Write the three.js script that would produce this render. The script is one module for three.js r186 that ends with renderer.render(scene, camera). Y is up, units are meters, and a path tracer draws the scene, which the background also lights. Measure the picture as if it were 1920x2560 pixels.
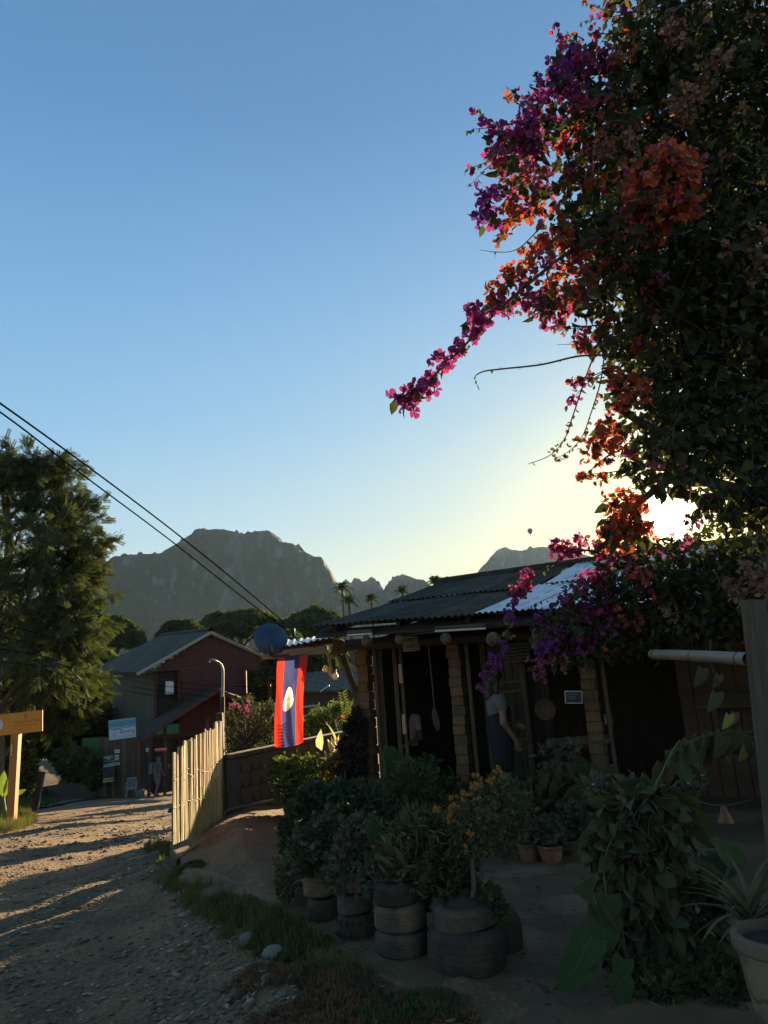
import * as THREE from 'three';
import { mergeGeometries, mergeVertices } from 'three/addons/utils/BufferGeometryUtils.js';
import { RoundedBoxGeometry } from 'three/addons/geometries/RoundedBoxGeometry.js';
import { MarchingCubes } from 'three/addons/objects/MarchingCubes.js';

// ---------- camera, sky, sun, exposure ----------
const V = (x, y, z) => new THREE.Vector3(x, y, z);
const FOCAL = 1775, PW = 1920, PH = 2560, PITCH = 0.225, ROLL = -0.068;
const scene = new THREE.Scene();
const camera = new THREE.PerspectiveCamera(2 * Math.atan(PH / 2 / FOCAL) * 180 / Math.PI, PW / PH, 0.05, 30000);
camera.position.set(0, 1.65, 0);
camera.rotation.set(PITCH, 0, ROLL, 'YXZ');
camera.updateMatrixWorld(true);
const EXPOSURE = 4.5;
const SUN_I = 5;

// a point on the sight line of a photograph pixel at a distance ahead of the camera (design aid: things get real places)
function at(px, py, d) {
  const v = V((px - PW / 2) / FOCAL, (PH / 2 - py) / FOCAL, -1).applyQuaternion(camera.quaternion);
  return v.multiplyScalar(d / -v.z).add(camera.position);
}
const pxSize = (n, p) => n / FOCAL * -p.clone().applyMatrix4(camera.matrixWorldInverse).z;
function toPx(p) { const q = p.clone().project(camera); return [(q.x + 1) / 2 * PW, (1 - q.y) / 2 * PH]; }

const sunDir = at(1672, 1288, 10).sub(camera.position).normalize();
const clamp = (x, a = 0, b = 1) => Math.min(b, Math.max(a, x));
const lerp = (a, b, t) => a + (b - a) * t;
const smooth = (a, b, x) => { const t = clamp((x - a) / (b - a)); return t * t * (3 - 2 * t); };

// ---------- random and noise ----------
function rng(seed) { let s = seed >>> 0; return () => { s = (s + 0x6d2b79f5) | 0; let t = Math.imul(s ^ (s >>> 15), 1 | s); t = (t + Math.imul(t ^ (t >>> 7), 61 | t)) ^ t; return ((t ^ (t >>> 14)) >>> 0) / 4294967296; }; }
const hash2 = (x, y, s) => { let h = Math.imul(x, 374761393) + Math.imul(y, 668265263) + Math.imul(s, 974634777) | 0; h = Math.imul(h ^ (h >>> 13), 1274126177); h ^= h >>> 16; return (h >>> 0) / 4294967296; };
function vnoise(x, y, p = 0, s = 1) {           // value noise, tiling every p cells when p > 0
  const x0 = Math.floor(x), y0 = Math.floor(y), fx = x - x0, fy = y - y0, u = fx * fx * (3 - 2 * fx), v = fy * fy * (3 - 2 * fy);
  const w = (i) => (p ? ((i % p) + p) % p : i);
  return lerp(lerp(hash2(w(x0), w(y0), s), hash2(w(x0 + 1), w(y0), s), u), lerp(hash2(w(x0), w(y0 + 1), s), hash2(w(x0 + 1), w(y0 + 1), s), u), v);
}
function fbm(x, y, o = 4, p = 0, s = 1) { let a = 0.5, t = 0, n = 0; for (let i = 0; i < o; i++) { t += a * vnoise(x, y, p, s + i); n += a; a *= 0.5; x *= 2; y *= 2; p *= 2; } return t / n; }

function skyTexture() {
  const w = 1024, h = 512, data = new Float32Array(w * h * 4), stops = [
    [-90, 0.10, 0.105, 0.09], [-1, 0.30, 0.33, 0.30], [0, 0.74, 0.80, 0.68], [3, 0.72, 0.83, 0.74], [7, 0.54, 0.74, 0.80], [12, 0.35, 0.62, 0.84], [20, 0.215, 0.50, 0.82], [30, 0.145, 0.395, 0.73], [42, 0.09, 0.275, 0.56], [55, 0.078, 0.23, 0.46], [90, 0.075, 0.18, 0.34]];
  for (let j = 0; j < h; j++) {
    const e = ((j + 0.5) / h - 0.5) * Math.PI, ed = e * 180 / Math.PI, y = Math.sin(e);
    let k = 0; while (k < stops.length - 2 && ed > stops[k + 1][0]) k++;
    const t = clamp((ed - stops[k][0]) / (stops[k + 1][0] - stops[k][0])), base = [1, 2, 3].map((c) => lerp(stops[k][c], stops[k + 1][c], t));
    for (let i = 0; i < w; i++) {
      const a = ((i + 0.5) / w - 0.5) * 2 * Math.PI, x = Math.cos(a) * Math.cos(e), z = Math.sin(a) * Math.cos(e);
      const g = Math.acos(clamp(x * sunDir.x + y * sunDir.y + z * sunDir.z, -1, 1)) * 180 / Math.PI;
      const wide = Math.exp(-g / 20) * Math.exp(-Math.max(0, ed - 5) / 20), mid = Math.exp(-g / 4.6), near = Math.exp(-((g / 1.5) ** 2)), o = (j * w + i) * 4;
      const add = [1.15 * wide + 1.6 * mid + 16 * near, 0.66 * wide + 1.2 * mid + 13 * near, 0.05 * wide + 0.3 * mid + 8 * near];
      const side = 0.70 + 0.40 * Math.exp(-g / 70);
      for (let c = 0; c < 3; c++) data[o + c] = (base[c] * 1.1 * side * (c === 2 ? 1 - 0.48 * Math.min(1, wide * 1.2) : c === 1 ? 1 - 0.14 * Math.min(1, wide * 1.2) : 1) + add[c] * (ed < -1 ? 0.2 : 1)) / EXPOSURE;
      data[o + 3] = 1;
    }
  }
  const t = new THREE.DataTexture(data, w, h, THREE.RGBAFormat, THREE.FloatType);
  t.mapping = THREE.EquirectangularReflectionMapping; t.magFilter = THREE.LinearFilter; t.needsUpdate = true;
  return t;
}
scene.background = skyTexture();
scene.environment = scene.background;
const sun = new THREE.DirectionalLight(new THREE.Color().setRGB(1, 0.74, 0.42), SUN_I);
sun.name = 'sun';
sun.position.copy(sunDir).multiplyScalar(80).add(V(-2, 0, -12)); sun.target.position.set(-2, 0, -12);
sun.castShadow = true; sun.shadow.mapSize.set(2048, 2048);
Object.assign(sun.shadow.camera, { left: -45, right: 45, top: 40, bottom: -40, near: 1, far: 260 });
scene.add(sun, sun.target);
scene.fog = new THREE.FogExp2(new THREE.Color().setRGB(0.52, 0.76, 1.0), 0.000062);

const renderer = new THREE.WebGLRenderer({ antialias: true });
renderer.toneMapping = THREE.LinearToneMapping; renderer.toneMappingExposure = EXPOSURE;
renderer.shadowMap.enabled = true; renderer.shadowMap.type = THREE.PCFSoftShadowMap;

// ---------- naming ----------
const used = {};
function numbered(n) { const b = n.replace(/_\d{3}$/, ''); used[b] = (used[b] ?? -1) + 1; return used[b] ? b + '_' + String(used[b]).padStart(3, '0') : b; }
function tag(o, label, category, group) { if (label) o.userData.label = label; if (category) o.userData.category = category; if (group) o.userData.group = group; return o; }
function thing(name, label, category, pos = V(0, 0, 0), turn = 0, group) {
  const o = new THREE.Group(); o.name = numbered(name); o.position.copy(pos); o.rotation.y = turn; scene.add(o);
  return tag(o, label, category, group);
}
function part(name, geo, mat, parent, kind) {
  const m = new THREE.Mesh(geo, mat); m.name = parent === scene ? numbered(name) : name; m.castShadow = m.receiveShadow = true;
  if (kind) m.userData.kind = kind;
  parent.add(m); return m;
}
function swarm(name, geo, mat, list, parent, kind = 'stuff') {      // list of { m: Matrix4, c?: Color }
  const o = new THREE.InstancedMesh(geo, mat, list.length); o.name = parent === scene ? numbered(name) : name; o.castShadow = o.receiveShadow = true;
  list.forEach((e, i) => { o.setMatrixAt(i, e.m); if (e.c) o.setColorAt(i, e.c); });
  if (kind) o.userData.kind = kind;
  parent.add(o); return o;
}

// ---------- geometry helpers ----------
function flat(list) { return mergeGeometries(list.map((g) => { const h = g.index ? g.toNonIndexed() : g.clone(); for (const k of Object.keys(h.attributes)) if (!['position', 'normal', 'uv'].includes(k)) h.deleteAttribute(k); if (!h.attributes.uv) h.setAttribute('uv', new THREE.BufferAttribute(new Float32Array(h.attributes.position.count * 2), 2)); if (!h.attributes.normal) h.computeVertexNormals(); return h; })); }
function box(w, h, d, x = 0, y = 0, z = 0) { const g = new THREE.BoxGeometry(w, h, d); boxUv(g, w, h, d); return g.translate(x, y, z); }
function boxUv(g, w, h, d) {
  const p = g.attributes.position, n = g.attributes.normal, uv = g.attributes.uv;
  for (let i = 0; i < p.count; i++) {
    const ax = Math.abs(n.getX(i)), ay = Math.abs(n.getY(i));
    if (ax > 0.7) uv.setXY(i, p.getZ(i), p.getY(i)); else if (ay > 0.7) uv.setXY(i, p.getX(i), p.getZ(i)); else uv.setXY(i, p.getX(i), p.getY(i));
  }
}
function rbox(w, h, d, r = 0.008, s = 1) { const g = new RoundedBoxGeometry(w, h, d, s, Math.min(r, w / 2.1, h / 2.1, d / 2.1)); boxUv(g, w, h, d); return g; }
// a beam with square section between two points
function beam(a, b, w, h = w, roll = 0) {
  const dir = b.clone().sub(a), L = dir.length(), g = rbox(w, L, h, 0.006);
  const q = new THREE.Quaternion().setFromUnitVectors(V(0, 1, 0), dir.normalize());
  return g.rotateY(roll).applyQuaternion(q).translate(...a.clone().add(b).multiplyScalar(0.5).toArray());
}
// a tapered tube along points
function tube(pts, r0, r1 = r0, radial = 6, seg = 0) {
  const c = new THREE.CatmullRomCurve3(pts), n = seg || Math.max(2, (pts.length - 1) * 4), fr = c.computeFrenetFrames(n), pos = [], nor = [], uv = [], idx = [], L = c.getLength();
  for (let i = 0; i <= n; i++) {
    const t = i / n, p = c.getPoint(t), r = lerp(r0, r1, t);
    for (let j = 0; j <= radial; j++) {
      const a = j / radial * 2 * Math.PI, q = fr.normals[i].clone().multiplyScalar(Math.cos(a)).addScaledVector(fr.binormals[i], Math.sin(a));
      pos.push(p.x + q.x * r, p.y + q.y * r, p.z + q.z * r); nor.push(q.x, q.y, q.z); uv.push(j / radial * 2 * Math.PI * r0, t * L);
    }
  }
  for (let i = 0; i < n; i++) for (let j = 0; j < radial; j++) { const a = i * (radial + 1) + j, b = a + radial + 1; idx.push(a, a + 1, b, b, a + 1, b + 1); }
  return raw(pos, idx, uv, nor);
}
function raw(pos, idx, uv, nor) {
  const g = new THREE.BufferGeometry(); g.setAttribute('position', new THREE.Float32BufferAttribute(pos, 3));
  g.setAttribute('uv', new THREE.Float32BufferAttribute(uv ?? new Array(pos.length / 3 * 2).fill(0), 2)); g.setIndex(idx);
  if (nor) g.setAttribute('normal', new THREE.Float32BufferAttribute(nor, 3)); else g.computeVertexNormals();
  return g;
}
// a slab from four corners (counter-clockwise seen from its front), thickness along -normal
function slab(a, b, c, d, t = 0.03) {
  const n = b.clone().sub(a).cross(d.clone().sub(a)).normalize().multiplyScalar(-t), P = [a, b, c, d, ...[a, b, c, d].map((p) => p.clone().add(n))], pos = [], uv = [], idx = [];
  const U = b.clone().sub(a).normalize(), W = d.clone().sub(a).normalize();
  const face = (i, j, k, l) => { const o = pos.length / 3; for (const q of [i, j, k, l]) { pos.push(P[q].x, P[q].y, P[q].z); const r = P[q].clone().sub(a); uv.push(r.dot(U), r.dot(W) + (q > 3 ? t : 0)); } idx.push(o, o + 1, o + 2, o, o + 2, o + 3); };
  face(0, 1, 2, 3); face(7, 6, 5, 4); face(0, 4, 5, 1); face(1, 5, 6, 2); face(2, 6, 7, 3); face(3, 7, 4, 0);
  return raw(pos, idx, uv);
}
const at0 = (g, p) => g.translate(-p.x, -p.y, -p.z);
function lathe(profile, seg = 24) { const g = new THREE.LatheGeometry(profile.map(([r, y]) => new THREE.Vector2(Math.max(r, 1e-4), y)), seg); const uv = g.attributes.uv, p = g.attributes.position; const R = Math.max(...profile.map((q) => q[0])); for (let i = 0; i < uv.count; i++) uv.setXY(i, uv.getX(i) * 2 * Math.PI * R, p.getY(i)); return g; }

// ---------- textures ----------
const toByte = (x) => { x = clamp(x); return Math.round(255 * (x <= 0.0031308 ? 12.92 * x : 1.055 * x ** (1 / 2.4) - 0.055)); };
function texture(size, fn, repeat = 1, linearData = false) {
  const d = new Uint8Array(size * size * 4);
  for (let j = 0; j < size; j++) for (let i = 0; i < size; i++) { const c = fn(i / size, j / size), o = (j * size + i) * 4; for (let k = 0; k < 3; k++) d[o + k] = linearData ? Math.round(255 * clamp(c[k] ?? c)) : toByte(c[k]); d[o + 3] = 255; }
  const t = new THREE.DataTexture(d, size, size, THREE.RGBAFormat); t.magFilter = THREE.LinearFilter; t.wrapS = t.wrapT = THREE.RepeatWrapping; t.repeat.set(...[].concat(repeat, repeat).slice(0, 2));
  t.colorSpace = linearData ? THREE.NoColorSpace : THREE.SRGBColorSpace; t.needsUpdate = true; return t;
}
const mixc = (a, b, t) => a.map((x, i) => lerp(x, b[i], t));
const dirtTex = texture(512, (u, v) => { const a = fbm(u * 6, v * 6, 6, 6, 3), b = fbm(u * 24, v * 24, 4, 24, 9), c = vnoise(u * 128, v * 128, 128, 5); return mixc(mixc([0.095, 0.052, 0.02], [0.20, 0.118, 0.048], smooth(0.3, 0.7, a)), c > 0.75 ? [0.21, 0.14, 0.075] : [0.06, 0.035, 0.015], 0.15 + 0.4 * b); }, 0.4);
const dirtBump = texture(512, (u, v) => [0.6 * fbm(u * 16, v * 16, 5, 16, 3) + 0.4 * vnoise(u * 128, v * 128, 128, 5)], 0.4, true);
const concTex = texture(512, (u, v) => { const a = fbm(u * 5, v * 5, 6, 5, 13), b = fbm(u * 40, v * 40, 3, 40, 19), s = smooth(0.56, 0.66, fbm(u * 9, v * 9, 4, 9, 33)); return mixc(mixc([0.115, 0.065, 0.029], [0.205, 0.125, 0.06], smooth(0.3, 0.7, a)), [0.06, 0.036, 0.016], Math.max(0.5 * s + 0.25 * b, Math.abs(fbm(u * 4, v * 4, 4, 4, 43) - 0.5) < 0.0045 ? 0.9 : 0)); }, 0.33);
const concBump = texture(256, (u, v) => [fbm(u * 24, v * 24, 4, 24, 7)], 1, true);
const woodTex = (dark, light, seed) => texture(256, (u, v) => { const g = fbm(u * 26, v * 3, 4, 0, seed), k = fbm(u * 64, v * 6, 2, 0, seed + 4), s = smooth(0.55, 0.75, fbm(u * 5, v * 5, 3, 5, seed + 8)); return mixc(mixc(dark, light, g), dark.map((x) => x * 0.6), 0.35 * k + 0.3 * s); });
const grainBump = texture(256, (u, v) => [fbm(u * 40, v * 3, 4, 0, 71)], 1, true);
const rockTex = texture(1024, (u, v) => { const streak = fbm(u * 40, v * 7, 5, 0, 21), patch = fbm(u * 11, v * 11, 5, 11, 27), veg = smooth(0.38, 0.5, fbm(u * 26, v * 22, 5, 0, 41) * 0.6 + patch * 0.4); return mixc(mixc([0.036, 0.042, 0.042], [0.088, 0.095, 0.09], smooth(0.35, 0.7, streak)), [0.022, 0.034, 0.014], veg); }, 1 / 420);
const rockBump = texture(512, (u, v) => [0.6 * fbm(u * 30, v * 8, 5, 0, 23) + 0.4 * fbm(u * 40, v * 40, 4, 40, 29)], 1 / 420, true);
const rustTex = texture(256, (u, v) => { const a = fbm(u * 5, v * 5, 5, 5, 51), b = fbm(u * 30, v * 8, 4, 0, 55); return mixc([0.026, 0.021, 0.015], [0.056, 0.038, 0.024], smooth(0.42, 0.62, a * 0.6 + b * 0.4)); });
const clayTex = texture(256, (u, v) => { const a = fbm(u * 6, v * 6, 5, 6, 61), b = fbm(u * 40, v * 40, 3, 40, 65); return mixc(mixc([0.17, 0.065, 0.03], [0.27, 0.12, 0.062], smooth(0.3, 0.7, a)), [0.20, 0.15, 0.11], 0.4 * smooth(0.5, 0.7, b)); }, 2);
const blockTex = texture(256, (u, v) => { const a = fbm(u * 5, v * 5, 5, 5, 81), b = fbm(u * 48, v * 48, 3, 48, 85); return mixc(mixc([0.05, 0.045, 0.036], [0.10, 0.085, 0.066], a), mixc([0.025, 0.03, 0.012], [0.035, 0.028, 0.02], b), smooth(0.45, 0.65, fbm(u * 7, v * 4, 4, 0, 88))); }, 1.3);
const brickTex = texture(256, (u, v) => { const a = fbm(u * 8, v * 8, 5, 8, 91), b = fbm(u * 50, v * 50, 3, 50, 95); return mixc(mixc([0.15, 0.075, 0.038], [0.25, 0.15, 0.08], a), [0.11, 0.075, 0.05], 0.5 * b); }, 3);
const bambooTex = texture(256, (u, v) => { const a = fbm(u * 30, v * 2, 4, 0, 101), b = fbm(u * 4, v * 3, 4, 0, 105); return mixc(mixc([0.44, 0.30, 0.13], [0.68, 0.53, 0.28], a), [0.30, 0.21, 0.09], smooth(0.5, 0.75, b) * 0.6); });
const mossTex = texture(256, (u, v) => { const a = fbm(u * 30, v * 2, 4, 0, 101), m = fbm(u * 36, v * 7, 5, 0, 111); return mixc(mixc([0.42, 0.30, 0.12], [0.6, 0.47, 0.24], a), [0.10, 0.15, 0.02], smooth(0.42, 0.56, m)); });
const foldTex = texture(256, (u, v) => [fbm(u * 6 + v * 2.5, v * 2.2, 4, 0, 121)], 1, true);

const mudTex = texture(256, (u, v) => { const a = fbm(u * 6, v * 6, 5, 6, 131), b = fbm(u * 50, v * 50, 3, 50, 133); return mixc(mixc([0.03, 0.024, 0.019], [0.05, 0.04, 0.03], b), [0.12, 0.08, 0.045], smooth(0.5, 0.7, a) * (0.3 + 0.6 * b)); }, 0.9);
const veinTex = texture(128, (u, v) => { const s = Math.abs(u - 0.5), k = v * 7 - s * 4.5, f = k - Math.floor(k), w = s < 0.035 ? 1 : f < 0.13 ? 0.75 : 0; const m = 0.62 + 0.14 * fbm(u * 9, v * 9, 3, 9, 137); return mixc([m, m, m * 0.95], [1, 1, 0.8], w * 0.8); });
const std = (o) => new THREE.MeshStandardMaterial(o), phys = (o) => new THREE.MeshPhysicalMaterial(o), lin = (r, g, b) => new THREE.Color().setRGB(r, g, b);
const M = {
  dirt: std({ map: dirtTex, bumpMap: dirtBump, bumpScale: 0.03, roughness: 0.95 }),
  field: std({ color: lin(0.06, 0.075, 0.025), roughness: 1 }),
  concrete: std({ map: concTex, bumpMap: concBump, bumpScale: 0.004, roughness: 0.9 }),
  asphalt: std({ map: concTex, color: lin(0.55, 0.55, 0.56), roughness: 0.9 }),
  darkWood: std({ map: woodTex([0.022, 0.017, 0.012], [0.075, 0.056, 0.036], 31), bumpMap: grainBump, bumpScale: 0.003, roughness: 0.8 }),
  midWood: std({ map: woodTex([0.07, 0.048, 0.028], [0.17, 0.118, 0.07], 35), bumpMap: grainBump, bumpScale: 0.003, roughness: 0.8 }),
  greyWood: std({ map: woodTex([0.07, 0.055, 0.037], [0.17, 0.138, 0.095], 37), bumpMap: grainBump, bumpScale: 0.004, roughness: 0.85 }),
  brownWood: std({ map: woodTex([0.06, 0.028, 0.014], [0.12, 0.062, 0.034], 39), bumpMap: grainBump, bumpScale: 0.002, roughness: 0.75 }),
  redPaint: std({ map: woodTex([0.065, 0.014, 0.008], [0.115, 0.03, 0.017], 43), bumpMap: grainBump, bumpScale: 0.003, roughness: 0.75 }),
  roofDark: std({ map: rustTex, roughness: 0.95, bumpMap: grainBump, bumpScale: 0.004 }),
  roofs: [[1, 1, 1], [0.7, 0.68, 0.6], [1.45, 1.3, 1.1], [0.85, 1.0, 0.6]].map((c) => std({ map: rustTex, color: lin(...c), roughness: 0.95, bumpMap: grainBump, bumpScale: 0.006 })),
  zinc: std({ map: texture(256, (u, v) => { const a = fbm(u * 8, v * 8, 4, 8, 151), s = smooth(0.6, 0.75, fbm(u * 40, v * 3, 3, 0, 155)); return mixc(mixc([0.38, 0.42, 0.46], [0.56, 0.60, 0.64], a), [0.25, 0.18, 0.12], 0.5 * s); }), roughness: 0.42, metalness: 0.75 }),
  steel: std({ color: lin(0.22, 0.21, 0.2), roughness: 0.4, metalness: 0.8 }),
  rustPipe: std({ map: rustTex, color: lin(1.3, 0.9, 0.7), roughness: 0.8 }),
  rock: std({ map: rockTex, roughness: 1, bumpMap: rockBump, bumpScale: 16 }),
  clay: std({ map: clayTex, roughness: 0.85, bumpMap: concBump, bumpScale: 0.002 }),
  block: std({ map: blockTex, bumpMap: concBump, bumpScale: 0.004, roughness: 0.95 }),
  mortar: std({ color: lin(0.075, 0.065, 0.05), roughness: 1, bumpMap: concBump, bumpScale: 0.004 }),
  bricks: [[0.8, 0.78, 0.66], [0.68, 0.62, 0.54], [0.88, 0.82, 0.68], [0.72, 0.74, 0.6]].map((c) => std({ map: brickTex, color: lin(...c), roughness: 0.9, bumpMap: concBump, bumpScale: 0.003 })),
  bamboo: [[1, 1, 1], [0.86, 0.84, 0.8], [1.12, 1.08, 1.02], [0.78, 0.74, 0.7]].map((c) => std({ map: bambooTex, color: lin(...c), roughness: 0.55 })),
  moss: [[1, 1, 1], [0.85, 0.9, 0.8]].map((c) => std({ map: mossTex, color: lin(...c), roughness: 0.7 })),
  rubber: [[0.6, 0.55, 0.5], [1, 1, 1], [1.7, 1.55, 1.4]].map((c) => std({ map: mudTex, color: lin(...c), roughness: 0.85, bumpMap: concBump, bumpScale: 0.005 })),
  soil: std({ color: lin(0.045, 0.03, 0.02), roughness: 1, bumpMap: dirtBump, bumpScale: 0.01 }),
  bark: std({ map: woodTex([0.05, 0.04, 0.028], [0.16, 0.13, 0.095], 47), roughness: 0.95, bumpMap: grainBump, bumpScale: 0.01 }),
  darkTwig: std({ color: lin(0.028, 0.02, 0.012), roughness: 1 }), twig: std({ color: lin(0.075, 0.05, 0.03), roughness: 0.9 }), greenStem: std({ color: lin(0.07, 0.10, 0.03), roughness: 0.7 }),
  black: std({ color: lin(0.02, 0.02, 0.02), roughness: 0.6 }), cable: phys({ color: lin(0.005, 0.005, 0.005), roughness: 1, specularIntensity: 0.05 }),
  white: std({ color: lin(0.7, 0.68, 0.64), roughness: 0.6 }), wicker: std({ map: woodTex([0.15, 0.10, 0.05], [0.33, 0.24, 0.13], 49), roughness: 0.8 }),
  green: std({ color: lin(0.05, 0.12, 0.03), roughness: 0.7 }), teal: std({ color: lin(0.03, 0.27, 0.20), roughness: 0.6 }),
  skin: std({ color: lin(0.19, 0.11, 0.07), roughness: 0.6 }), hair: std({ color: lin(0.012, 0.01, 0.009), roughness: 0.5 }),
  glass: phys({ color: lin(0.5, 0.55, 0.58), roughness: 0.08, metalness: 0, specularIntensity: 1 }),
};
const veined = (r, g, b, tr = 0.3) => phys({ color: lin(r * 1.4, g * 1.4, b * 1.4), map: veinTex, bumpMap: veinTex, bumpScale: 0.006, roughness: 1, transmission: tr, thickness: 0, side: THREE.DoubleSide, specularIntensity: 0.6 });
const leafMat = (r, g, b, tr = 0.4, rough = 1) => phys({ color: lin(r, g, b), roughness: rough, transmission: tr, thickness: 0, side: THREE.DoubleSide, specularIntensity: 0.6 });
// ---------- ground, road, yard ----------
// the road runs level past the camera, then falls away; the yard and the shop stay level
const dropAt = (d) => (d < 8.5 ? 0 : d < 38 ? -0.115 * (d - 8.5) : -3.39);
function roadBase(d) { return (dropAt(d - 1.2) + dropAt(d) + dropAt(d + 1.2)) / 3; }
function sideOf(x, z) { const dx = x + 1.75, dz = z + 9.6; return dx * 0.87 + dz * 0.5; }     // metres to the right of the yard's far edge line
function H(x, z) { return lerp(roadBase(-z), 0, smooth(0.1, 1.6, sideOf(x, z)) * smooth(-40, -28, z)); }
const edgeXZ = [];     // filled below: the slab's ragged edge
function toEdge(x, z) { let m = 1e9; for (const [ex, ez] of edgeXZ) { const q = (x - ex) ** 2 + (z - ez) ** 2; if (q < m) m = q; } return Math.sqrt(m); }
function roadY(x, z) {
  const d = -z, n = fbm(x * 0.55, d * 0.4, 4, 0, 201) - 0.5, f = fbm(x * 3, d * 3, 3, 0, 205) - 0.5;
  const rut = Math.exp(-(((x + 2.9 + 0.1 * d) / 0.35) ** 2)) + Math.exp(-(((x + 1.4 + 0.12 * d) / 0.35) ** 2));
  return H(x, z) - 0.10 + 0.20 * n + 0.05 * f - 0.05 * rut * smooth(12, 6, d) + (edgeXZ.length && d > 2 && d < 9 ? 0.09 * smooth(0.75, 0.05, toEdge(x, z)) * (0.4 + 1.2 * vnoise(x * 4, z * 4, 0, 221)) : 0);
}
function ghit(px, py, f = H) { let p = null; for (let d = 1.5; d < 120; d *= 1.004) { p = at(px, py, d); if (p.y <= f(p.x, p.z)) return p; } return p; }

{
  const pos = [], idx = [], uv = [], na = 96, rr = [0.5, 30, 60, 100, 160, 260, 420, 700, 1200, 2000, 3500, 6000, 9000];
  rr.forEach((r, i) => { for (let j = 0; j < na; j++) { const a = j / na * 2 * Math.PI, x = Math.sin(a) * r, z = -Math.cos(a) * r; pos.push(x, (r < 50 ? -3.9 : -3.7) + (r > 250 ? 2 * (fbm(x / 300, z / 300, 3) - 0.5) : 0), z); uv.push(x / 4, z / 4); if (i) { const k = (j + 1) % na, b = (i - 1) * na; idx.push(b + j, b + k, b + na + j, b + k, b + na + k, b + na + j); } } });
  part('ground', raw(pos, idx.reverse(), uv), M.field, scene, 'structure');
}
// concrete yard: a slab whose ragged front edge meets the road
const yardEdge = [[422, 2098], [452, 2140], [470, 2185], [520, 2222], [590, 2262], [668, 2290], [735, 2330], [800, 2372], [905, 2408], [1010, 2440], [1130, 2490], [1190, 2540], [1205, 2600]].map(([x, y]) => at(x, y, 1).sub(camera.position)).map((v) => { const t = -1.6 / v.y; return V(v.x * t, 0, v.z * t); });
const edgeCurve = new THREE.CatmullRomCurve3(yardEdge);
const edgePts = edgeCurve.getPoints(160).map((p, i) => { const n = (fbm(i * 0.22, 3, 4, 0, 301) - 0.5) * 0.30 + (vnoise(i * 0.9, 5, 0, 303) - 0.5) * 0.05; return V(p.x + n, 0, p.z + n * 0.8); });
edgePts.forEach((p, k) => k % 4 || edgeXZ.push([p.x, p.z]));
const road = (() => {
  const ds = []; for (let d = -6; d < 2; d += 0.35) ds.push(d); for (let d = 2; d < 75; d += 0.03 + d * 0.011) ds.push(d);
  const nx = 200, pos = [], uv = [], idx = [];
  ds.forEach((d, i) => { for (let j = 0; j <= nx; j++) { const x = lerp(-16 - Math.max(0, d - 10) * 0.5, 9, j / nx), z = -d; pos.push(x, roadY(x, z), z); uv.push(x, z); if (i && j < nx) { const a = (i - 1) * (nx + 1) + j, b = a + nx + 1; idx.push(a, a + 1, b, a + 1, b + 1, b); } } });
  return part('road', raw(pos, idx, uv), M.dirt, scene, 'structure');
})();

{
  const s = new THREE.Shape();
  edgePts.forEach((p, i) => (i ? s.lineTo(p.x, -p.z) : s.moveTo(p.x, -p.z)));
  s.lineTo(edgePts[160].x + 0.3, -3); s.lineTo(14, -3); s.lineTo(14, 18); s.lineTo(2.0, 18); s.lineTo(-1.95, 9.75); s.lineTo(-2.25, 9.25);
  const g = new THREE.ExtrudeGeometry(s, { depth: 0.14, bevelEnabled: true, bevelSize: 0.02, bevelThickness: 0.02, bevelSegments: 2, curveSegments: 4 });
  g.rotateX(-Math.PI / 2).translate(0, -0.16 + 0.02, 0);
  const y = part('concrete_yard', g, M.concrete, scene, 'structure');
  // worn joints of the poured slabs: thin recessed-looking ridges of grout are left as real low kerbs of cement
  const j1 = at(1080, 2200, 1), j = (a, b) => { const P = [a, b].map(([x, yy]) => { const v = at(x, yy, 1).sub(camera.position), t = -1.65 / v.y; return V(v.x * t, 0.004, v.z * t); }); part('slab_joint', beam(P[0], P[1], 0.012, 0.012), M.soil, y); };
  j([1205, 2180], [1275, 2153]); j([650, 2283], [745, 2250]);
}
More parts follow.
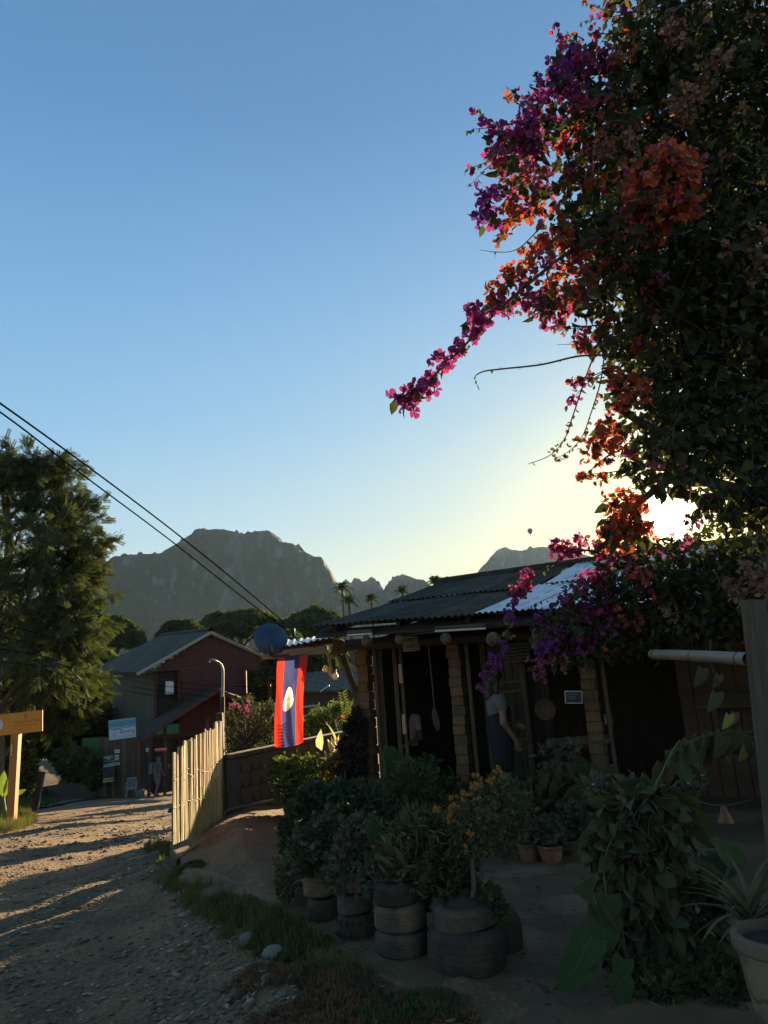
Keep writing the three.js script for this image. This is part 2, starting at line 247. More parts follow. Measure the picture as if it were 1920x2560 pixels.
{
  const poly = [[428, 2095], [470, 2070], [548, 2036], [610, 2012], [690, 2000], [730, 2015], [740, 2090], [752, 2180], [735, 2240], [672, 2276], [600, 2250], [528, 2212], [480, 2178]].map(([x, y]) => { const v = at(x, y, 1).sub(camera.position), t = -1.65 / v.y; return [v.x * t, v.z * t]; }), xs = poly.map((p) => p[0]), zs = poly.map((p) => p[1]), n = 90, pos = [], uv = [], idx = [], ok = [];
  const dist = (x, z) => { let m = 1e9, c = false; for (let i = 0, j = poly.length - 1; i < poly.length; j = i++) { const [ax, az] = poly[j], [bx, bz] = poly[i], t = clamp(((x - ax) * (bx - ax) + (z - az) * (bz - az)) / ((bx - ax) ** 2 + (bz - az) ** 2)); m = Math.min(m, Math.hypot(x - ax - t * (bx - ax), z - az - t * (bz - az))); if ((bz > z) !== (az > z) && x < (ax - bx) * (z - bz) / (az - bz) + bx) c = !c; } return c ? m : -m; };
  for (let i = 0; i <= n; i++) for (let j = 0; j <= n; j++) { const x = lerp(Math.min(...xs), Math.max(...xs), i / n), z = lerp(Math.min(...zs), Math.max(...zs), j / n), d = dist(x, z); ok.push(d > 0); pos.push(x, 0.004 + 0.15 * smooth(0, 0.75, d) * (0.65 + 0.7 * fbm(x * 0.9, z * 0.9, 3, 0, 231)) + 0.022 * smooth(0, 0.2, d) * (fbm(x * 4 + z * 2, z * 3, 4, 0, 233) - 0.4), z); uv.push(x, z); if (i && j) { const k = (i - 1) * (n + 1) + j - 1, l = k + n + 1; if (ok[k] || ok[k + 1] || ok[l] || ok[l + 1]) idx.push(k, k + 1, l, k + 1, l + 1, l); } }
  part('earth_ramp', raw(pos, idx, uv), std({ map: dirtTex, color: lin(0.98, 0.9, 0.86), bumpMap: concBump, bumpScale: 0.012, roughness: 0.95 }), scene, 'structure');
}
// the paved lane beyond, with a low kerb and a dark verge
{
  const L = [[40, 2025], [70, 2000], [75, 1965], [80, 1930], [92, 1900], [100, 1880]], Rr = [[190, 2000], [255, 1975], [205, 1940], [160, 1915], [138, 1895], [118, 1880]], hit = ([x, y]) => ghit(x, y, (X, Z) => roadBase(-Z) + 0.02), A = L.map(hit), B = Rr.map(hit), ca = new THREE.CatmullRomCurve3(A), cb = new THREE.CatmullRomCurve3(B), pos = [], uv = [], idx = [];
  for (let i = 0; i <= 60; i++) for (let j = 0; j <= 12; j++) { const p = ca.getPoint(i / 60).lerp(cb.getPoint(i / 60), j / 12); pos.push(p.x, roadY(p.x, p.z) + 0.05 + 0.03 * Math.sin(j / 12 * Math.PI), p.z); uv.push(p.x, p.z); if (i && j) { const k = (i - 1) * 13 + j - 1, l = k + 13; idx.push(k, k + 1, l, k + 1, l + 1, l); } }
  part('paved_lane', raw(pos, idx, uv), M.asphalt, scene, 'structure');
  const kerbPts = [[128, 1893], [170, 1918], [215, 1945], [258, 1972]].map(([x, y]) => ghit(x, y, (X, Z) => roadBase(-Z) + 0.1)).map((p) => p.setY(roadBase(-p.z) + 0.14));
  const kg = []; for (let i = 0; i < 3; i++) kg.push(beam(kerbPts[i], kerbPts[i + 1], 0.22, 0.2));
  part('kerb', flat(kg), M.concrete, scene, 'structure');
}

// stones on the road: the largest are pieces of the road, the rest gravel
{
  const R = rng(11), geos = [0, 1, 2, 3].map((k) => {
    const g = mergeVertices(new THREE.IcosahedronGeometry(1, 1).deleteAttribute('uv').deleteAttribute('normal')), p = g.attributes.position;
    for (let i = 0; i < p.count; i++) { const v = V(p.getX(i), p.getY(i), p.getZ(i)), n = 0.72 + 0.56 * fbm(v.x * 1.3 + k * 9 + 20, v.y * 1.3 + v.z * 1.7 + 20, 3, 0, 401); p.setXYZ(i, v.x * n, v.y * n * 0.42, v.z * n * 0.8); }
    g.setAttribute('uv', new THREE.Float32BufferAttribute(new Float32Array(p.count * 2), 2)); g.computeVertexNormals(); return g;
  });
  const tint = () => { const t = R(), k = 0.6 + 0.7 * R(); return t < 0.55 ? lin(0.115 * k, 0.085 * k, 0.056 * k) : t < 0.84 ? lin(0.15 * k, 0.092 * k, 0.046 * k) : lin(0.23 * k, 0.185 * k, 0.13 * k); };
  const mats = Array.from({ length: 6 }, () => std({ color: tint(), roughness: 0.9, bumpMap: concBump, bumpScale: 0.003 })), all = [];
  const inYard = (x, z) => { let c = false; const P = [...edgePts, V(9, 0, -3), V(9, 0, -20), V(1, 0, -20)]; for (let i = 0, j = P.length - 1; i < P.length; j = i++) if ((P[i].z > z) !== (P[j].z > z) && x < (P[j].x - P[i].x) * (z - P[i].z) / (P[j].z - P[i].z) + P[i].x) c = !c; return c; };
  for (let n = 0; n < 120000; n++) {
    const d = 2.6 + 22 * R() ** 2.4, x = lerp(-0.62 * d - 0.5, 0.35 * d, R()), z = -d;
    if (inYard(x, z)) continue;
    const px = toPx(V(x, -0.1, z)); if (px[0] < -120 || px[0] > 1500) continue;
    const bank = smooth(0.9, 0.0, Math.abs(x + 0.95 + 0.12 * (d - 4))), dens = 0.2 + 0.55 * smooth(0.42, 0.62, fbm(x * 1.2, z * 1.2, 3, 0, 411)) + 0.75 * bank;
    if (R() > dens * 0.75) continue;
    const s = (0.0045 + 0.019 * R() ** 4 + (R() < 0.012 ? 0.03 * R() : 0)) * (1 + 0.25 * bank) * (d > 9 ? 1.3 : 1);
    all.push({ s, d, x, z, vis: px[1] < PH + 20 ? s / d : 0 });
  }
  all.sort((a, b) => b.vis - a.vis);
  const mk = (e) => { const q = new THREE.Quaternion().setFromEuler(new THREE.Euler((R() - 0.5) * 0.5, R() * 6.3, (R() - 0.5) * 0.5)); return new THREE.Matrix4().compose(V(e.x, roadY(e.x, e.z) + e.s * 0.22, e.z), q, V(e.s * (0.8 + 0.5 * R()), e.s * (0.7 + 0.5 * R()), e.s * (0.8 + 0.5 * R()))); };
  all.slice(0, 300).forEach((e, i) => { const m = part('stone', geos[i % 4], mats[i % 6], road); m.applyMatrix4(mk(e)); });
  const gm = std({ roughness: 0.9 }); for (let k = 0; k < 2; k++) swarm('gravel', geos[k], gm, all.slice(300).filter((e, i) => i % 2 === k).map((e) => ({ m: mk(e), c: tint() })), road);
  // two pale boulders in the grass edge
  const boulder = (px, py, r, label, k) => { const p = ghit(px, py, roadY), t = thing('boulder', label, 'boulder', p); const m = part('rock', geos[k], std({ color: lin(0.15, 0.135, 0.11), roughness: 0.9, bumpMap: concBump, bumpScale: 0.004 }), t); m.scale.set(r, r * 1.5, r); m.position.y = r * 0.35; m.rotation.y = k; return t; };
  boulder(618, 2360, 0.072, 'pale rounded boulder lying farther up the weedy edge of the yard', 1);
  boulder(683, 2392, 0.07, 'smooth upright grey boulder standing in the green weeds before the tyre stacks', 3);
}

// ---------- karst mountains ----------
function mountain(name, prof, d, depth, rough, ang = 0) {
  const P = prof.map(([x, y]) => at(x, y, d)), pos = [], uv = [], idx = [], nt = 46, S = [], base = -4;
  for (let i = 0; i < P.length - 1; i++) { const n = Math.max(2, Math.round(P[i].distanceTo(P[i + 1]) / (d * 0.0022))); for (let k = 0; k < n; k++) S.push(P[i].clone().lerp(P[i + 1], k / n)); }
  S.push(P[P.length - 1]);
  S.forEach((p, i) => {
    for (let j = 0; j <= nt; j++) {
      const t = j / nt * 2 - 1, s = Math.abs(t), crag = (fbm(p.x / rough, t * 3, 5, 0, 501) - 0.5), bulge = fbm(p.x / (rough * 4), t * 1.5, 3, 0, 509) - 0.5;
      // talus foot, then a cliff that leans back to the crest
      const shape = s < 0.06 ? 1 : 1 - 0.62 * smooth(0.06, 0.42, s + crag * 0.16) - 0.38 * smooth(0.36, 1, s + bulge * 0.4);
      const top = (p.y - base) * (1 + (s < 0.02 ? (fbm(p.x / (rough * 0.14), 7, 4, 0, 521) - 0.5) * 0.085 : 0));
      const y = base + top * shape * (1 + (s > 0.02 ? crag * 0.12 : 0)) - (s > 0.98 ? 12 : 0);
      const z = p.z - t * depth * 0.5 * (t < 0 ? 1 : 0.7) + crag * depth * 0.14 * (s > 0.02 ? 1 : 0);
      pos.push(p.x + bulge * depth * 0.06, y, z); uv.push(p.x, y + 0.6 * z);
      if (i && j < nt) { const a = (i - 1) * (nt + 1) + j, b = a + nt + 1; idx.push(a, a + 1, b, a + 1, b + 1, b); }
    }
  });
  const g = raw(pos, idx.reverse(), uv); return part(name, g, M.rock, scene, 'structure');
}
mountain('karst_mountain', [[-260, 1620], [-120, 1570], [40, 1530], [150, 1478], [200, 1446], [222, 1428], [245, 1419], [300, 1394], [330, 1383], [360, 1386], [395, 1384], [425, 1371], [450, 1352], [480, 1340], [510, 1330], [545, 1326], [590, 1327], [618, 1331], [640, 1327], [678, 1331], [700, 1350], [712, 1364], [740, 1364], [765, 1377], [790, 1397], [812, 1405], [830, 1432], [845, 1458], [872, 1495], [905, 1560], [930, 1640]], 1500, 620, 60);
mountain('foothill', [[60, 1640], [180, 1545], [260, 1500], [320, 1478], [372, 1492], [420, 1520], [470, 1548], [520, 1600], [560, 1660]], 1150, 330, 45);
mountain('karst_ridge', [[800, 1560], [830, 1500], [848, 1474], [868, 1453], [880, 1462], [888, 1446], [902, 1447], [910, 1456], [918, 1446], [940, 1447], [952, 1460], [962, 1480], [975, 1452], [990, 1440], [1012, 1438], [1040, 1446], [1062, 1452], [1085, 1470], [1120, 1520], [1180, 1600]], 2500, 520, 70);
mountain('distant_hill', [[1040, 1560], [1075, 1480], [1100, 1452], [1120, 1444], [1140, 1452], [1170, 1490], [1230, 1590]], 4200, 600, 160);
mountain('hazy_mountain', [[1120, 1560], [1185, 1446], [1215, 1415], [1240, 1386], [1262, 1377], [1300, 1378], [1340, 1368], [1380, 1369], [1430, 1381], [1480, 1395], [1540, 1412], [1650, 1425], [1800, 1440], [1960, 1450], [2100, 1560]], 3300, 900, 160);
// ---------- the shop with its corrugated roof ----------
const SU = V(0.87, 0, 0.5).normalize(), SV = V(0.5, 0, -0.87).normalize(), SO = V(-1.26, 0, -11.5);
const SK = 0.843, sy = (y) => (y <= 0.01 ? 0 : 1.65 + (y - 1.65) * SK);    // the plan was drawn at a larger scale
const S = (a, b, y) => { const p = V(SO.x, 0, SO.z).addScaledVector(SU, a).addScaledVector(SV, b); return V(p.x * SK, sy(y), p.z * SK); };
const eaveY = (a) => 2.5 - 0.034 * a, RB = 4.9, roofAt = (a, b, up = 0) => S(a, b, lerp(eaveY(a), 3.54, b / RB) - 0.05 * Math.sin(Math.PI * clamp(b / RB)) + up);
const shop = thing('roadside_shop', 'low wooden shop with a rusty corrugated roof and stacked brick columns', 'shop', S(4, 2.5, 0));
const toShop = (g) => g.translate(-shop.position.x, -shop.position.y, -shop.position.z);
const shopPart = (n, g, m, k) => part(n, toShop(g), m, shop, k);
// one corrugated sheet between a0..a1 and b0..b1 with real waves across a
function sheet(a0, a1, b0, b1, up, pitch = 0.105, amp = 0.016) {
  const n = Math.max(4, Math.round((a1 - a0) / pitch * 6)), nb = 6, pos = [], uv = [], idx = [];
  for (let i = 0; i <= n; i++) for (let j = 0; j <= nb; j++) { const a = lerp(a0, a1, i / n), b = lerp(b0, b1, j / nb), p = roofAt(a, b, up + amp * Math.sin(a / pitch * 2 * Math.PI)); pos.push(p.x, p.y, p.z); uv.push(a * 0.8, b * 0.8); if (i && j < nb) { const k = (i - 1) * (nb + 1) + j, l = k + nb + 1; idx.push(k, l, k + 1, l, l + 1, k + 1); } }
  const N = pos.length / 3, m = idx.length; for (let i = 0; i < N; i++) pos.push(pos[3 * i], pos[3 * i + 1] - 0.004, pos[3 * i + 2]), uv.push(uv[2 * i], uv[2 * i + 1]);
  for (let i = 0; i < m; i += 3) idx.push(idx[i] + N, idx[i + 2] + N, idx[i + 1] + N);
  return raw(pos, idx, uv);
}
{
  const R = rng(21);
  for (let k = 0; k < 10; k++) {
    const a0 = k * 0.95 - 0.02, a1 = a0 + 1.02;
    if (a0 < 2.2 || a0 > 4.9) shopPart('roof_sheet', sheet(a0, a1, -0.06 - 0.05 * R(), 2.6, 0.0 + 0.012 * (k % 2)), M.roofs[k % 4]);
    if (a0 < 2.2 || a0 > 4.9) shopPart('roof_sheet', sheet(a0, a1, 2.45, RB, 0.035 + 0.012 * (k % 2)), M.roofs[(k + 1) % 4]);
    else { const z = shopPart('roof_sheet', sheet(a0, a1, -0.03 - 0.04 * (k % 3), 2.75, 0.004 + 0.01 * (k % 2), 0.09, 0.014), M.zinc); z.userData.label = 'bright new zinc roof sheet'; const y = shopPart('roof_sheet', sheet(a0 + 0.25, a1 + 0.25, 2.6, 4.85, 0.04 + 0.01 * (k % 2), 0.09, 0.014), M.zinc); y.userData.label = 'bright new zinc roof sheet'; }
  }
  shopPart('roof_sheet', sheet(2.25, 2.6, 2.45, RB, 0.03), M.roofDark);
  shopPart('ridge_cap', flat([tube([roofAt(-0.1, RB, 0.05), roofAt(3, RB, 0.055), roofAt(6, RB, 0.05), roofAt(9.6, RB, 0.05)], 0.07, 0.07, 7)]), M.roofDark);
  // rafters, purlins and eave boards
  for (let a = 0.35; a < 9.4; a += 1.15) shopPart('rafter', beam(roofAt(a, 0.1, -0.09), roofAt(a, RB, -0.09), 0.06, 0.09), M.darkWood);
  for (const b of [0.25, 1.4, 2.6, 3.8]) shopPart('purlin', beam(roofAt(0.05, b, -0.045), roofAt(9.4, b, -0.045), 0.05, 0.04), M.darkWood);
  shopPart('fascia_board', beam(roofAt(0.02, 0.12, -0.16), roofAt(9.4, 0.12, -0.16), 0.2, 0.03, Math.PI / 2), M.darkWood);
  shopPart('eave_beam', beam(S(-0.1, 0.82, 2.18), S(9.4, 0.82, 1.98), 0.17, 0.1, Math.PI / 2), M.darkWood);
  // brick columns, each brick a piece
  const brickGeo = [0, 1, 2].map((k) => rbox(0.168 + 0.006 * k, 0.112, 0.168 - 0.004 * k, 0.007, 1));
  for (const a of [0.36, 2.03, 4.06, 6.3]) {
    const top = sy(lerp(2.1, 1.95, a / 9)), c = S(a, 0.92, 0), g = new THREE.Group(); g.name = 'brick_column'; g.position.copy(c).sub(shop.position); shop.add(g);
    for (let y = 0.06, i = 0; y < top; y += 0.12, i++) { const b = part('brick', brickGeo[(i + Math.floor(a)) % 3], M.bricks[Math.floor(R() * 4)], g); b.position.set((R() - 0.5) * 0.024, y, (R() - 0.5) * 0.024); b.rotation.y = -0.52 + (R() - 0.5) * 0.09; }
    const core = part('mortar', box(0.138, top, 0.138), M.mortar, g); core.position.y = top / 2; core.rotation.y = -0.52;
    part('column_board', beam(S(a + 0.165, 0.97, 0).sub(c), S(a + 0.165, 0.97, 0).sub(c).setY(top), 0.045, 0.15), M.midWood, g);
  }
  // plank front wall set back behind the columns, with openings
  const plank = (a, w, y0, y1, b, m = M.brownWood, nm = 'plank') => shopPart(nm, rbox(w * SK - 0.008, sy(y1) - sy(y0), 0.022, 0.004).rotateY(Math.atan2(-SU.z, SU.x)).translate(...S(a + w / 2, b + (Math.round(a * 7) % 3) * 0.004, 1).setY((sy(y0) + sy(y1)) / 2).toArray()), m);
  for (let a = 2.95; a < 3.15; a += 0.16) plank(a, 0.16, 0, 2.1, 1.5, M.darkWood);
  for (let a = 5.05; a < 9.2; a += 0.19) plank(a, 0.19, 0, 2.05, 1.9, M.brownWood);
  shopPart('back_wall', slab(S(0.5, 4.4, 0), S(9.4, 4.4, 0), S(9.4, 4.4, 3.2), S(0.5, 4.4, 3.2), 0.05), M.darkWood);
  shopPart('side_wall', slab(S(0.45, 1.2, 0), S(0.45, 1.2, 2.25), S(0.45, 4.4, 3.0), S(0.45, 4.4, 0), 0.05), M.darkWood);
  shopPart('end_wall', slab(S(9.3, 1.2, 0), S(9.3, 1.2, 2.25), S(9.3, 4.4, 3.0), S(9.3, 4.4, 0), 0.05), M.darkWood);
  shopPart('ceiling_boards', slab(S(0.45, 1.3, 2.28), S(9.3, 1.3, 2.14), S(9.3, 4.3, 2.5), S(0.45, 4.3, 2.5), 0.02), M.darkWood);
  // door frames and plank door with rails between the first columns
  for (const [a, b, w] of [[0.56, 1.05, 0.09], [0.8, 1.15, 0.06], [0.92, 1.15, 0.05], [2.36, 1.2, 0.07], [2.98, 1.2, 0.06]]) shopPart('door_post', beam(S(a, b, 0), S(a, b, 2.12), w, 0.07), M.midWood);
  for (const [y, h] of [[0.55, 0.26], [1.35, 0.26]]) { const n = shopPart('hinge_plate', rbox(0.05, h, 0.012, 0.003).rotateY(Math.atan2(-SU.z, SU.x)).translate(...S(0.92, 1.11, y + 0.3).toArray()), std({ color: lin(0.5, 0.36, 0.2), roughness: 0.6 })); n.userData.label = 'pale wooden hinge block'; }
  for (let i = 0; i < 4; i++) plank(2.42 + i * 0.135, 0.135, 0.03, 2.0, 1.22, M.darkWood, 'door_board');
  for (const y of [0.45, 0.58, 1.28, 1.42]) shopPart('door_rail', rbox(0.44, 0.028, 0.03, 0.004).rotateY(Math.atan2(-SU.z, SU.x)).translate(...S(2.7, 1.19, y).toArray()), M.midWood);
  for (let i = 0; i < 6; i++) shopPart('louvre_slat', rbox(0.34, 0.014, 0.05, 0.004).rotateX(0.5).rotateY(Math.atan2(-SU.z, SU.x)).translate(...S(3.02, 0.98, 1.72 + i * 0.05).toArray()), M.greyWood);
  // rough shelf-bench with a rail right of the person
  shopPart('bench', flat([beam(S(3.35, 0.9, 0.55), S(4.25, 0.9, 0.6), 0.05, 0.12), beam(S(3.45, 0.95, 0), S(3.45, 0.95, 0.55), 0.05), beam(S(4.15, 0.95, 0), S(4.15, 0.95, 0.58), 0.05), beam(S(3.3, 0.9, 0.2), S(4.3, 0.9, 0.16), 0.2, 0.05)]), M.midWood);
  shopPart('shelf', flat([beam(S(5.3, 1.6, 1.02), S(7.6, 1.6, 1.0), 0.03, 0.3), beam(S(5.5, 1.72, 0.7), S(5.5, 1.72, 1.0), 0.05), beam(S(7.3, 1.72, 0.7), S(7.3, 1.72, 1.0), 0.05)]), M.midWood);
}
// small lean-to at the shop's left corner, where the flag hangs
const leanTo = (() => {
  const d = 9.4, t = thing('lean_to', 'small sheet-roofed lean-to on a squared beam behind the flag', 'lean-to', at(745, 1640, d).setY(0)), L = (g) => at0(g, t.position);
  const a = at(655, 1639, d), b = at(820, 1624, d + 0.05), n = 60, pos = [], uv = [], idx = [], fl = at(712, 1615, d - 0.1), fr = at(838, 1594, d - 0.1), bl = at(716, 1600, d + 1.0), br = at(848, 1588, d + 1.25);
  part('cross_beam', L(beam(a, b, 0.1, 0.09)), std({ map: woodTex([0.19, 0.12, 0.06], [0.36, 0.25, 0.13], 171), roughness: 0.8, bumpMap: grainBump, bumpScale: 0.003 }), t);
  for (let s = 0; s < 2; s++) {
    const P = [], U = [], I = [];
    for (let i = 0; i <= n; i++) for (let j = 0; j <= 3; j++) { const u = lerp(s * 0.49, s * 0.49 + 0.52, i / n), p = fl.clone().lerp(fr, u).lerp(bl.clone().lerp(br, u), j / 3); P.push(p.x, p.y + 0.012 * Math.sin(u * 52) + s * 0.008, p.z); U.push(u, j / 3); if (i && j < 3) { const k = (i - 1) * 4 + j, l = k + 4; I.push(k, l, k + 1, l, l + 1, k + 1); } }
    part('roof_sheet', L(raw(P, I, U)), M.zinc, t);
  }
  part('rafter', L(beam(at(730, 1622, d), at(840, 1600, d + 0.9), 0.06, 0.06)), M.midWood, t);
  part('brace', L(beam(at(852, 1638, 10.15), at(888, 1730, 10.2), 0.09, 0.07)), M.midWood, t);
  part('post', L(beam(at(848, 1600, 10.15), at(848, 1640, 10.15), 0.07, 0.07)), M.midWood, t);
  return t;
})();

// ---------- block wall ----------
{
  const A = V(-2.16, 0, -9.3), B = V(-0.9, 0, -11.9), L = A.distanceTo(B), dir = B.clone().sub(A).normalize(), turn = Math.atan2(-dir.z, dir.x), R = rng(31);
  const t = thing('block_wall', 'low weathered wall of mossy concrete blocks below the flag', 'wall', A.clone(), turn);
  const geos = [0, 1, 2].map((k) => rbox(0.385, 0.182 + 0.004 * k, 0.095, 0.008, 1));
  for (let r = 0; r < 4; r++) for (let i = 0; i * 0.397 < L; i++) { const b = part('block', geos[(i + r) % 3], M.block, t); b.position.set(i * 0.397 + (r % 2 ? 0.2 : 0) + 0.2, 0.085 + r * 0.19, (R() - 0.5) * 0.012); b.rotation.y = (R() - 0.5) * 0.02; }
  const core = part('mortar', box(L + 0.25, 0.75, 0.07), M.mortar, t); core.position.set(L / 2 + 0.1, 0.375, 0);
  const cap = part('cap', rbox(L + 0.35, 0.06, 0.14, 0.012), M.block, t); cap.position.set(L / 2 + 0.15, 0.785, 0);
  const pipe = thing('water_pipe', 'thin grey water pipe bent up at the foot of the block wall', 'pipe', at(562, 2030, 9.1).setY(0));
  part('pipe', tube([V(0, 0, 0), V(0, 0.16, 0), V(0.04, 0.19, 0), V(0.5, 0.19, -0.55)], 0.011, 0.011, 7), M.steel, pipe);
}
// ---------- split-bamboo fence ----------
{
  const A = V(-2.41, 0, -7.85), B = V(-2.2, 0, -9.15), L = A.distanceTo(B), dir = B.clone().sub(A).normalize(), turn = Math.atan2(-dir.z, dir.x), R = rng(41);
  const t = thing('bamboo_fence', 'sunlit fence of upright split bamboo slats stepped in height', 'fence', A.clone(), turn);
  const steps = [[0, 0.985], [0.10, 1.03], [0.19, 1.09], [0.36, 1.10], [0.42, 1.115], [0.56, 1.12], [0.60, 1.155], [0.80, 1.165], [0.83, 1.22]];
  const N = 44, w = L / N, slatGeo = (h, k) => { const g = new THREE.CylinderGeometry(w * 0.62, w * 0.66, h, 7, 5, false, -Math.PI * 0.55, Math.PI * 1.1), p = g.attributes.position; for (let i = 0; i < p.count; i++) { const y = p.getY(i) + h / 2; p.setXYZ(i, p.getX(i) + 0.006 * Math.sin(y * 3 + k), p.getY(i), p.getZ(i) * 0.5); } const uv = g.attributes.uv; for (let i = 0; i < uv.count; i++) uv.setXY(i, uv.getX(i) * 0.3 + k * 0.137, uv.getY(i) * h); g.computeVertexNormals(); return g.translate(0, h / 2, 0); };
  for (let i = 0; i < N; i++) {
    const u = i / N, h = [...steps].reverse().find((s) => u >= s[0])[1] + (R() - 0.5) * 0.035, x = (i + 0.5) * w, y0 = 0.09 - 0.05 * u, mh = 0.30 + 0.26 * fbm(i * 0.16, 2, 3, 0, 431) + 0.16 * smooth(0.55, 1, u);
    const s = part('slat', slatGeo(h - y0, i), M.bamboo[Math.floor(R() * 4)], t); s.position.set(x, y0, (R() - 0.5) * 0.006); s.rotation.z = (R() - 0.5) * 0.03; s.rotation.x = (R() - 0.5) * 0.02;
    const ms = part('moss', slatGeo(mh, i + 3).scale(1.03, 1, 1.08), M.moss[i % 2], s); ms.userData.label = 'mossy lower end of the slat';
    for (const y of [0.34 + 0.04 * R(), 0.34 + 0.27 + 0.1 * R()]) if (R() < 0.8) part('node', rbox(w * 1.15, 0.008, 0.012, 0.003), M.bamboo[3], s).position.set(0, y, w * 0.3);
  }
  for (const y of [0.42, 0.86]) part('rail', beam(V(0, y, -0.035), V(L, y, -0.035), 0.04, 0.03), M.midWood, t);
  const post = thing('gate_post', 'dark squared post at the far end of the bamboo fence', 'post', V(-2.21, -0.1, -9.27));
  part('post', beam(V(0, 0, 0), V(-0.035, 1.42, 0), 0.085, 0.075), M.darkWood, post);
  const log = thing('fallen_plank', 'dark weathered plank lying along the foot of the bamboo fence', 'plank', at(470, 2090, 7.8).setY(0.05));
  part('plank', beam(V(-0.06, -0.06, 0.25), V(0.14, 0.0, -0.85), 0.04, 0.07), M.greyWood, log);
  const lp = thing('lamp_post', 'thin rusty pipe post with a hooked steel top behind the fence', 'lamp post', V(-2.13, 0, -9.45)), P = (x, y, d = 9.45) => at(x, y, d).sub(lp.position);
  part('lower_pipe', tube([V(0, 0, 0), P(557, 1850), P(556, 1742)], 0.032, 0.03, 9), M.rustPipe, lp);
  part('bent_pipe', tube([P(556, 1745), P(557, 1700), P(556, 1670), P(550, 1658), P(538, 1652), P(526, 1649), P(523, 1656)], 0.02, 0.013, 9, 30), M.steel, lp);
}
// ---------- flag ----------
{
  const d = 9.3, P0 = at(735, 1640, d), t = thing('hanging_flag', 'red and blue flag with a white disc hanging from the lean-to beam', 'flag', P0.clone());
  const N = 24, Hn = 60, L = 1.07, Wd = 0.39;
  const P = (u, v) => {                                   // u across 0..1, v down 0..1
    const w = Wd * lerp(1, 0.86, smooth(0, 0.5, v)), lean = -0.085 * v - 0.02 * Math.sin(v * 3), fold = 0.016 * Math.sin(u * 9 + v * 3) * smooth(0, 0.25, v) + 0.02 * Math.sin(u * 17 - v * 4.5 + 1) * smooth(0.1, 0.6, v), sag = 0.03 * (fbm(u * 5, v * 6, 3, 0, 601) - 0.5) * smooth(0, 0.2, v);
    return V((u - 0.5) * w + lean, -v * L + 0.02 * (u - 0.5) + (v > 0.9 ? -(v - 0.9) * 0.35 * Math.sin(u * 3) : 0), 0.08 - fold - sag - 0.16 * v * (u - 0.5) + 0.02);
  };
  const cloth = (r, g, b) => phys({ color: lin(r, g, b), roughness: 1, transmission: 0.68, thickness: 0, side: THREE.DoubleSide, bumpMap: foldTex, bumpScale: 0.012 });
  const red = cloth(0.86, 0.035, 0.018), blue = cloth(0.042, 0.05, 0.15), white = cloth(0.8, 0.74, 0.6);
  const inDisc = (u, v) => { for (let a = Math.atan2((v - 0.5) / 0.128, (u - 0.475) / 0.19), k = 0; k < 1; k++) { const s = 1 + 0.10 * Math.sin(a * 3 + 0.5) - 0.10 * Math.cos(a * 2), du = (u - 0.475 + 0.04 * Math.sin(a)) / (0.19 * s), dv = (v - 0.5) / (0.128 * s); return du * du + dv * dv < 0.86; } };
  const strip = (u0, u1, off = 0, mask = false) => { const pos = [], uv = [], idx = [], n = Math.round(N * (mask ? 4 : 2) * (u1 - u0)), Hn = mask ? 140 : 60; for (let i = 0; i <= n; i++) for (let j = 0; j <= Hn; j++) { const u = lerp(u0, u1, i / n), v = j / Hn, p = P(u, v); pos.push(p.x, p.y, p.z + off); uv.push(u * 0.5, v * 1.5); if (i && j && !(mask && inDisc(u, v))) { const a = (i - 1) * (Hn + 1) + j - 1, b = a + Hn + 1; idx.push(a, a + 1, b, a + 1, b + 1, b); } } return raw(pos, idx, uv); };
  for (const [u0, u1] of [[0, 0.235], [0.735, 1]]) part('red_stripe', strip(u0, u1), red, t);
  part('blue_stripe', strip(0.235, 0.735, 0, true), blue, t);
  const pos = [], uv = [], idx = [], ring = 30, rr = 7;   // disc puckered by the fold of the cloth
  for (let i = 0; i <= rr; i++) for (let j = 0; j < ring; j++) { const a = j / ring * 2 * Math.PI, k = 1 + 0.10 * Math.sin(a * 3 + 0.5) - 0.10 * Math.cos(a * 2), u = 0.475 - 0.04 * Math.sin(a) + 0.19 * k * i / rr * Math.cos(a), v = 0.50 + 0.128 * k * i / rr * Math.sin(a), p = P(u, v); pos.push(p.x, p.y, p.z + 0.006 + 0.006 * i / rr * Math.sin(a * 2 + i * 0.5)); uv.push(u, v * 2); if (i) { const q = (j + 1) % ring, b = (i - 1) * ring; idx.push(b + j, b + ring + j, b + q, b + q, b + ring + j, b + ring + q); } }
  part('disc', raw(pos, idx, uv), white, t);
  part('sleeve', tube([P(-0.01, 0).setZ(0.1), P(0.5, 0).setZ(0.1), P(1.01, 0).setZ(0.1)], 0.008, 0.008, 6), M.midWood, t);
}
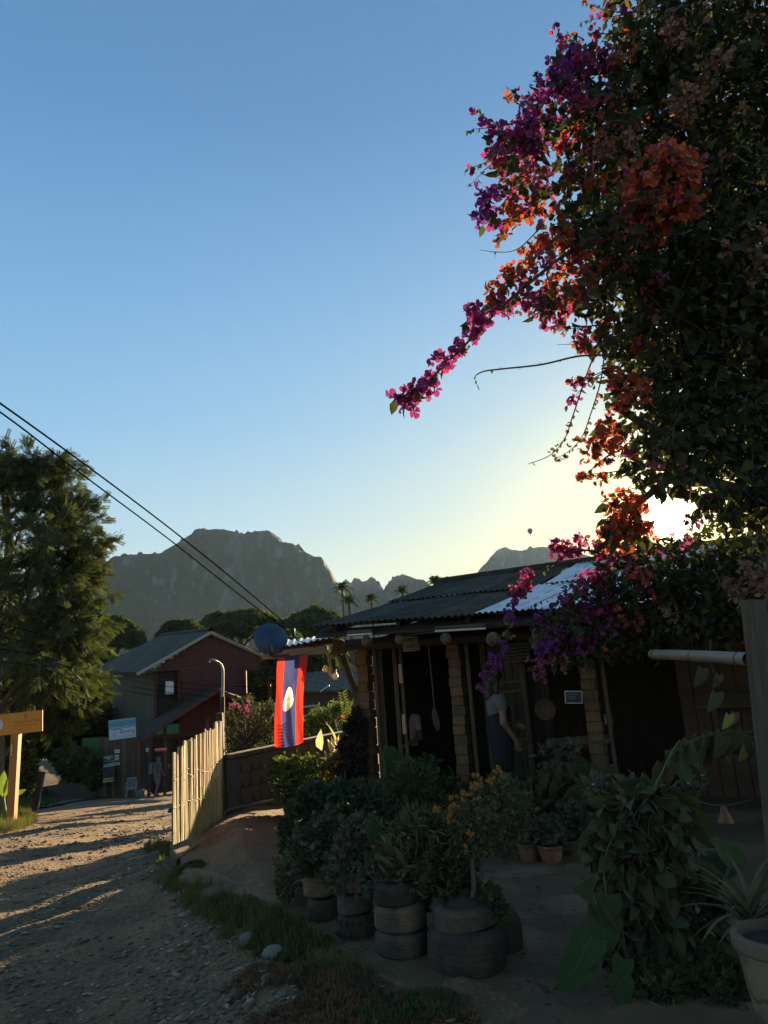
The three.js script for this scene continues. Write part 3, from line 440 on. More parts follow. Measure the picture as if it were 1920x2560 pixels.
// ---------- satellite dish ----------
{
  const d = 9.35, c = at(677, 1597, d), t = thing('satellite_dish', 'dark blue satellite dish on a bent pipe at the end of the beam', 'satellite dish', c.clone()), r = pxSize(41, c);
  const blueM = std({ color: lin(0.012, 0.045, 0.085), roughness: 0.5 });
  const dish = part('dish', lathe([[0.001, -0.075], [r * 0.3, -0.068], [r * 0.6, -0.048], [r * 0.85, -0.02], [r, 0.0], [r + 0.008, 0.004], [r + 0.006, -0.004], [r * 0.85, -0.027], [r * 0.5, -0.062], [0.001, -0.082]], 40), blueM, t);
  dish.rotation.set(-Math.PI / 2 - 0.35, 0, 0.15); dish.rotation.order = 'YXZ'; dish.rotation.y = 0.25;
  const P = (x, y, z = 0) => at(x, y, d + z).sub(c);
  part('bracket', flat([beam(P(676, 1612, -0.12), P(680, 1628, -0.1), 0.035, 0.05), beam(P(668, 1611, -0.13), P(672, 1640, -0.1), 0.018)]), M.steel, t);
  part('mast', tube([P(673, 1610, -0.13), P(674, 1632, -0.12), P(682, 1640, -0.1), P(700, 1640, -0.06), P(722, 1637, 0)], 0.017, 0.017, 8, 20), M.black, t);
  part('feed_arm', flat([tube([P(675, 1628, -0.12), P(690, 1632, -0.4)], 0.008), rbox(0.05, 0.05, 0.08, 0.01).translate(...P(691, 1629, -0.43).toArray())]), M.black, t);
}
// ---------- hanging lamps, balls, bulbs ----------
function bell(px, py, wTop, wBot, h, d, label) {
  const c = at(px, py, d), t = thing('wicker_lampshade', label, 'lampshade', c, 0, 'wicker lampshades under the eave'), k = pxSize(1, c), r0 = wTop / 2 * k, r1 = wBot / 2 * k, hh = h * k;
  const ring = (r, y, s = 0.006) => new THREE.TorusGeometry(r, s, 5, 26).rotateX(Math.PI / 2).translate(0, y, 0);
  part('hoop', flat([ring(r0, 0), ring(lerp(r0, r1, 0.45), -hh * 0.45), ring(r1, -hh * 0.86), ring(r1 * 1.02, -hh, 0.008)]), M.wicker, t);
  for (let i = 0; i < 22; i++) { const a = i / 22 * 2 * Math.PI; part('cane', beam(V(r0 * Math.cos(a), 0, r0 * Math.sin(a)), V(r1 * 1.03 * Math.cos(a), -hh * 1.02, r1 * 1.03 * Math.sin(a)), 0.013, 0.007, -a), M.wicker, t); }
  part('cord', tube([V(0, 0, 0), V(0, 0.16, 0)], 0.004, 0.004, 5), M.cable, t); part('top', lathe([[0.001, 0.01], [r0, 0.005], [r0, -0.01], [0.001, -0.01]], 22), M.wicker, t);
}
bell(1027, 1592, 32, 40, 34, 9.19, 'wicker bell lampshade hanging midway between the first two brick columns');
bell(846, 1602, 26, 38, 32, 10.03, 'wicker bell lampshade hanging by the lean-to roof end above the bulbs');
bell(1352, 1575, 40, 52, 42, 8.09, 'wicker bell lampshade half hidden under the purple bougainvillea');
function ball(px, py, r, d, label) {
  const c = at(px, py, d), t = thing('woven_ball', label, 'lampshade', c, 0, 'woven ball lamps'), k = pxSize(r, c), R = rng(px), g = [];
  for (let i = 0; i < 22; i++) { const q = new THREE.Quaternion().setFromEuler(new THREE.Euler(R() * 6, R() * 6, R() * 6)); g.push(new THREE.TorusGeometry(k, 0.0055, 4, 22).applyQuaternion(q)); }
  part('weave', flat(g), M.wicker, t); part('inner_shell', new THREE.SphereGeometry(k * 0.93, 16, 10), M.midWood, t); part('cord', tube([V(0, k, 0), V(0, k + 0.12, 0)], 0.004, 0.004, 5), M.cable, t);
}
ball(917, 1602, 13, 9.27, 'round woven ball hanging nearest to the lean-to');
ball(1001, 1597, 13, 9.19, 'round woven ball hanging beside the bell lampshade over the doorway');
ball(1115, 1597, 14, 8.68, 'round woven ball hanging in front of the middle brick column');
ball(1233, 1598, 17, 8.35, 'round woven ball hanging at the end of the long tube light');
function tubeLight(x0, y0, x1, y1, d0, d1, label) { const a = at(x0, y0, d0), b = at(x1, y1, d1), t = thing('tube_light', label, 'tube light', a.clone(), 0, 'unlit tube lights under the eave'); part('tube', tube([V(0, 0, 0), b.clone().sub(a)], 0.014, 0.014, 8), std({ color: lin(0.62, 0.6, 0.5), roughness: 0.4 }), t); part('housing', beam(V(0, 0.03, 0), b.clone().sub(a).add(V(0, 0.03, 0)), 0.05, 0.03), M.midWood, t); }
tubeLight(1088, 1578, 1214, 1571, 8.60, 8.35, 'long unlit tube light on the beam near the zinc roof sheets'); tubeLight(868, 1588, 930, 1584, 9.19, 9.1, 'short unlit tube light on the beam beside the lean-to');
function bulb(px, py, d, label, len) { const c = at(px, py, d), t = thing('light_bulb', label, 'light bulb', c), s = 0.043; part('glass', lathe([[0.001, -s], [s * 0.6, -s * 0.85], [s * 0.95, -s * 0.3], [s, 0], [s * 0.85, s * 0.5], [s * 0.5, s * 1.05], [s * 0.4, s * 1.3]], 18), phys({ color: lin(0.85, 0.74, 0.6), roughness: 0.25, transmission: 0.5, thickness: 0, side: THREE.DoubleSide }), t); part('socket', lathe([[s * 0.42, s * 1.2], [s * 0.46, s * 2.1], [0.001, s * 2.15]], 12), M.black, t); part('cord', tube([V(0, s * 2, 0), V(0.005, len * 0.5, 0), V(0, len, 0)], 0.005, 0.005, 5), M.cable, t); }
bulb(814, 1673, 9.78, 'smaller-looking bare bulb on a cord close to the flag', 0.36); bulb(838, 1692, 9.69, 'bare bulb hanging lower, under the shell ornament', 0.5);
{ const c = at(829, 1655, 9.86), t = thing('shell_ornament', 'dangling ornament of curled pale shells or wood under the lampshade', 'ornament', c), R = rng(61), sm = phys({ color: lin(0.5, 0.38, 0.27), roughness: 0.6, transmission: 0.2, thickness: 0, side: THREE.DoubleSide });
  for (let i = 0; i < 9; i++) { const y = 0.10 - i * 0.037, a = R() * 6, g = new THREE.SphereGeometry(0.045, 9, 7, 0, Math.PI * 1.2, 0.2, 2.2).scale(0.55, 1.15, 0.5); const m = part('shell', g, sm, t); m.position.set(0.02 * Math.cos(a), y, 0.02 * Math.sin(a)); m.rotation.set((R() - 0.5), a, (R() - 0.5) * 1.4); } part('cord', tube([V(0, -0.22, 0), V(0.004, 0.1, 0), V(0, 0.3, 0)], 0.003, 0.003, 4), M.cable, t); }
// a paddle leaning by the middle column, notices, hat, switch
{ const b = at(1097, 1925, 9.53), t = thing('wooden_paddle', 'long wooden paddle leaning against the wall beside the middle column', 'paddle', b.clone().setY(0)), P = (x, y, d = 9.45) => at(x, y, d).sub(t.position);
  part('shaft', tube([P(1071, 1608), P(1079, 1690), P(1087, 1775)], 0.011, 0.012, 7), M.brownWood, t); part('blade', new THREE.SphereGeometry(1, 14, 10).scale(0.045, 0.15, 0.012).rotateZ(0.12).translate(...P(1090, 1798).toArray()), M.brownWood, t); }
function canvasTex(w, h, draw) { const c = document.createElement('canvas'); c.width = w; c.height = h; draw(c.getContext('2d'), w, h); const t = new THREE.CanvasTexture(c); t.colorSpace = THREE.SRGBColorSpace; return t; }
function board(name, w, h, tex, frame = M.greyWood, parent, depth = 0.02) {
  part('backing', rbox(w + 0.012, h + 0.012, depth, 0.003), frame, parent); const g = new THREE.PlaneGeometry(w, h).translate(0, 0, depth / 2 + 0.003); const m = part(name, g, std({ map: tex, roughness: 0.6 }), parent); return m;
}
{ const c = at(1434, 1743, 8.39), t = thing('notice_board', 'small blue notice with white writing on the brick column right of the woman', 'sign', c); t.rotation.y = -0.2; t.rotation.z = -0.07;
  const tx = canvasTex(256, 180, (x, w, h) => { x.fillStyle = '#2c3040'; x.fillRect(0, 0, w, h); x.strokeStyle = '#85858a'; x.lineWidth = 8; x.strokeRect(4, 4, w - 8, h - 8); x.fillStyle = '#8b8c94'; x.font = 'bold 24px sans-serif'; ['Guest Rooms', 'Restaurant', 'WELCOME'].forEach((s, i) => x.fillText(s, 28, 46 + i * 36)); x.fillStyle = '#15182a'; x.font = 'bold 28px sans-serif'; x.fillText('Free Wifi', 36, 154); });
  board('printed_face', pxSize(40, c), pxSize(28, c), tx, M.white, t, 0.012); }
{ const c = at(1521, 1798, 8.60), t = thing('wall_switch', 'small pale framed notice on the dark plank wall', 'notice', c); t.rotation.y = -0.4; const k = pxSize(1, c); board('paper', 18 * k, 24 * k, canvasTex(64, 84, (x, w, h) => { x.fillStyle = '#8a8470'; x.fillRect(0, 0, w, h); x.fillStyle = '#3d392d'; x.fillRect(14, 16, 36, 52); x.fillStyle = '#8a8470'; for (let i = 0; i < 4; i++) x.fillRect(20, 24 + i * 11, 24, 4); }), M.greyWood, t, 0.015); }
{ const c = at(1362, 1775, 8.60), t = thing('round_tray', 'round woven tray hanging on the wall beside the woman', 'tray', c); const k = pxSize(24, c), g = lathe([[0.001, 0], [k * 0.85, 0.005], [k, 0.03], [k * 1.02, 0.028], [k * 0.87, -0.006], [0.001, -0.012]], 28).rotateX(Math.PI / 2 - 0.1); part('tray', g, M.brownWood, t); part('rim', new THREE.TorusGeometry(k, 0.01, 6, 30).rotateX(-0.1).translate(0, 0.003, 0.03), M.brownWood, t); }
// bamboo crossbar, post, hanging clay bell and string on the right
{ const a = at(1632, 1636, 6.2), b = at(1872, 1648, 4.6), t = thing('bamboo_pole', 'thick pale bamboo pole running level into the weathered post', 'pole', a.clone()), v = b.clone().sub(a);
  part('pole', tube([V(0, 0, 0), v.clone().multiplyScalar(0.5).add(V(0, 0.005, 0)), v], 0.04, 0.042, 16), std({ color: lin(0.2, 0.165, 0.115), roughness: 0.5 }), t);
  for (const f of [0.04, 0.5, 0.93]) { const r = new THREE.TorusGeometry(0.041, 0.006, 6, 20); const m = part('joint', r, M.greyWood, t); m.position.copy(v).multiplyScalar(f); m.quaternion.setFromUnitVectors(V(0, 0, 1), v.clone().normalize()); } }
{ const a = ghit(1985, 2590), b = at(1893, 1530, -a.z), t = thing('wooden_post', 'weathered grey wooden post leaning at the edge of the yard', 'post', a.clone()); part('post', beam(V(0.02, -0.1, 0), b.clone().sub(a).add(V(-0.01, 0.06, 0)), 0.088, 0.08, 0.3), std({ map: M.greyWood.map, color: lin(0.75, 0.72, 0.66), bumpMap: grainBump, bumpScale: 0.008, roughness: 0.9 }), t); }
{ const a = at(1722, 1998, 5.6), b = at(1880, 2000, 4.4), m = at(1800, 2014, 5), t = thing('clothes_line', 'slack thin string tied to the weathered post', 'string', a.clone()); part('string', tube([V(0, 0, 0), m.clone().sub(a), b.clone().sub(a)], 0.004, 0.004, 5, 14), M.greyWood, t);
  const c = at(1808, 2014, 5.05), u = thing('clay_bell', 'terracotta bell hanging upside down from the string', 'bell', c), k = pxSize(1, c); part('bell', lathe([[0.001, 0], [6 * k, -2 * k], [9 * k, -14 * k], [17 * k, -34 * k], [21 * k, -38 * k], [19 * k, -40 * k], [15 * k, -34 * k], [0.001, -10 * k]], 22), M.clay, u); part('loop', new THREE.TorusGeometry(4 * k, 1.2 * k, 5, 12).translate(0, 2 * k, 0), M.greyWood, u); }
// ---------- wires ----------
function wire(name, label, pts, r, cat = 'cable', group) { const P = pts.map((p) => at(...p)), t = thing(name, label, cat, P[0].clone(), 0, group); part('wire', tube(P.map((p) => p.clone().sub(P[0])), r, r, 6, 60), M.cable, t); return t; }
wire('power_cable', 'upper of the two black power cables slanting down to the shop roof', [[-120, 925, 4.6], [0, 1008, 5.0], [200, 1152, 6.0], [430, 1325, 7.6], [600, 1462, 8.6], [722, 1566, 9.6]], 0.0085, 'cable');
wire('power_cable', 'lower of the two black power cables slanting down to the shop roof', [[-120, 952, 4.6], [0, 1030, 5.0], [200, 1182, 6.0], [430, 1354, 7.6], [600, 1488, 8.6], [722, 1580, 9.6]], 0.0075, 'cable');
wire('power_cable', 'short tangled lead hanging from the shop corner over the lean-to roof', [[722, 1570, 9.6], [733, 1582, 9.5], [742, 1600, 9.4], [764, 1608, 9.35], [790, 1618, 9.3]], 0.007, 'cable');
{ const c = at(733, 1580, 9.61), t = thing('insulator', 'dark cable clamp at the shop roof corner', 'insulator', c); part('body', lathe([[0.001, -0.05], [0.03, -0.045], [0.02, -0.01], [0.035, 0], [0.02, 0.01], [0.03, 0.045], [0.001, 0.05]], 14), M.black, t); }
for (let i = 0; i < 4; i++) wire('street_wire', ['topmost', 'second', 'third', 'lowest'][i] + ' of the faint street wires crossing before the big tree', [[-60, 1545 + i * 34, 17], [120, 1592 + i * 26, 20], [330, 1688 + i * 14, 27], [560, 1714 + i * 16, 31], [900, 1725 + i * 22, 34]], 0.011, 'wire', 'thin street wires across the tree and the red house');
// ---------- hot-air balloons ----------
for (const [px, py, w, d, label] of [[1325, 1327, 13, 1500, 'tiny hot-air balloon high above the hazy mountain'], [1229, 1395, 8, 2000, 'tiny hot-air balloon low beside the slope of the hazy mountain']]) {
  const c = at(px, py, d), r = pxSize(w / 2, c), t = thing('hot_air_balloon', label, 'hot-air balloon', c), bm = std({ color: lin(0.10, 0.09, 0.09), roughness: 0.9 });
  part('envelope', lathe([[0.001, r], [r * 0.6, r * 0.82], [r * 0.95, r * 0.35], [r, 0], [r * 0.85, -r * 0.5], [r * 0.5, -r * 1.05], [r * 0.22, -r * 1.35]], 20), bm, t); part('basket', box(r * 0.3, r * 0.28, r * 0.3, 0, -r * 1.75, 0), bm, t);
  part('rope', flat([-1, 1].map((s) => tube([V(s * r * 0.2, -r * 1.3, 0), V(s * r * 0.13, -r * 1.65, 0)], r * 0.03, r * 0.03, 4))), bm, t);
}

// ---------- the red house down the road ----------
const P3 = (x, y, d) => at(x, y, d);
{
  const hy = -3.35, GL = V(-12.77, 0, -37), GR = V(-6.5, 0, -40.6), gd = GR.clone().sub(GL).setY(0).normalize(), back = V(-0.5, 0, -0.866), t = thing('red_house', 'two-storey red timber house with a dark gable roof down the road', 'house', V(-9.6, hy, -39.5)), L = (g) => at0(g, t.position), add = (n, g, m) => part(n, L(g), m, t);
  const wallW = GL.distanceTo(GR) - 1.0, E = (s, y, o = 0) => GL.clone().addScaledVector(gd, s + 0.5).addScaledVector(back, o).setY(y);   // s along the gable wall
  const eL = 2.75, apY = 4.72, mid = wallW / 2;
  // horizontal boards of the gable wall, one by one
  const eaveW = 2.6, turn = Math.atan2(-gd.z, gd.x);
  for (let y = -0.6, k = 0; y < apY - 0.35; y += 0.2, k++) { const f = y < eaveW ? 1 : 1 - (y - eaveW) / (apY - 0.1 - eaveW), s0 = y < 2.5 ? 1.25 : Math.max(mid - mid * f, 0.1), s1 = y < 2.3 ? 4.75 : mid + mid * f - 0.1; if (s1 - s0 < 0.3) continue; const g = rbox(s1 - s0, 0.21, 0.03, 0.005).rotateX(-0.09).rotateY(turn).translate(...E((s0 + s1) / 2, y + 0.1, 0).toArray()); add('siding_board', g, M.redPaint); }
  add('inner_wall', slab(E(0, hy, 0.35), E(4.75, hy, 0.35), E(4.75, 2.6, 0.35), E(0, 2.6, 0.35), 0.1), M.darkWood);
  // ground storey: dark boards, posts, doors
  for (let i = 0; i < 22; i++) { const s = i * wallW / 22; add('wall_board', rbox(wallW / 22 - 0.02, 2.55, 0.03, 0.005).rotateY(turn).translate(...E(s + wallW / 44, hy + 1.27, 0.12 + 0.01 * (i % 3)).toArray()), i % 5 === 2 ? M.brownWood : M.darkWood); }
  add('floor_beam', beam(E(0, -0.68, -0.1), E(wallW, -0.68, -0.1), 0.22, 0.2), M.brownWood);
  for (const s of [0.05, 1.25, 4.78, 6.15]) add('corner_post', beam(E(s, s === 6.15 || s === 4.78 ? -0.7 : hy, -0.06), E(s, 2.55, -0.06), 0.16), M.redPaint);
  // left upper opening with a pale pane and a turquoise parapet; right upper balcony
  const win = add('window', rbox(0.5, 0.75, 0.05).rotateY(turn).translate(...E(0.75, 1.75, -0.02).toArray()), M.greyWood); part('pane', L(rbox(0.4, 0.62, 0.02).rotateY(turn).translate(...E(0.75, 1.75, -0.06).toArray())), std({ color: lin(0.55, 0.62, 0.66), roughness: 0.15 }), win);
  add('parapet', rbox(1.25, 0.55, 0.06).rotateY(turn).translate(...E(0.6, -0.35, -0.1).toArray()), M.teal); add('parapet', rbox(1.4, 0.5, 0.06).rotateY(turn).translate(...E(5.5, -0.35, -0.1).toArray()), M.teal);
  for (let i = 0; i < 9; i++) add('baluster', beam(E(4.9 + i * 0.15, 0.0, -0.08), E(4.9 + i * 0.15, 0.5, -0.08), 0.03), M.redPaint);
  add('rail', beam(E(4.8, 0.55, -0.08), E(6.2, 0.55, -0.08), 0.06), std({ color: lin(0.5, 0.5, 0.46), roughness: 0.6 }));
  // long side wall with shuttered windows, pale green boards
  const Sd = (o, y) => E(0, y, o);
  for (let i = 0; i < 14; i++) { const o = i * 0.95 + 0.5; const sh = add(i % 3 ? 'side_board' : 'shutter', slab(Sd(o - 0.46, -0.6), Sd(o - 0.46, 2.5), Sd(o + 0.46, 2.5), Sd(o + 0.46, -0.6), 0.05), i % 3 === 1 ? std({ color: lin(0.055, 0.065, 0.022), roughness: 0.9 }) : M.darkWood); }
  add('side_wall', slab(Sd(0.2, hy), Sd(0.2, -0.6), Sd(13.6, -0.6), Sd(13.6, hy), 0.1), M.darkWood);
  // roof: two slopes in courses of sheets
  const A = P3(527, 1578, 38.3), Bk = P3(402, 1590, 48.5), el = P3(343, 1682, 36.4), er = P3(688, 1650, 40.6), elb = P3(232, 1676, 46.5), erb = er.clone().add(Bk).sub(A);
  const course = (a, b, c, d, n, m) => { for (let i = 0; i < n; i++) { const p = (q, r, f) => q.clone().lerp(r, f); for (let k = 0; k < m; k++) { const f0 = i / n, f1 = Math.min(1, (i + 1.12) / n), g0 = k / m, g1 = (k + 0.985) / m, q = (f, g) => p(p(a, b, g), p(d, c, g), f); const up = V(0, 0.03 + 0.05 * ((i * 7 + k * 3) % 3) / 3, 0); add('roof_sheet', slab(q(f0, g0), q(f0, g1), q(f1, g1).add(up), q(f1, g0).add(up), 0.03), M.roofs[(i * 5 + k * 3) % 4]); } } };
  course(el, elb, Bk, A, 5, 9); course(A, Bk, erb, er, 4, 6);
  const trim = std({ color: lin(0.30, 0.26, 0.22), roughness: 0.8 });
  add('barge_board', beam(el.clone().add(V(0, -0.08, 0.06)), A.clone().add(V(0, -0.08, 0.06)), 0.16, 0.05, 0), trim); add('barge_board', beam(er.clone().add(V(0, -0.08, 0.06)), A.clone().add(V(0, -0.08, 0.06)), 0.16, 0.05, 0), trim); add('ridge_cap', tube([A.clone().add(V(0, 0.06, 0)), Bk.clone().add(V(0, 0.06, 0))], 0.13, 0.13, 7), M.roofDark);
  // porch roof over the road front
  const pa = P3(545, 1722, 37.2), pl = P3(352, 1846, 34.2), plb = P3(372, 1800, 37.4), pr = P3(705, 1792, 37.6), pab = P3(520, 1712, 39.6), prb = P3(700, 1775, 40.2);
  add('porch_roof', slab(pl, pa, pab, plb, 0.06), M.roofDark); add('porch_roof', slab(pa, pr, prb, pab, 0.06), M.roofDark);
  add('porch_fascia', beam(pl.clone().add(V(0, -0.08, 0.03)), pa.clone().add(V(0, -0.08, 0.03)), 0.2, 0.05), M.redPaint); add('porch_fascia', beam(pr.clone().add(V(0, -0.08, 0.03)), pa.clone().add(V(0, -0.08, 0.03)), 0.2, 0.05), M.brownWood);
  for (const [x, y] of [[372, 1958], [412, 1962], [520, 1965], [640, 1950]]) { const q = P3(x, y, 35.6); add('porch_post', beam(q.clone().setY(hy), q.clone().setY(pl.y + (x > 400 ? 0.6 : 0.15)), 0.12), M.brownWood); }
  // side annexe left of the porch carrying the poster
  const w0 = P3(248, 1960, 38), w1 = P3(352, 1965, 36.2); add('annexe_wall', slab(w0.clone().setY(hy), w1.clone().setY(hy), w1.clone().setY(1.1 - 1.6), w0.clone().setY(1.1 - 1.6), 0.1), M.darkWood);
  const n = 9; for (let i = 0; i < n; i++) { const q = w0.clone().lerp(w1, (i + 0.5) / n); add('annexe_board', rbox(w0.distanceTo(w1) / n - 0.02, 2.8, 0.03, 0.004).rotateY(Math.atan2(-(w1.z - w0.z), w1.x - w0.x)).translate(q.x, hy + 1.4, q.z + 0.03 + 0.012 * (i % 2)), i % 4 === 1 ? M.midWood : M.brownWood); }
}
{ // poster, banner and papers on the house front
  const c = P3(306, 1822, 35.4), k = pxSize(1, c), t = thing('poster_board', 'large white and blue poster fixed tilted on the dark annexe wall', 'poster', c); t.rotation.set(0, 0.25, 0.05);
  board('printed_face', 64 * k, 48 * k, canvasTex(512, 380, (x, w, h) => { const g = x.createLinearGradient(0, 0, 0, h); g.addColorStop(0, '#7fa6b4'); g.addColorStop(0.3, '#4f9cc0'); g.addColorStop(0.5, '#c3ccd4'); g.addColorStop(1, '#b3bccc'); x.fillStyle = g; x.fillRect(0, 0, w, h); const R = rng(5); x.strokeStyle = '#223c4a'; x.lineWidth = 7; for (let r = 0; r < 3; r++) { x.beginPath(); for (let i = 0; i <= 20; i++) x.lineTo(i * w / 20, 50 + r * 52 + 14 * Math.sin(i * 0.9 + r) + 18 * R()); x.stroke(); } x.fillStyle = '#1c2530'; x.font = 'bold 46px serif'; x.fillText('Nam Song', 40, 205); x.font = 'italic bold 60px serif'; x.fillText('Kayaking', 200, 265); x.font = '24px sans-serif'; x.fillText('tubing trips', 30, 260); for (let i = 0; i < 12; i++) x.fillRect(40 + R() * 430, 285 + R() * 70, 10 + 40 * R(), 5); x.strokeStyle = '#8fae9a'; x.lineWidth = 9; x.strokeRect(4, 4, w - 8, h - 8); }), M.greyWood, t, 0.04);
  const b = P3(272, 1922, 34.6), kb = pxSize(1, b), u = thing('standing_banner', 'tall narrow photo banner standing at the corner of the house', 'banner', b.clone().setY(-3.3)); u.rotation.y = 0.15; const m = new THREE.Group(); m.name = 'banner'; m.position.y = b.y + 3.3; u.add(m);
  part('backing', rbox(27 * kb, 66 * kb, 0.03, 0.004), M.greyWood, m); part('printed_face', new THREE.PlaneGeometry(26 * kb, 64 * kb).translate(0, 0, 0.019), std({ map: canvasTex(200, 500, (x, w, h) => { const R = rng(8), cols = ['#4b6870', '#1d2b33', '#6f8f96', '#26343c', '#7fa0a4', '#aab6b4', '#394a44']; x.fillStyle = '#18222a'; x.fillRect(0, 0, w, h); for (let i = 0; i < 26; i++) { x.fillStyle = cols[Math.floor(R() * 7)]; x.beginPath(); const y = R() * h; x.moveTo(0, y); x.lineTo(w, y - 40 * R()); x.lineTo(w, y + 20 * R()); x.lineTo(0, y + 30 * R()); x.fill(); } x.fillStyle = '#a89a62'; x.fillRect(8, 420, 184, 66); x.fillStyle = '#2b2a20'; for (let i = 0; i < 4; i++) { x.beginPath(); x.arc(34 + i * 44, 452, 16, 0, 7); x.fill(); } x.fillStyle = '#c6d4d6'; x.font = 'bold 26px sans-serif'; x.fillText('ADVENTURE', 14, 40); x.fillText('TOURS', 50, 74); }), roughness: 0.6 }), m);
  part('stake', flat([beam(V(-0.2, 0, -0.05), V(-0.2, b.y + 3.9, -0.05), 0.04), beam(V(0.2, 0, -0.05), V(0.2, b.y + 3.9, -0.05), 0.04)]), M.greyWood, u);
  for (const [x, y, w, h, label] of [[293, 1878, 13, 8, 'white paper notice above the others beside the standing banner'], [292, 1894, 10, 13, 'white paper notice in the middle, beside the standing banner'], [293, 1909, 14, 7, 'lowest white paper notice beside the standing banner'], [368, 1875, 6, 9, 'small white paper pinned on the wall left of the porch']]) { const p = P3(x, y, 34.9), kk = pxSize(1, p), q = thing('paper_notice', label, 'notice', p); part('sheet', rbox(w * kk, h * kk, 0.015, 0.002), std({ color: lin(0.55, 0.55, 0.52), roughness: 0.8 }), q); part('print', rbox(w * kk * 0.7, h * kk * 0.12, 0.004, 0.001).translate(0, h * kk * 0.2, 0.009), M.black, q); part('print', rbox(w * kk * 0.6, h * kk * 0.1, 0.004, 0.001).translate(0, -h * kk * 0.1, 0.009), M.black, q); }
  const rb = P3(402, 1874, 34.8), kr = pxSize(1, rb), rt = thing('red_banner', 'red and white cloth strip hung under the porch roof', 'banner', rb); part('red_cloth', rbox(30 * kr, 9 * kr, 0.02, 0.003), std({ color: lin(0.5, 0.05, 0.05), roughness: 0.8 }), rt); part('white_line', rbox(30 * kr, 1.5 * kr, 0.024, 0.002).translate(0, 1 * kr, 0.002), M.white, rt);
}
{ // plastic chair and bucket in front of the house
  const c = P3(329, 1952, 35.2); c.y = roadY(c.x, c.z); const t = thing('plastic_chair', 'white plastic garden chair standing outside the red house', 'chair', c); t.rotation.y = 0.3; const pm = std({ color: lin(0.26, 0.26, 0.26), roughness: 0.6 });
  part('seat', rbox(0.44, 0.04, 0.42, 0.015).translate(0, 0.42, 0), pm, t); for (const [x, z] of [[-1, -1], [1, -1], [-1, 1], [1, 1]]) part('leg', tube([V(x * 0.18, 0.42, z * 0.17), V(x * 0.24, 0, z * 0.22)], 0.03, 0.022, 6), pm, t);
  part('backrest', flat([-0.17, -0.085, 0, 0.085, 0.17].map((x) => beam(V(x, 0.43, -0.19), V(x * 1.1, 0.84, -0.27), 0.05, 0.015)).concat(beam(V(-0.2, 0.85, -0.27), V(0.2, 0.85, -0.27), 0.07, 0.02))), pm, t); for (const x of [-1, 1]) part('armrest', tube([V(x * 0.22, 0.42, 0.18), V(x * 0.25, 0.64, 0.17), V(x * 0.25, 0.66, -0.05), V(x * 0.21, 0.66, -0.22)], 0.022, 0.022, 6), pm, t);
  const b = P3(353, 1962, 34.9); b.y = roadY(b.x, b.z); const u = thing('bucket', 'small grey bucket on the ground between the chair and the backpacker', 'bucket', b); part('pail', lathe([[0.001, 0.0], [0.13, 0], [0.17, 0.3], [0.18, 0.31], [0.16, 0.3], [0.12, 0.02], [0.001, 0.02]], 18), std({ color: lin(0.2, 0.2, 0.21), roughness: 0.6 }), u); part('handle', new THREE.TorusGeometry(0.17, 0.008, 5, 16, Math.PI).translate(0, 0.3, 0), M.steel, u);
}
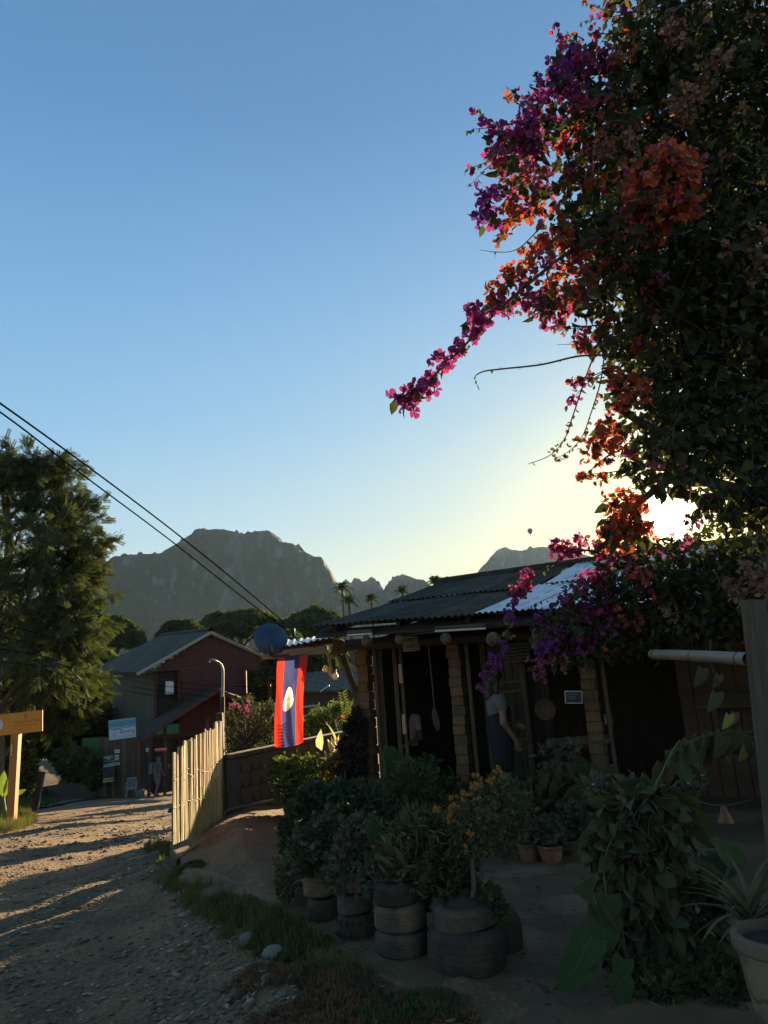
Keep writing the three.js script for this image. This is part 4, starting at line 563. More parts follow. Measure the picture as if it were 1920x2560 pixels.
{ // green corrugated gate, orange sign, leaning boards, grey house
  const a = P3(205, 1905, 40), b = P3(248, 1900, 39.5), t = thing('green_gate', 'bright green sheet fence beside the dark corner of the house', 'fence', a.clone().setY(-3.4)); const top = P3(210, 1845, 40).y + 3.4; for (let i = 0; i < 5; i++) { const p = V(0, 0, 0).lerp(b.clone().sub(a), (i + 0.5) / 5); part('panel', rbox(0.21, top, 0.03, 0.005).translate(p.x, top / 2, p.z), M.green, t); } part('rail', beam(V(0, top * 0.8, -0.04), b.clone().sub(a).setY(top * 0.8), 0.06), M.darkWood, t); part('pillar', beam(b.clone().sub(a).setY(0).add(V(0.1, 0, 0)), b.clone().sub(a).setY(top * 0.75).add(V(0.1, 0, 0)), 0.3), M.block, t);
  const s = P3(30, 1808, 17), u = thing('orange_sign', 'orange notice sign on a squared orange post beside the road', 'sign', P3(33, 1960, 17).setY(roadBase(17))), om = std({ color: lin(0.42, 0.16, 0.025), roughness: 0.65 }), k = pxSize(1, s), y0 = -u.position.y;
  part('post', beam(V(0, 0, 0), V(0.02, P3(33, 1834, 17).y + y0, 0), 19 * k, 0.16), om, u); part('post_lettering', new THREE.PlaneGeometry(7 * k, 38 * k).translate(P3(34, 1868, 17).x - u.position.x, P3(34, 1868, 17).y + y0, 0.09), std({ map: canvasTex(64, 350, (x, w, h) => { x.fillStyle = '#b4661c'; x.fillRect(0, 0, w, h); x.translate(46, h - 6); x.rotate(-Math.PI / 2); x.fillStyle = '#d8d8c8'; x.font = 'bold 50px sans-serif'; x.fillText('Bungalow', 0, 0, h - 12); }), roughness: 0.7 }), u);
  const f = new THREE.Group(); f.name = 'sign_panel'; f.position.copy(P3(44, 1808, 17)).sub(u.position); f.rotation.set(0, 0.16, 0.035); u.add(f); part('panel', rbox(122 * k, 52 * k, 0.05, 0.01).translate(-2 * k, 0, 0), om, f);
  part('printed_face', new THREE.PlaneGeometry(118 * k, 49 * k).translate(-2 * k, 0, 0.029), std({ map: canvasTex(590, 245, (x, w, h) => { x.fillStyle = '#cf8420'; x.fillRect(0, 0, w, h); x.fillStyle = '#7a3c10'; x.strokeStyle = '#7a3c10'; x.lineWidth = 6; x.beginPath(); x.arc(410, 46, 18, 0.4, 5.6); x.stroke(); x.beginPath(); x.arc(402, 46, 8, 0, 7); x.fill(); x.font = 'bold 40px serif'; x.fillText('Vieng Tara Villa', 265, 125); x.font = 'bold 22px sans-serif'; x.fillText('Restaurant & Guesthouse', 270, 158); x.font = '18px sans-serif'; x.fillText('Breakfast  Lunch  Dinner', 280, 190); x.fillText('open 07:00 - 22:00', 310, 216); x.fillStyle = '#c9bdb0'; x.beginPath(); x.arc(60, 120, 84, 0, 7); x.fill(); x.strokeStyle = '#8a4a3a'; x.lineWidth = 5; x.stroke(); x.fillStyle = '#6a3a2e'; x.font = '20px serif'; x.fillText('Lao food', 20, 110); x.fillText('coffee', 30, 140); }), roughness: 0.6 }), f);
  const l = P3(92, 1965, 22), v = thing('leaning_boards', 'pair of weathered boards leaning together at the mouth of the lane', 'boards', l.clone().setY(roadBase(22))); part('board', beam(V(-0.05, 0, 0), V(0.16, 1.1, 0.05), 0.16, 0.04), M.darkWood, v); part('board', beam(V(0.06, 0, 0.05), V(0.27, 1.1, 0.1), 0.05, 0.04), M.greyWood, v);
  // low grey house with a light-blue railing behind the flag
  const g = P3(830, 1780, 31), h = thing('grey_house', 'low grey house with pale railing seen under the lean-to', 'house', g.clone().setY(-2.9)), Lh = (q) => at0(q, h.position), p = (x, y, d) => P3(x, y, d);
  const gm = std({ map: blockTex, color: lin(1.1, 1.1, 1.1), roughness: 0.9 });
  part('roof', Lh(slab(p(735, 1728, 30.5), p(905, 1722, 30.5), p(900, 1672, 34), p(765, 1680, 34), 0.08)), gm, h); part('wall', Lh(slab(p(745, 1900, 31.4), p(905, 1900, 31.4), p(905, 1722, 31.4), p(745, 1728, 31.4), 0.1)), std({ color: lin(0.06, 0.065, 0.06), roughness: 1 }), h);
  for (const [x, w] of [[775, 26], [842, 40]]) { const q = part('window', Lh(slab(p(x - w / 2, 1800, 31.25), p(x + w / 2, 1800, 31.25), p(x + w / 2, 1768, 31.25), p(x - w / 2, 1768, 31.25), 0.05)), M.darkWood, h); part('frame', Lh(beam(p(x - w / 2 - 3, 1767, 31.1), p(x + w / 2 + 3, 1764, 31.1), 0.09)), std({ color: lin(0.3, 0.36, 0.4), roughness: 0.6 }), q); }
  const rl = std({ color: lin(0.24, 0.3, 0.34), roughness: 0.6 }); part('railing', Lh(flat([beam(p(792, 1774, 30.6), p(850, 1772, 30.6), 0.12), beam(p(758, 1790, 30.6), p(790, 1788, 30.6), 0.08), beam(p(800, 1776, 30.6), p(800, 1800, 30.6), 0.07), beam(p(846, 1774, 30.6), p(846, 1800, 30.6), 0.07)])), rl, h);
  part('awning', Lh(slab(p(800, 1728, 30.2), p(822, 1712, 30.2), p(824, 1714, 30.6), p(802, 1730, 30.6), 0.03)), M.zinc, h);
}
// ---------- leaves, flowers ----------
function leafGeo(shape = 'ovate', { L = 1, W = 0.5, fold = 0.35, curl = 0.25, seg = 3, wave = 0 } = {}) {   // along +y from its stalk, face towards +z
  const pos = [], idx = [], uv = [], wf = { ovate: (t) => Math.sin(Math.PI * t ** 0.72), lance: (t) => Math.sin(Math.PI * t ** 0.9) ** 0.8, heart: (t) => (t < 0.12 ? 0.75 + t * 2 : Math.cos((t - 0.12) / 0.88 * Math.PI / 2) ** 0.75), blade: (t) => (1 - t) ** 0.45 * Math.min(1, 0.5 + t * 4), round: (t) => Math.sqrt(Math.max(0, 1 - (2 * t - 1) ** 2)) }[shape];
  for (let i = 0; i <= seg; i++) {
    const t = i / seg, w = (i === seg ? 0 : i === 0 && shape !== 'heart' && shape !== 'blade' ? 0.04 : Math.max(0.02, wf(t))) * W / 2, y = L * (t - curl * curl * t * t * 0.4), z = -curl * L * t * t + wave * L * Math.sin(t * 9);
    const back = shape === 'heart' && i === 0 ? -0.14 * L : 0;
    pos.push(-w, y + back, z + w * fold, 0, y, z, w, y + back, z + w * fold); uv.push(0, t, 0.5, t, 1, t);
    if (i) { const a = (i - 1) * 3, b = i * 3; idx.push(a, a + 1, b, a + 1, b + 1, b, a + 1, a + 2, b + 1, a + 2, b + 2, b + 1); }
  }
  return raw(pos, idx, uv);
}
function sprayGeo(n = 9, L = 1, lw = 0.22, ll = 0.34) {         // a twig with paired leaflets
  const g = [], lf = leafGeo('ovate', { L: ll, W: lw, seg: 2, curl: 0.2 });
  for (let i = 0; i < n; i++) for (const s of [-1, 1]) g.push(lf.clone().rotateZ(s * (0.9 + 0.1 * (i % 2))).rotateY(s * 0.3).translate(0, L * (i + 0.6) / n, -0.12 * L * (i / n) ** 2));
  return flat(g);
}
function tuftGeo(n, L, W, seed, spread = 0.9, shape = 'lance') { const R = rng(seed), g = []; for (let i = 0; i < n; i++) { const k = 0.7 + 0.6 * R(); g.push(leafGeo(shape, { L: L * k, W: W * k, seg: 2, curl: 0.3 * R(), fold: 0.3 }).rotateX(spread * (0.25 + 0.9 * R())).rotateY(R() * 6.283).translate((R() - 0.5) * L * 0.3, 0, (R() - 0.5) * L * 0.3)); } return flat(g); }
function bractGeo() {
  const g = [], b = leafGeo('round', { L: 1, W: 0.95, seg: 4, curl: -0.25, fold: 0.4 });
  for (let i = 0; i < 3; i++) g.push(b.clone().rotateX(0.62).rotateY(i * 2.094));
  g.push(new THREE.ConeGeometry(0.09, 0.6, 4).translate(0, 0.35, 0)); return flat(g);
}
const quat = new THREE.Quaternion(), UP = V(0, 1, 0);
function mat4(p, dir, roll, s, sx = s) { const q = new THREE.Quaternion().setFromUnitVectors(UP, dir.clone().normalize()).multiply(quat.clone().setFromAxisAngle(UP, roll)); return new THREE.Matrix4().compose(p, q, V(sx, s, sx)); }
function unit(R) { const z = 2 * R() - 1, a = R() * 6.2832, r = Math.sqrt(1 - z * z); return V(r * Math.cos(a), z, r * Math.sin(a)); }
// points in a lumpy ellipsoid, thicker towards its skin
function blobPoints(c, r, n, R, skin = 0.45, lump = 0.25, seed = 1) { const out = []; for (let i = 0; i < n; i++) { const u = unit(R), k = (skin + (1 - skin) * R() ** 0.5) * (1 + lump * (fbm(u.x * 2.2 + 5 + seed, u.y * 2.2 + u.z * 2.2 + 9, 3, 0, 700 + seed) - 0.5) * 2); out.push({ p: V(c.x + u.x * r.x * k, c.y + u.y * r.y * k, c.z + u.z * r.z * k), u, k }); } return out; }
// puts the leaves that show largest on as named pieces and the rest as one mass
function foliage(parent, list, geo, mats, { parts = 0, name = 'leaf', mass = 'foliage', vary = 0.5, R = rng(1) } = {}) {
  mats = [].concat(mats); const geos = [].concat(geo), sc = new THREE.Vector3(), pp = new THREE.Vector3();
  if (parts) for (const e of list) { pp.setFromMatrixPosition(e.m); sc.setFromMatrixScale(e.m); const d = -pp.z, q = toPx(pp); e.v = q[0] < -20 || q[0] > PW + 20 || q[1] < -20 || q[1] > PH + 20 ? 0 : sc.y / d * (e.k ?? 1); }
  const s = parts ? [...list].sort((a, b) => b.v - a.v) : list, inv = new THREE.Matrix4().makeTranslation(-parent.position.x, -parent.position.y, -parent.position.z);
  s.slice(0, parts).forEach((e, i) => { const m = part(name, geos[i % geos.length], mats[(e.t ?? i) % mats.length], parent); m.applyMatrix4(inv.clone().multiply(e.m)); });
  const rest = s.slice(parts), groups = new Map();
  rest.forEach((e, i) => { const k = (i % geos.length) + ':' + ((e.t ?? i) % mats.length); if (!groups.has(k)) groups.set(k, []); const f = 1 + vary * (R() - 0.5) * 2; groups.get(k).push({ m: inv.clone().multiply(e.m), c: e.c ?? (R() < 0.05 ? lin(f * 1.9, f * 1.05, f * 0.7) : lin(f * (0.85 + 0.35 * R()), f, f * (0.8 + 0.25 * R()))) }); });
  for (const [k, l] of groups) { const [a, b] = k.split(':').map(Number); swarm(mass, geos[a], mats[b], l, parent); }
}
const G = {
  leaf: leafGeo('ovate', { L: 1, W: 0.62, seg: 3, curl: 0.3 }), lance: leafGeo('lance', { L: 1, W: 0.2, seg: 3, curl: 0.3, fold: 0.4 }), heart: leafGeo('heart', { L: 1, W: 0.78, seg: 5, curl: 0.28, fold: 0.28 }), blade: leafGeo('blade', { L: 1, W: 0.07, seg: 7, curl: 0.65, fold: 0.8 }), taro: leafGeo('heart', { L: 1, W: 0.9, seg: 9, curl: 0.42, fold: 0.32, wave: 0.03 }), banana: leafGeo('lance', { L: 1, W: 0.34, seg: 6, curl: 0.35, fold: 0.4 }),
  spray: sprayGeo(13, 1, 0.075, 0.24), spray2: sprayGeo(11, 1, 0.09, 0.3), bract: bractGeo(), tuft: tuftGeo(9, 1, 0.32, 71), tuft2: tuftGeo(11, 1, 0.5, 73, 1.1, 'ovate'), grass: tuftGeo(12, 1, 0.045, 75, 0.6, 'blade'), small: leafGeo('ovate', { L: 1, W: 0.6, seg: 2, curl: 0.2 }),
};
const F = {
  bou: [leafMat(0.04, 0.05, 0.012, 0.35), leafMat(0.034, 0.042, 0.012, 0.3), leafMat(0.055, 0.068, 0.014, 0.4)],
  tree: [leafMat(0.042, 0.062, 0.014, 0.36), leafMat(0.055, 0.07, 0.015, 0.38)], rain: [leafMat(0.045, 0.075, 0.018, 0.35), leafMat(0.06, 0.085, 0.02, 0.35)], palm: leafMat(0.06, 0.085, 0.025, 0.35),
  mag: leafMat(0.3, 0.035, 0.17, 0.36), purple: leafMat(0.2, 0.03, 0.23, 0.4), orange: leafMat(0.4, 0.08, 0.025, 0.42), coral: leafMat(0.5, 0.12, 0.055, 0.35), blush: leafMat(0.3, 0.16, 0.11, 0.3), pink: leafMat(0.30, 0.06, 0.13, 0.36),
  dark: [leafMat(0.045, 0.06, 0.015, 0.25), leafMat(0.058, 0.074, 0.018, 0.25)], blue: [leafMat(0.032, 0.06, 0.02, 0.25), leafMat(0.034, 0.054, 0.017, 0.25)], grey: [leafMat(0.12, 0.115, 0.07, 0.25), leafMat(0.095, 0.097, 0.056, 0.25)], olive: [leafMat(0.10, 0.097, 0.034, 0.3), leafMat(0.12, 0.112, 0.048, 0.3), leafMat(0.072, 0.072, 0.025, 0.3)],
  lemon: [leafMat(0.10, 0.13, 0.02, 0.5), leafMat(0.07, 0.11, 0.02, 0.45)], cream: leafMat(0.62, 0.58, 0.28, 0.45), big: [veined(0.062, 0.068, 0.024, 0.22), veined(0.05, 0.053, 0.02, 0.2), veined(0.082, 0.083, 0.03, 0.25), veined(0.075, 0.06, 0.02, 0.25)], taro: [veined(0.042, 0.072, 0.022, 0.3), veined(0.036, 0.056, 0.018, 0.25)], lime: veined(0.065, 0.075, 0.011, 0.35), yellow: leafMat(0.28, 0.26, 0.05, 0.45), gold: leafMat(0.42, 0.18, 0.025, 0.4), grass: [leafMat(0.075, 0.082, 0.014, 0.4), leafMat(0.105, 0.105, 0.02, 0.4)], straw: leafMat(0.2, 0.16, 0.07, 0.3), whiteBlossom: leafMat(0.6, 0.6, 0.56, 0.4), burgundy: [leafMat(0.05, 0.028, 0.03, 0.2), leafMat(0.04, 0.035, 0.025, 0.2)], banana: leafMat(0.16, 0.24, 0.03, 0.5), dry: leafMat(0.16, 0.085, 0.038, 0.35),
};
// ---------- trees ----------
{
  const R = rng(101), base = V(-11.6, roadBase(21) - 0.05, -21), t = thing('feathery_tree', 'tall dense feathery green tree at the left edge of the road', 'tree', base), list = [];
  part('trunk', tube([V(0, -0.3, 0), V(0.1, 2, 0), V(-0.15, 4.5, 0.1), V(0.2, 7, 0), V(0.1, 9.2, 0)], 0.32, 0.07, 10), M.bark, t);
  const blobs = [[10, 1180, 60, 60, 21], [95, 1175, 55, 50, 20.5], [140, 1230, 60, 65, 21], [175, 1310, 50, 55, 20.5], [60, 1300, 110, 80, 21], [-60, 1240, 110, 120, 22], [120, 1360, 100, 70, 20], [180, 1385, 50, 30, 21], [-40, 1400, 90, 90, 22], [140, 1450, 110, 75, 20.5], [180, 1480, 55, 60, 21], [30, 1500, 120, 90, 21], [130, 1560, 120, 85, 20.5], [180, 1580, 55, 60, 20.5], [20, 1610, 110, 70, 21.5], [110, 1660, 100, 70, 20], [165, 1670, 60, 55, 21.5], [40, 1715, 90, 50, 23.5], [120, 1725, 80, 46, 23.5], [-80, 1600, 110, 130, 21.5], [180, 1730, 45, 45, 23], [150, 1790, 50, 45, 24], [-70, 1750, 90, 60, 24]];
  blobs.forEach(([x, y, rx, ry, d], i) => { const c = at(x, y, d), k = pxSize(1, c); part('limb', tube([V(0.1, clamp(c.y - base.y - 1.2, 0.8, 8.5), 0), c.clone().sub(base).multiplyScalar(0.55).add(V(0, (c.y - base.y) * 0.35, 0)), c.clone().sub(base)], 0.08, 0.02, 5), M.bark, t);
    for (const h of blobPoints(c, V(rx * k, ry * k, rx * k * 1.1), 30, R, 0.25, 0.55, i)) { const out = h.u.clone().multiplyScalar(0.8).add(V(0.1 + 0.7 * (R() - 0.5), -0.1 + 0.5 * (R() - 0.5), 0.5 * (R() - 0.5))).normalize(), Lc = 0.5 + 0.6 * R(); for (let q = 0; q < 34; q++) { const s = R(), p = h.p.clone().addScaledVector(out, (s - 0.35) * Lc).add(unit(R).multiplyScalar(0.2 * (1.15 - s) + 0.03)); list.push({ m: mat4(p, out.clone().multiplyScalar(0.9).add(unit(R).multiplyScalar(0.75)).add(V(0, -0.15, 0)), R() * 6.28, 0.14 + 0.2 * R()) }); } } });
  const c = new THREE.Group(); c.name = 'crown'; c.position.set(0, 0, 0); t.add(c);
  const inv = new THREE.Matrix4().makeTranslation(-base.x, -base.y, -base.z);
  [0, 1].forEach((k) => swarm('leaves', [G.spray, G.spray2][k], F.tree[k], list.filter((e, i) => i % 2 === k).map((e) => { const f = 0.7 + 0.6 * R(); return { m: inv.clone().multiply(e.m), c: lin(f, f, f * 0.9) }; }), c));
}
function umbrellaTree(name, label, px, py, wpx, hpx, d, groundY, seed, mats = F.rain, leafS = 0.62, n = 9000) {
  const R = rng(seed), c = at(px, py, d), k = pxSize(1, c), base = V(c.x, groundY, c.z), t = thing(name, label, 'tree', base), list = [], w = wpx / 2 * k, h = hpx / 2 * k, H0 = c.y - groundY - h;
  part('trunk', tube([V(0, -0.5, 0), V(0.15, H0 * 0.5, 0), V(0, H0, 0)], w * 0.07, w * 0.045, 8), M.bark, t);
  for (let i = 0; i < 7; i++) { const a = i / 7 * 6.28 + R(); part('limb', tube([V(0, H0 * 0.8, 0), V(Math.cos(a) * w * 0.35, H0 + h * 0.4, Math.sin(a) * w * 0.35), V(Math.cos(a) * w * 0.75, H0 + h * 0.8, Math.sin(a) * w * 0.75)], w * 0.03, w * 0.01, 5), M.bark, t); }
  const nb = 24; for (let i = 0; i < nb; i++) { const a = i * 2.4, q = Math.sqrt((i + 0.5) / nb), bc = V(Math.cos(a) * w * 0.72 * q, H0 + h * (1.1 - 0.75 * q * q) + (R() - 0.5) * h * 0.35, Math.sin(a) * w * 0.72 * q); for (const e of blobPoints(bc, V(w * 0.32, h * 0.42, w * 0.32), n / nb, R, 0.5, 0.5, i + seed)) if (e.u.y > -0.45) list.push({ m: mat4(e.p, e.u.clone().add(V((R() - 0.5), 0.25 + 0.4 * R(), R() - 0.5)), R() * 6.28, leafS * (0.6 + 0.7 * R())) }); }
  const cr = new THREE.Group(); cr.name = 'crown'; t.add(cr);
  mats.forEach((m, k) => swarm('leaves', G.tuft2, m, list.filter((e, i) => i % mats.length === k).map((e) => { const f = 0.65 + 0.7 * R(); return { m: e.m, c: lin(f, f, f * 0.85) }; }), cr)); return t;
}
umbrellaTree('rain_tree', 'broad dark umbrella-shaped tree right behind the red house gable', 600, 1552, 235, 84, 95, -3.7, 201);
umbrellaTree('rain_tree', 'umbrella-shaped tree just left of the shop roof behind the satellite dish', 782, 1556, 175, 92, 88, -3.7, 203);
umbrellaTree('rain_tree', 'flat-topped pale green tree between the feathery tree and the mountain', 282, 1578, 150, 88, 75, -3.7, 205);
umbrellaTree('round_tree', 'bushy lighter green tree peeking over the red house ridge', 452, 1575, 110, 62, 72, -3.7, 207, F.tree, 0.5, 5000);
umbrellaTree('round_tree', 'low bright leafy tree beside the upper end of the red house roof', 232, 1640, 120, 80, 58, -3.7, 209, F.lemon, 0.34, 5000);
umbrellaTree('round_tree', 'sunlit leafy bush showing above the lean-to roof', 722, 1592, 60, 44, 40, -3.2, 211, F.lemon, 0.2, 2600);
umbrellaTree('round_tree', 'dark green tree filling the gap behind the upper balcony of the red house', 640, 1705, 130, 110, 48, -3.4, 213, F.tree, 0.34, 5000);
umbrellaTree('round_tree', 'tall dark tree standing behind the dish and the lean-to roof', 742, 1640, 190, 150, 36, -3.4, 215, F.tree, 0.3, 6000);
umbrellaTree('round_tree', 'dark bushy tree behind the grey house', 830, 1690, 160, 90, 46, -3.3, 217, F.tree, 0.34, 5000);
umbrellaTree('round_tree', 'dark low tree over the mouth of the lane', 185, 1780, 150, 110, 46, -3.4, 219, F.dark, 0.36, 5000);
umbrellaTree('round_tree', 'dark tree behind the orange sign', 60, 1800, 150, 120, 40, -3.4, 223, F.dark, 0.36, 5000);
umbrellaTree('round_tree', 'wide dark tree closing the lane far behind', 60, 1790, 260, 150, 85, -3.7, 227, F.dark, 0.7, 6000);
// a far wood on the plain hides the horizon
{ const R = rng(231), l = []; for (let i = 0; i < 9000; i++) { const d = 170 + 900 * R() ** 1.5, x = (R() * 1.7 - 0.85) * d; l.push({ m: mat4(V(x, -4 + 6 * R() + d * 0.006, -d), unit(R).add(V(0, 1.2, 0)), R() * 6, 4 + 5 * R()), c: lin(0.7 + 0.6 * R(), 0.8 + 0.5 * R(), 0.7) }); } tag(swarm('far_wood', G.tuft2, leafMat(0.04, 0.062, 0.02, 0.2), l, scene), 'far wood on the plain below the mountains', 'wood'); }
function palm(label, px, py, d, rpx, gy, seed) {
  const R = rng(seed), c = at(px, py, d), r = pxSize(rpx, c), base = V(c.x, gy, c.z), t = thing('palm_tree', label, 'palm tree', base), top = c.y - gy;
  part('trunk', tube([V(0.2, -0.3, 0), V(0.1, top * 0.5, 0), V(0, top, 0)], 0.15, 0.1, 7), M.bark, t);
  const leaflet = leafGeo('lance', { L: 0.42, W: 0.055, seg: 2, curl: 0.5 });
  for (let i = 0; i < 17; i++) { const a = i * 2.4 + R() * 0.3, el = 1.35 - 1.55 * (i / 17), g = [], Lf = r * (0.95 + 0.25 * R()), pts = []; for (let k = 0; k <= 6; k++) { const s = k / 6; pts.push(V(0, Lf * s * Math.sin(el) - 0.55 * Lf * s * s, Lf * s * Math.cos(el * 0.9))); } g.push(tube(pts, 0.035, 0.008, 4)); const cv = new THREE.CatmullRomCurve3(pts); for (let k = 2; k < 24; k++) for (const s of [-1, 1]) { const p = cv.getPoint(k / 24), tn = cv.getTangent(k / 24), dir = V(s * 1.0, -0.25, 0).addScaledVector(tn, 0.7); const q = new THREE.Quaternion().setFromUnitVectors(UP, dir.normalize()); g.push(leaflet.clone().scale(Lf * 0.75, Lf * 0.8 * (1.1 - 0.5 * k / 24), Lf * 0.75).applyQuaternion(q).translate(p.x, p.y, p.z)); } part('frond', flat(g).rotateY(a).translate(0, top, 0), F.palm, t); }
}
palm('tall palm, the taller of the pair left of the shop roof slope', 855, 1470, 70, 27, -3.5, 301); palm('palm crowded against the taller one left of the shop roof slope', 872, 1502, 62, 26, -3.5, 303);
palm('palm standing alone over the lower shop roof slope', 928, 1497, 66, 24, -3.5, 305); palm('palm of which only the top shows halfway up the shop roof', 1006, 1478, 68, 24, -3.5, 307);
palm('palm topping the upper shop roof slope before the distant hills', 1087, 1456, 72, 28, -3.5, 309); palm('small palm with sunlit fronds above the satellite dish', 648, 1578, 55, 24, -3.5, 311);

// ---------- bougainvilleas ----------
const SUNPX = [[1676, 1290, 72, 52], [1600, 1240, 30, 20]], inGap = (p) => { const q = toPx(p); return SUNPX.some(([x, y, a, b]) => ((q[0] - x) / a) ** 2 + ((q[1] - y) / b) ** 2 < 1); };
function bougainvillea(root, blobs, { seed, leafS, flowerS, leafN, parts }) {
  const R = rng(seed), leaves = [], flowers = [];
  blobs.forEach(([x, y, rx, ry, d, dens = 1, fl = [], zk = 1.2], i) => {
    const c = at(x, y, d), k = pxSize(1, c), r = V(rx * k, ry * k, Math.max(rx, ry) * k * zk), n = Math.round(leafN * dens * rx * ry / 10000);
    for (const e of blobPoints(c, r, n, R, 0.2, 0.45, i)) { if (inGap(e.p)) continue; const dir = e.u.clone().multiplyScalar(0.5).add(V(R() - 0.5, -0.35 + 0.7 * (R() - 0.5), R() - 0.5)); leaves.push({ m: mat4(e.p, dir, R() * 6.28, leafS * (0.38 + 1.0 * R() ** 1.3)), t: Math.floor(R() * 3) }); }
    for (const [col, m, sk = 0.75] of fl) { const N = Math.round(m); let c0 = null; for (const e of blobPoints(c, r.clone().multiplyScalar(1.02), N, R, sk, 0.4, i)) { if (inGap(e.p)) continue; if (!c0 || R() < 0.2) c0 = e.p; else e.p = c0.clone().add(unit(R).multiplyScalar(flowerS * 1.9)); flowers.push({ m: mat4(e.p, e.u.clone().add(unit(R).multiplyScalar(0.9)), R() * 6.28, flowerS * (0.65 + 0.6 * R()), flowerS * (0.75 + 0.5 * R())), t: R() < 0.78 || sk < 0.56 || col === 4 ? col : [0, 5, 2, 5, 6][Math.floor(R() * 5)] }); } }
  });
  return { leaves, flowers };
}
const FL = [F.mag, F.purple, F.orange, F.coral, F.blush, F.pink, F.dry];
// a flowering shoot along pixels: stem, leaves and flowers
function shoot(t, pts, r0, r1, { R, leaves, flowers, leafS, flowerS, every = 0.03, cols = [0], lf = 0.7, ff = 1, clump = 4, off = 0.03, from = 0 }) {
  const P = pts.map((p) => at(...p)), cv = new THREE.CatmullRomCurve3(P), L = cv.getLength();
  part('branch', tube(P.map((p) => p.clone().sub(t.position)), r0, r1, 6, pts.length * 6), M.twig, t);
  for (let s = from * L; s < L; s += every) { const u = s / L, p = cv.getPoint(u), col = cols[Math.min(cols.length - 1, Math.floor(u * cols.length + (R() - 0.5) * 1.2) | 0)] ?? cols[0];
    if (R() < lf) leaves.push({ m: mat4(p.clone().add(unit(R).multiplyScalar(off * 0.4)), V(R() - 0.5, -0.7 + R() * 0.5, R() - 0.5), R() * 6.28, leafS * (0.7 + 0.5 * R())), t: 2, k: 2 });
    if (R() < ff) { const c = p.clone().add(unit(R).multiplyScalar(off)); for (let i = 0; i < clump; i++) flowers.push({ m: mat4(c.clone().add(unit(R).multiplyScalar(flowerS * 0.9)), unit(R).add(V(0, 0.2, 0)), R() * 6.28, flowerS * (0.65 + 0.5 * R())), t: col, k: 2 }); } }
}
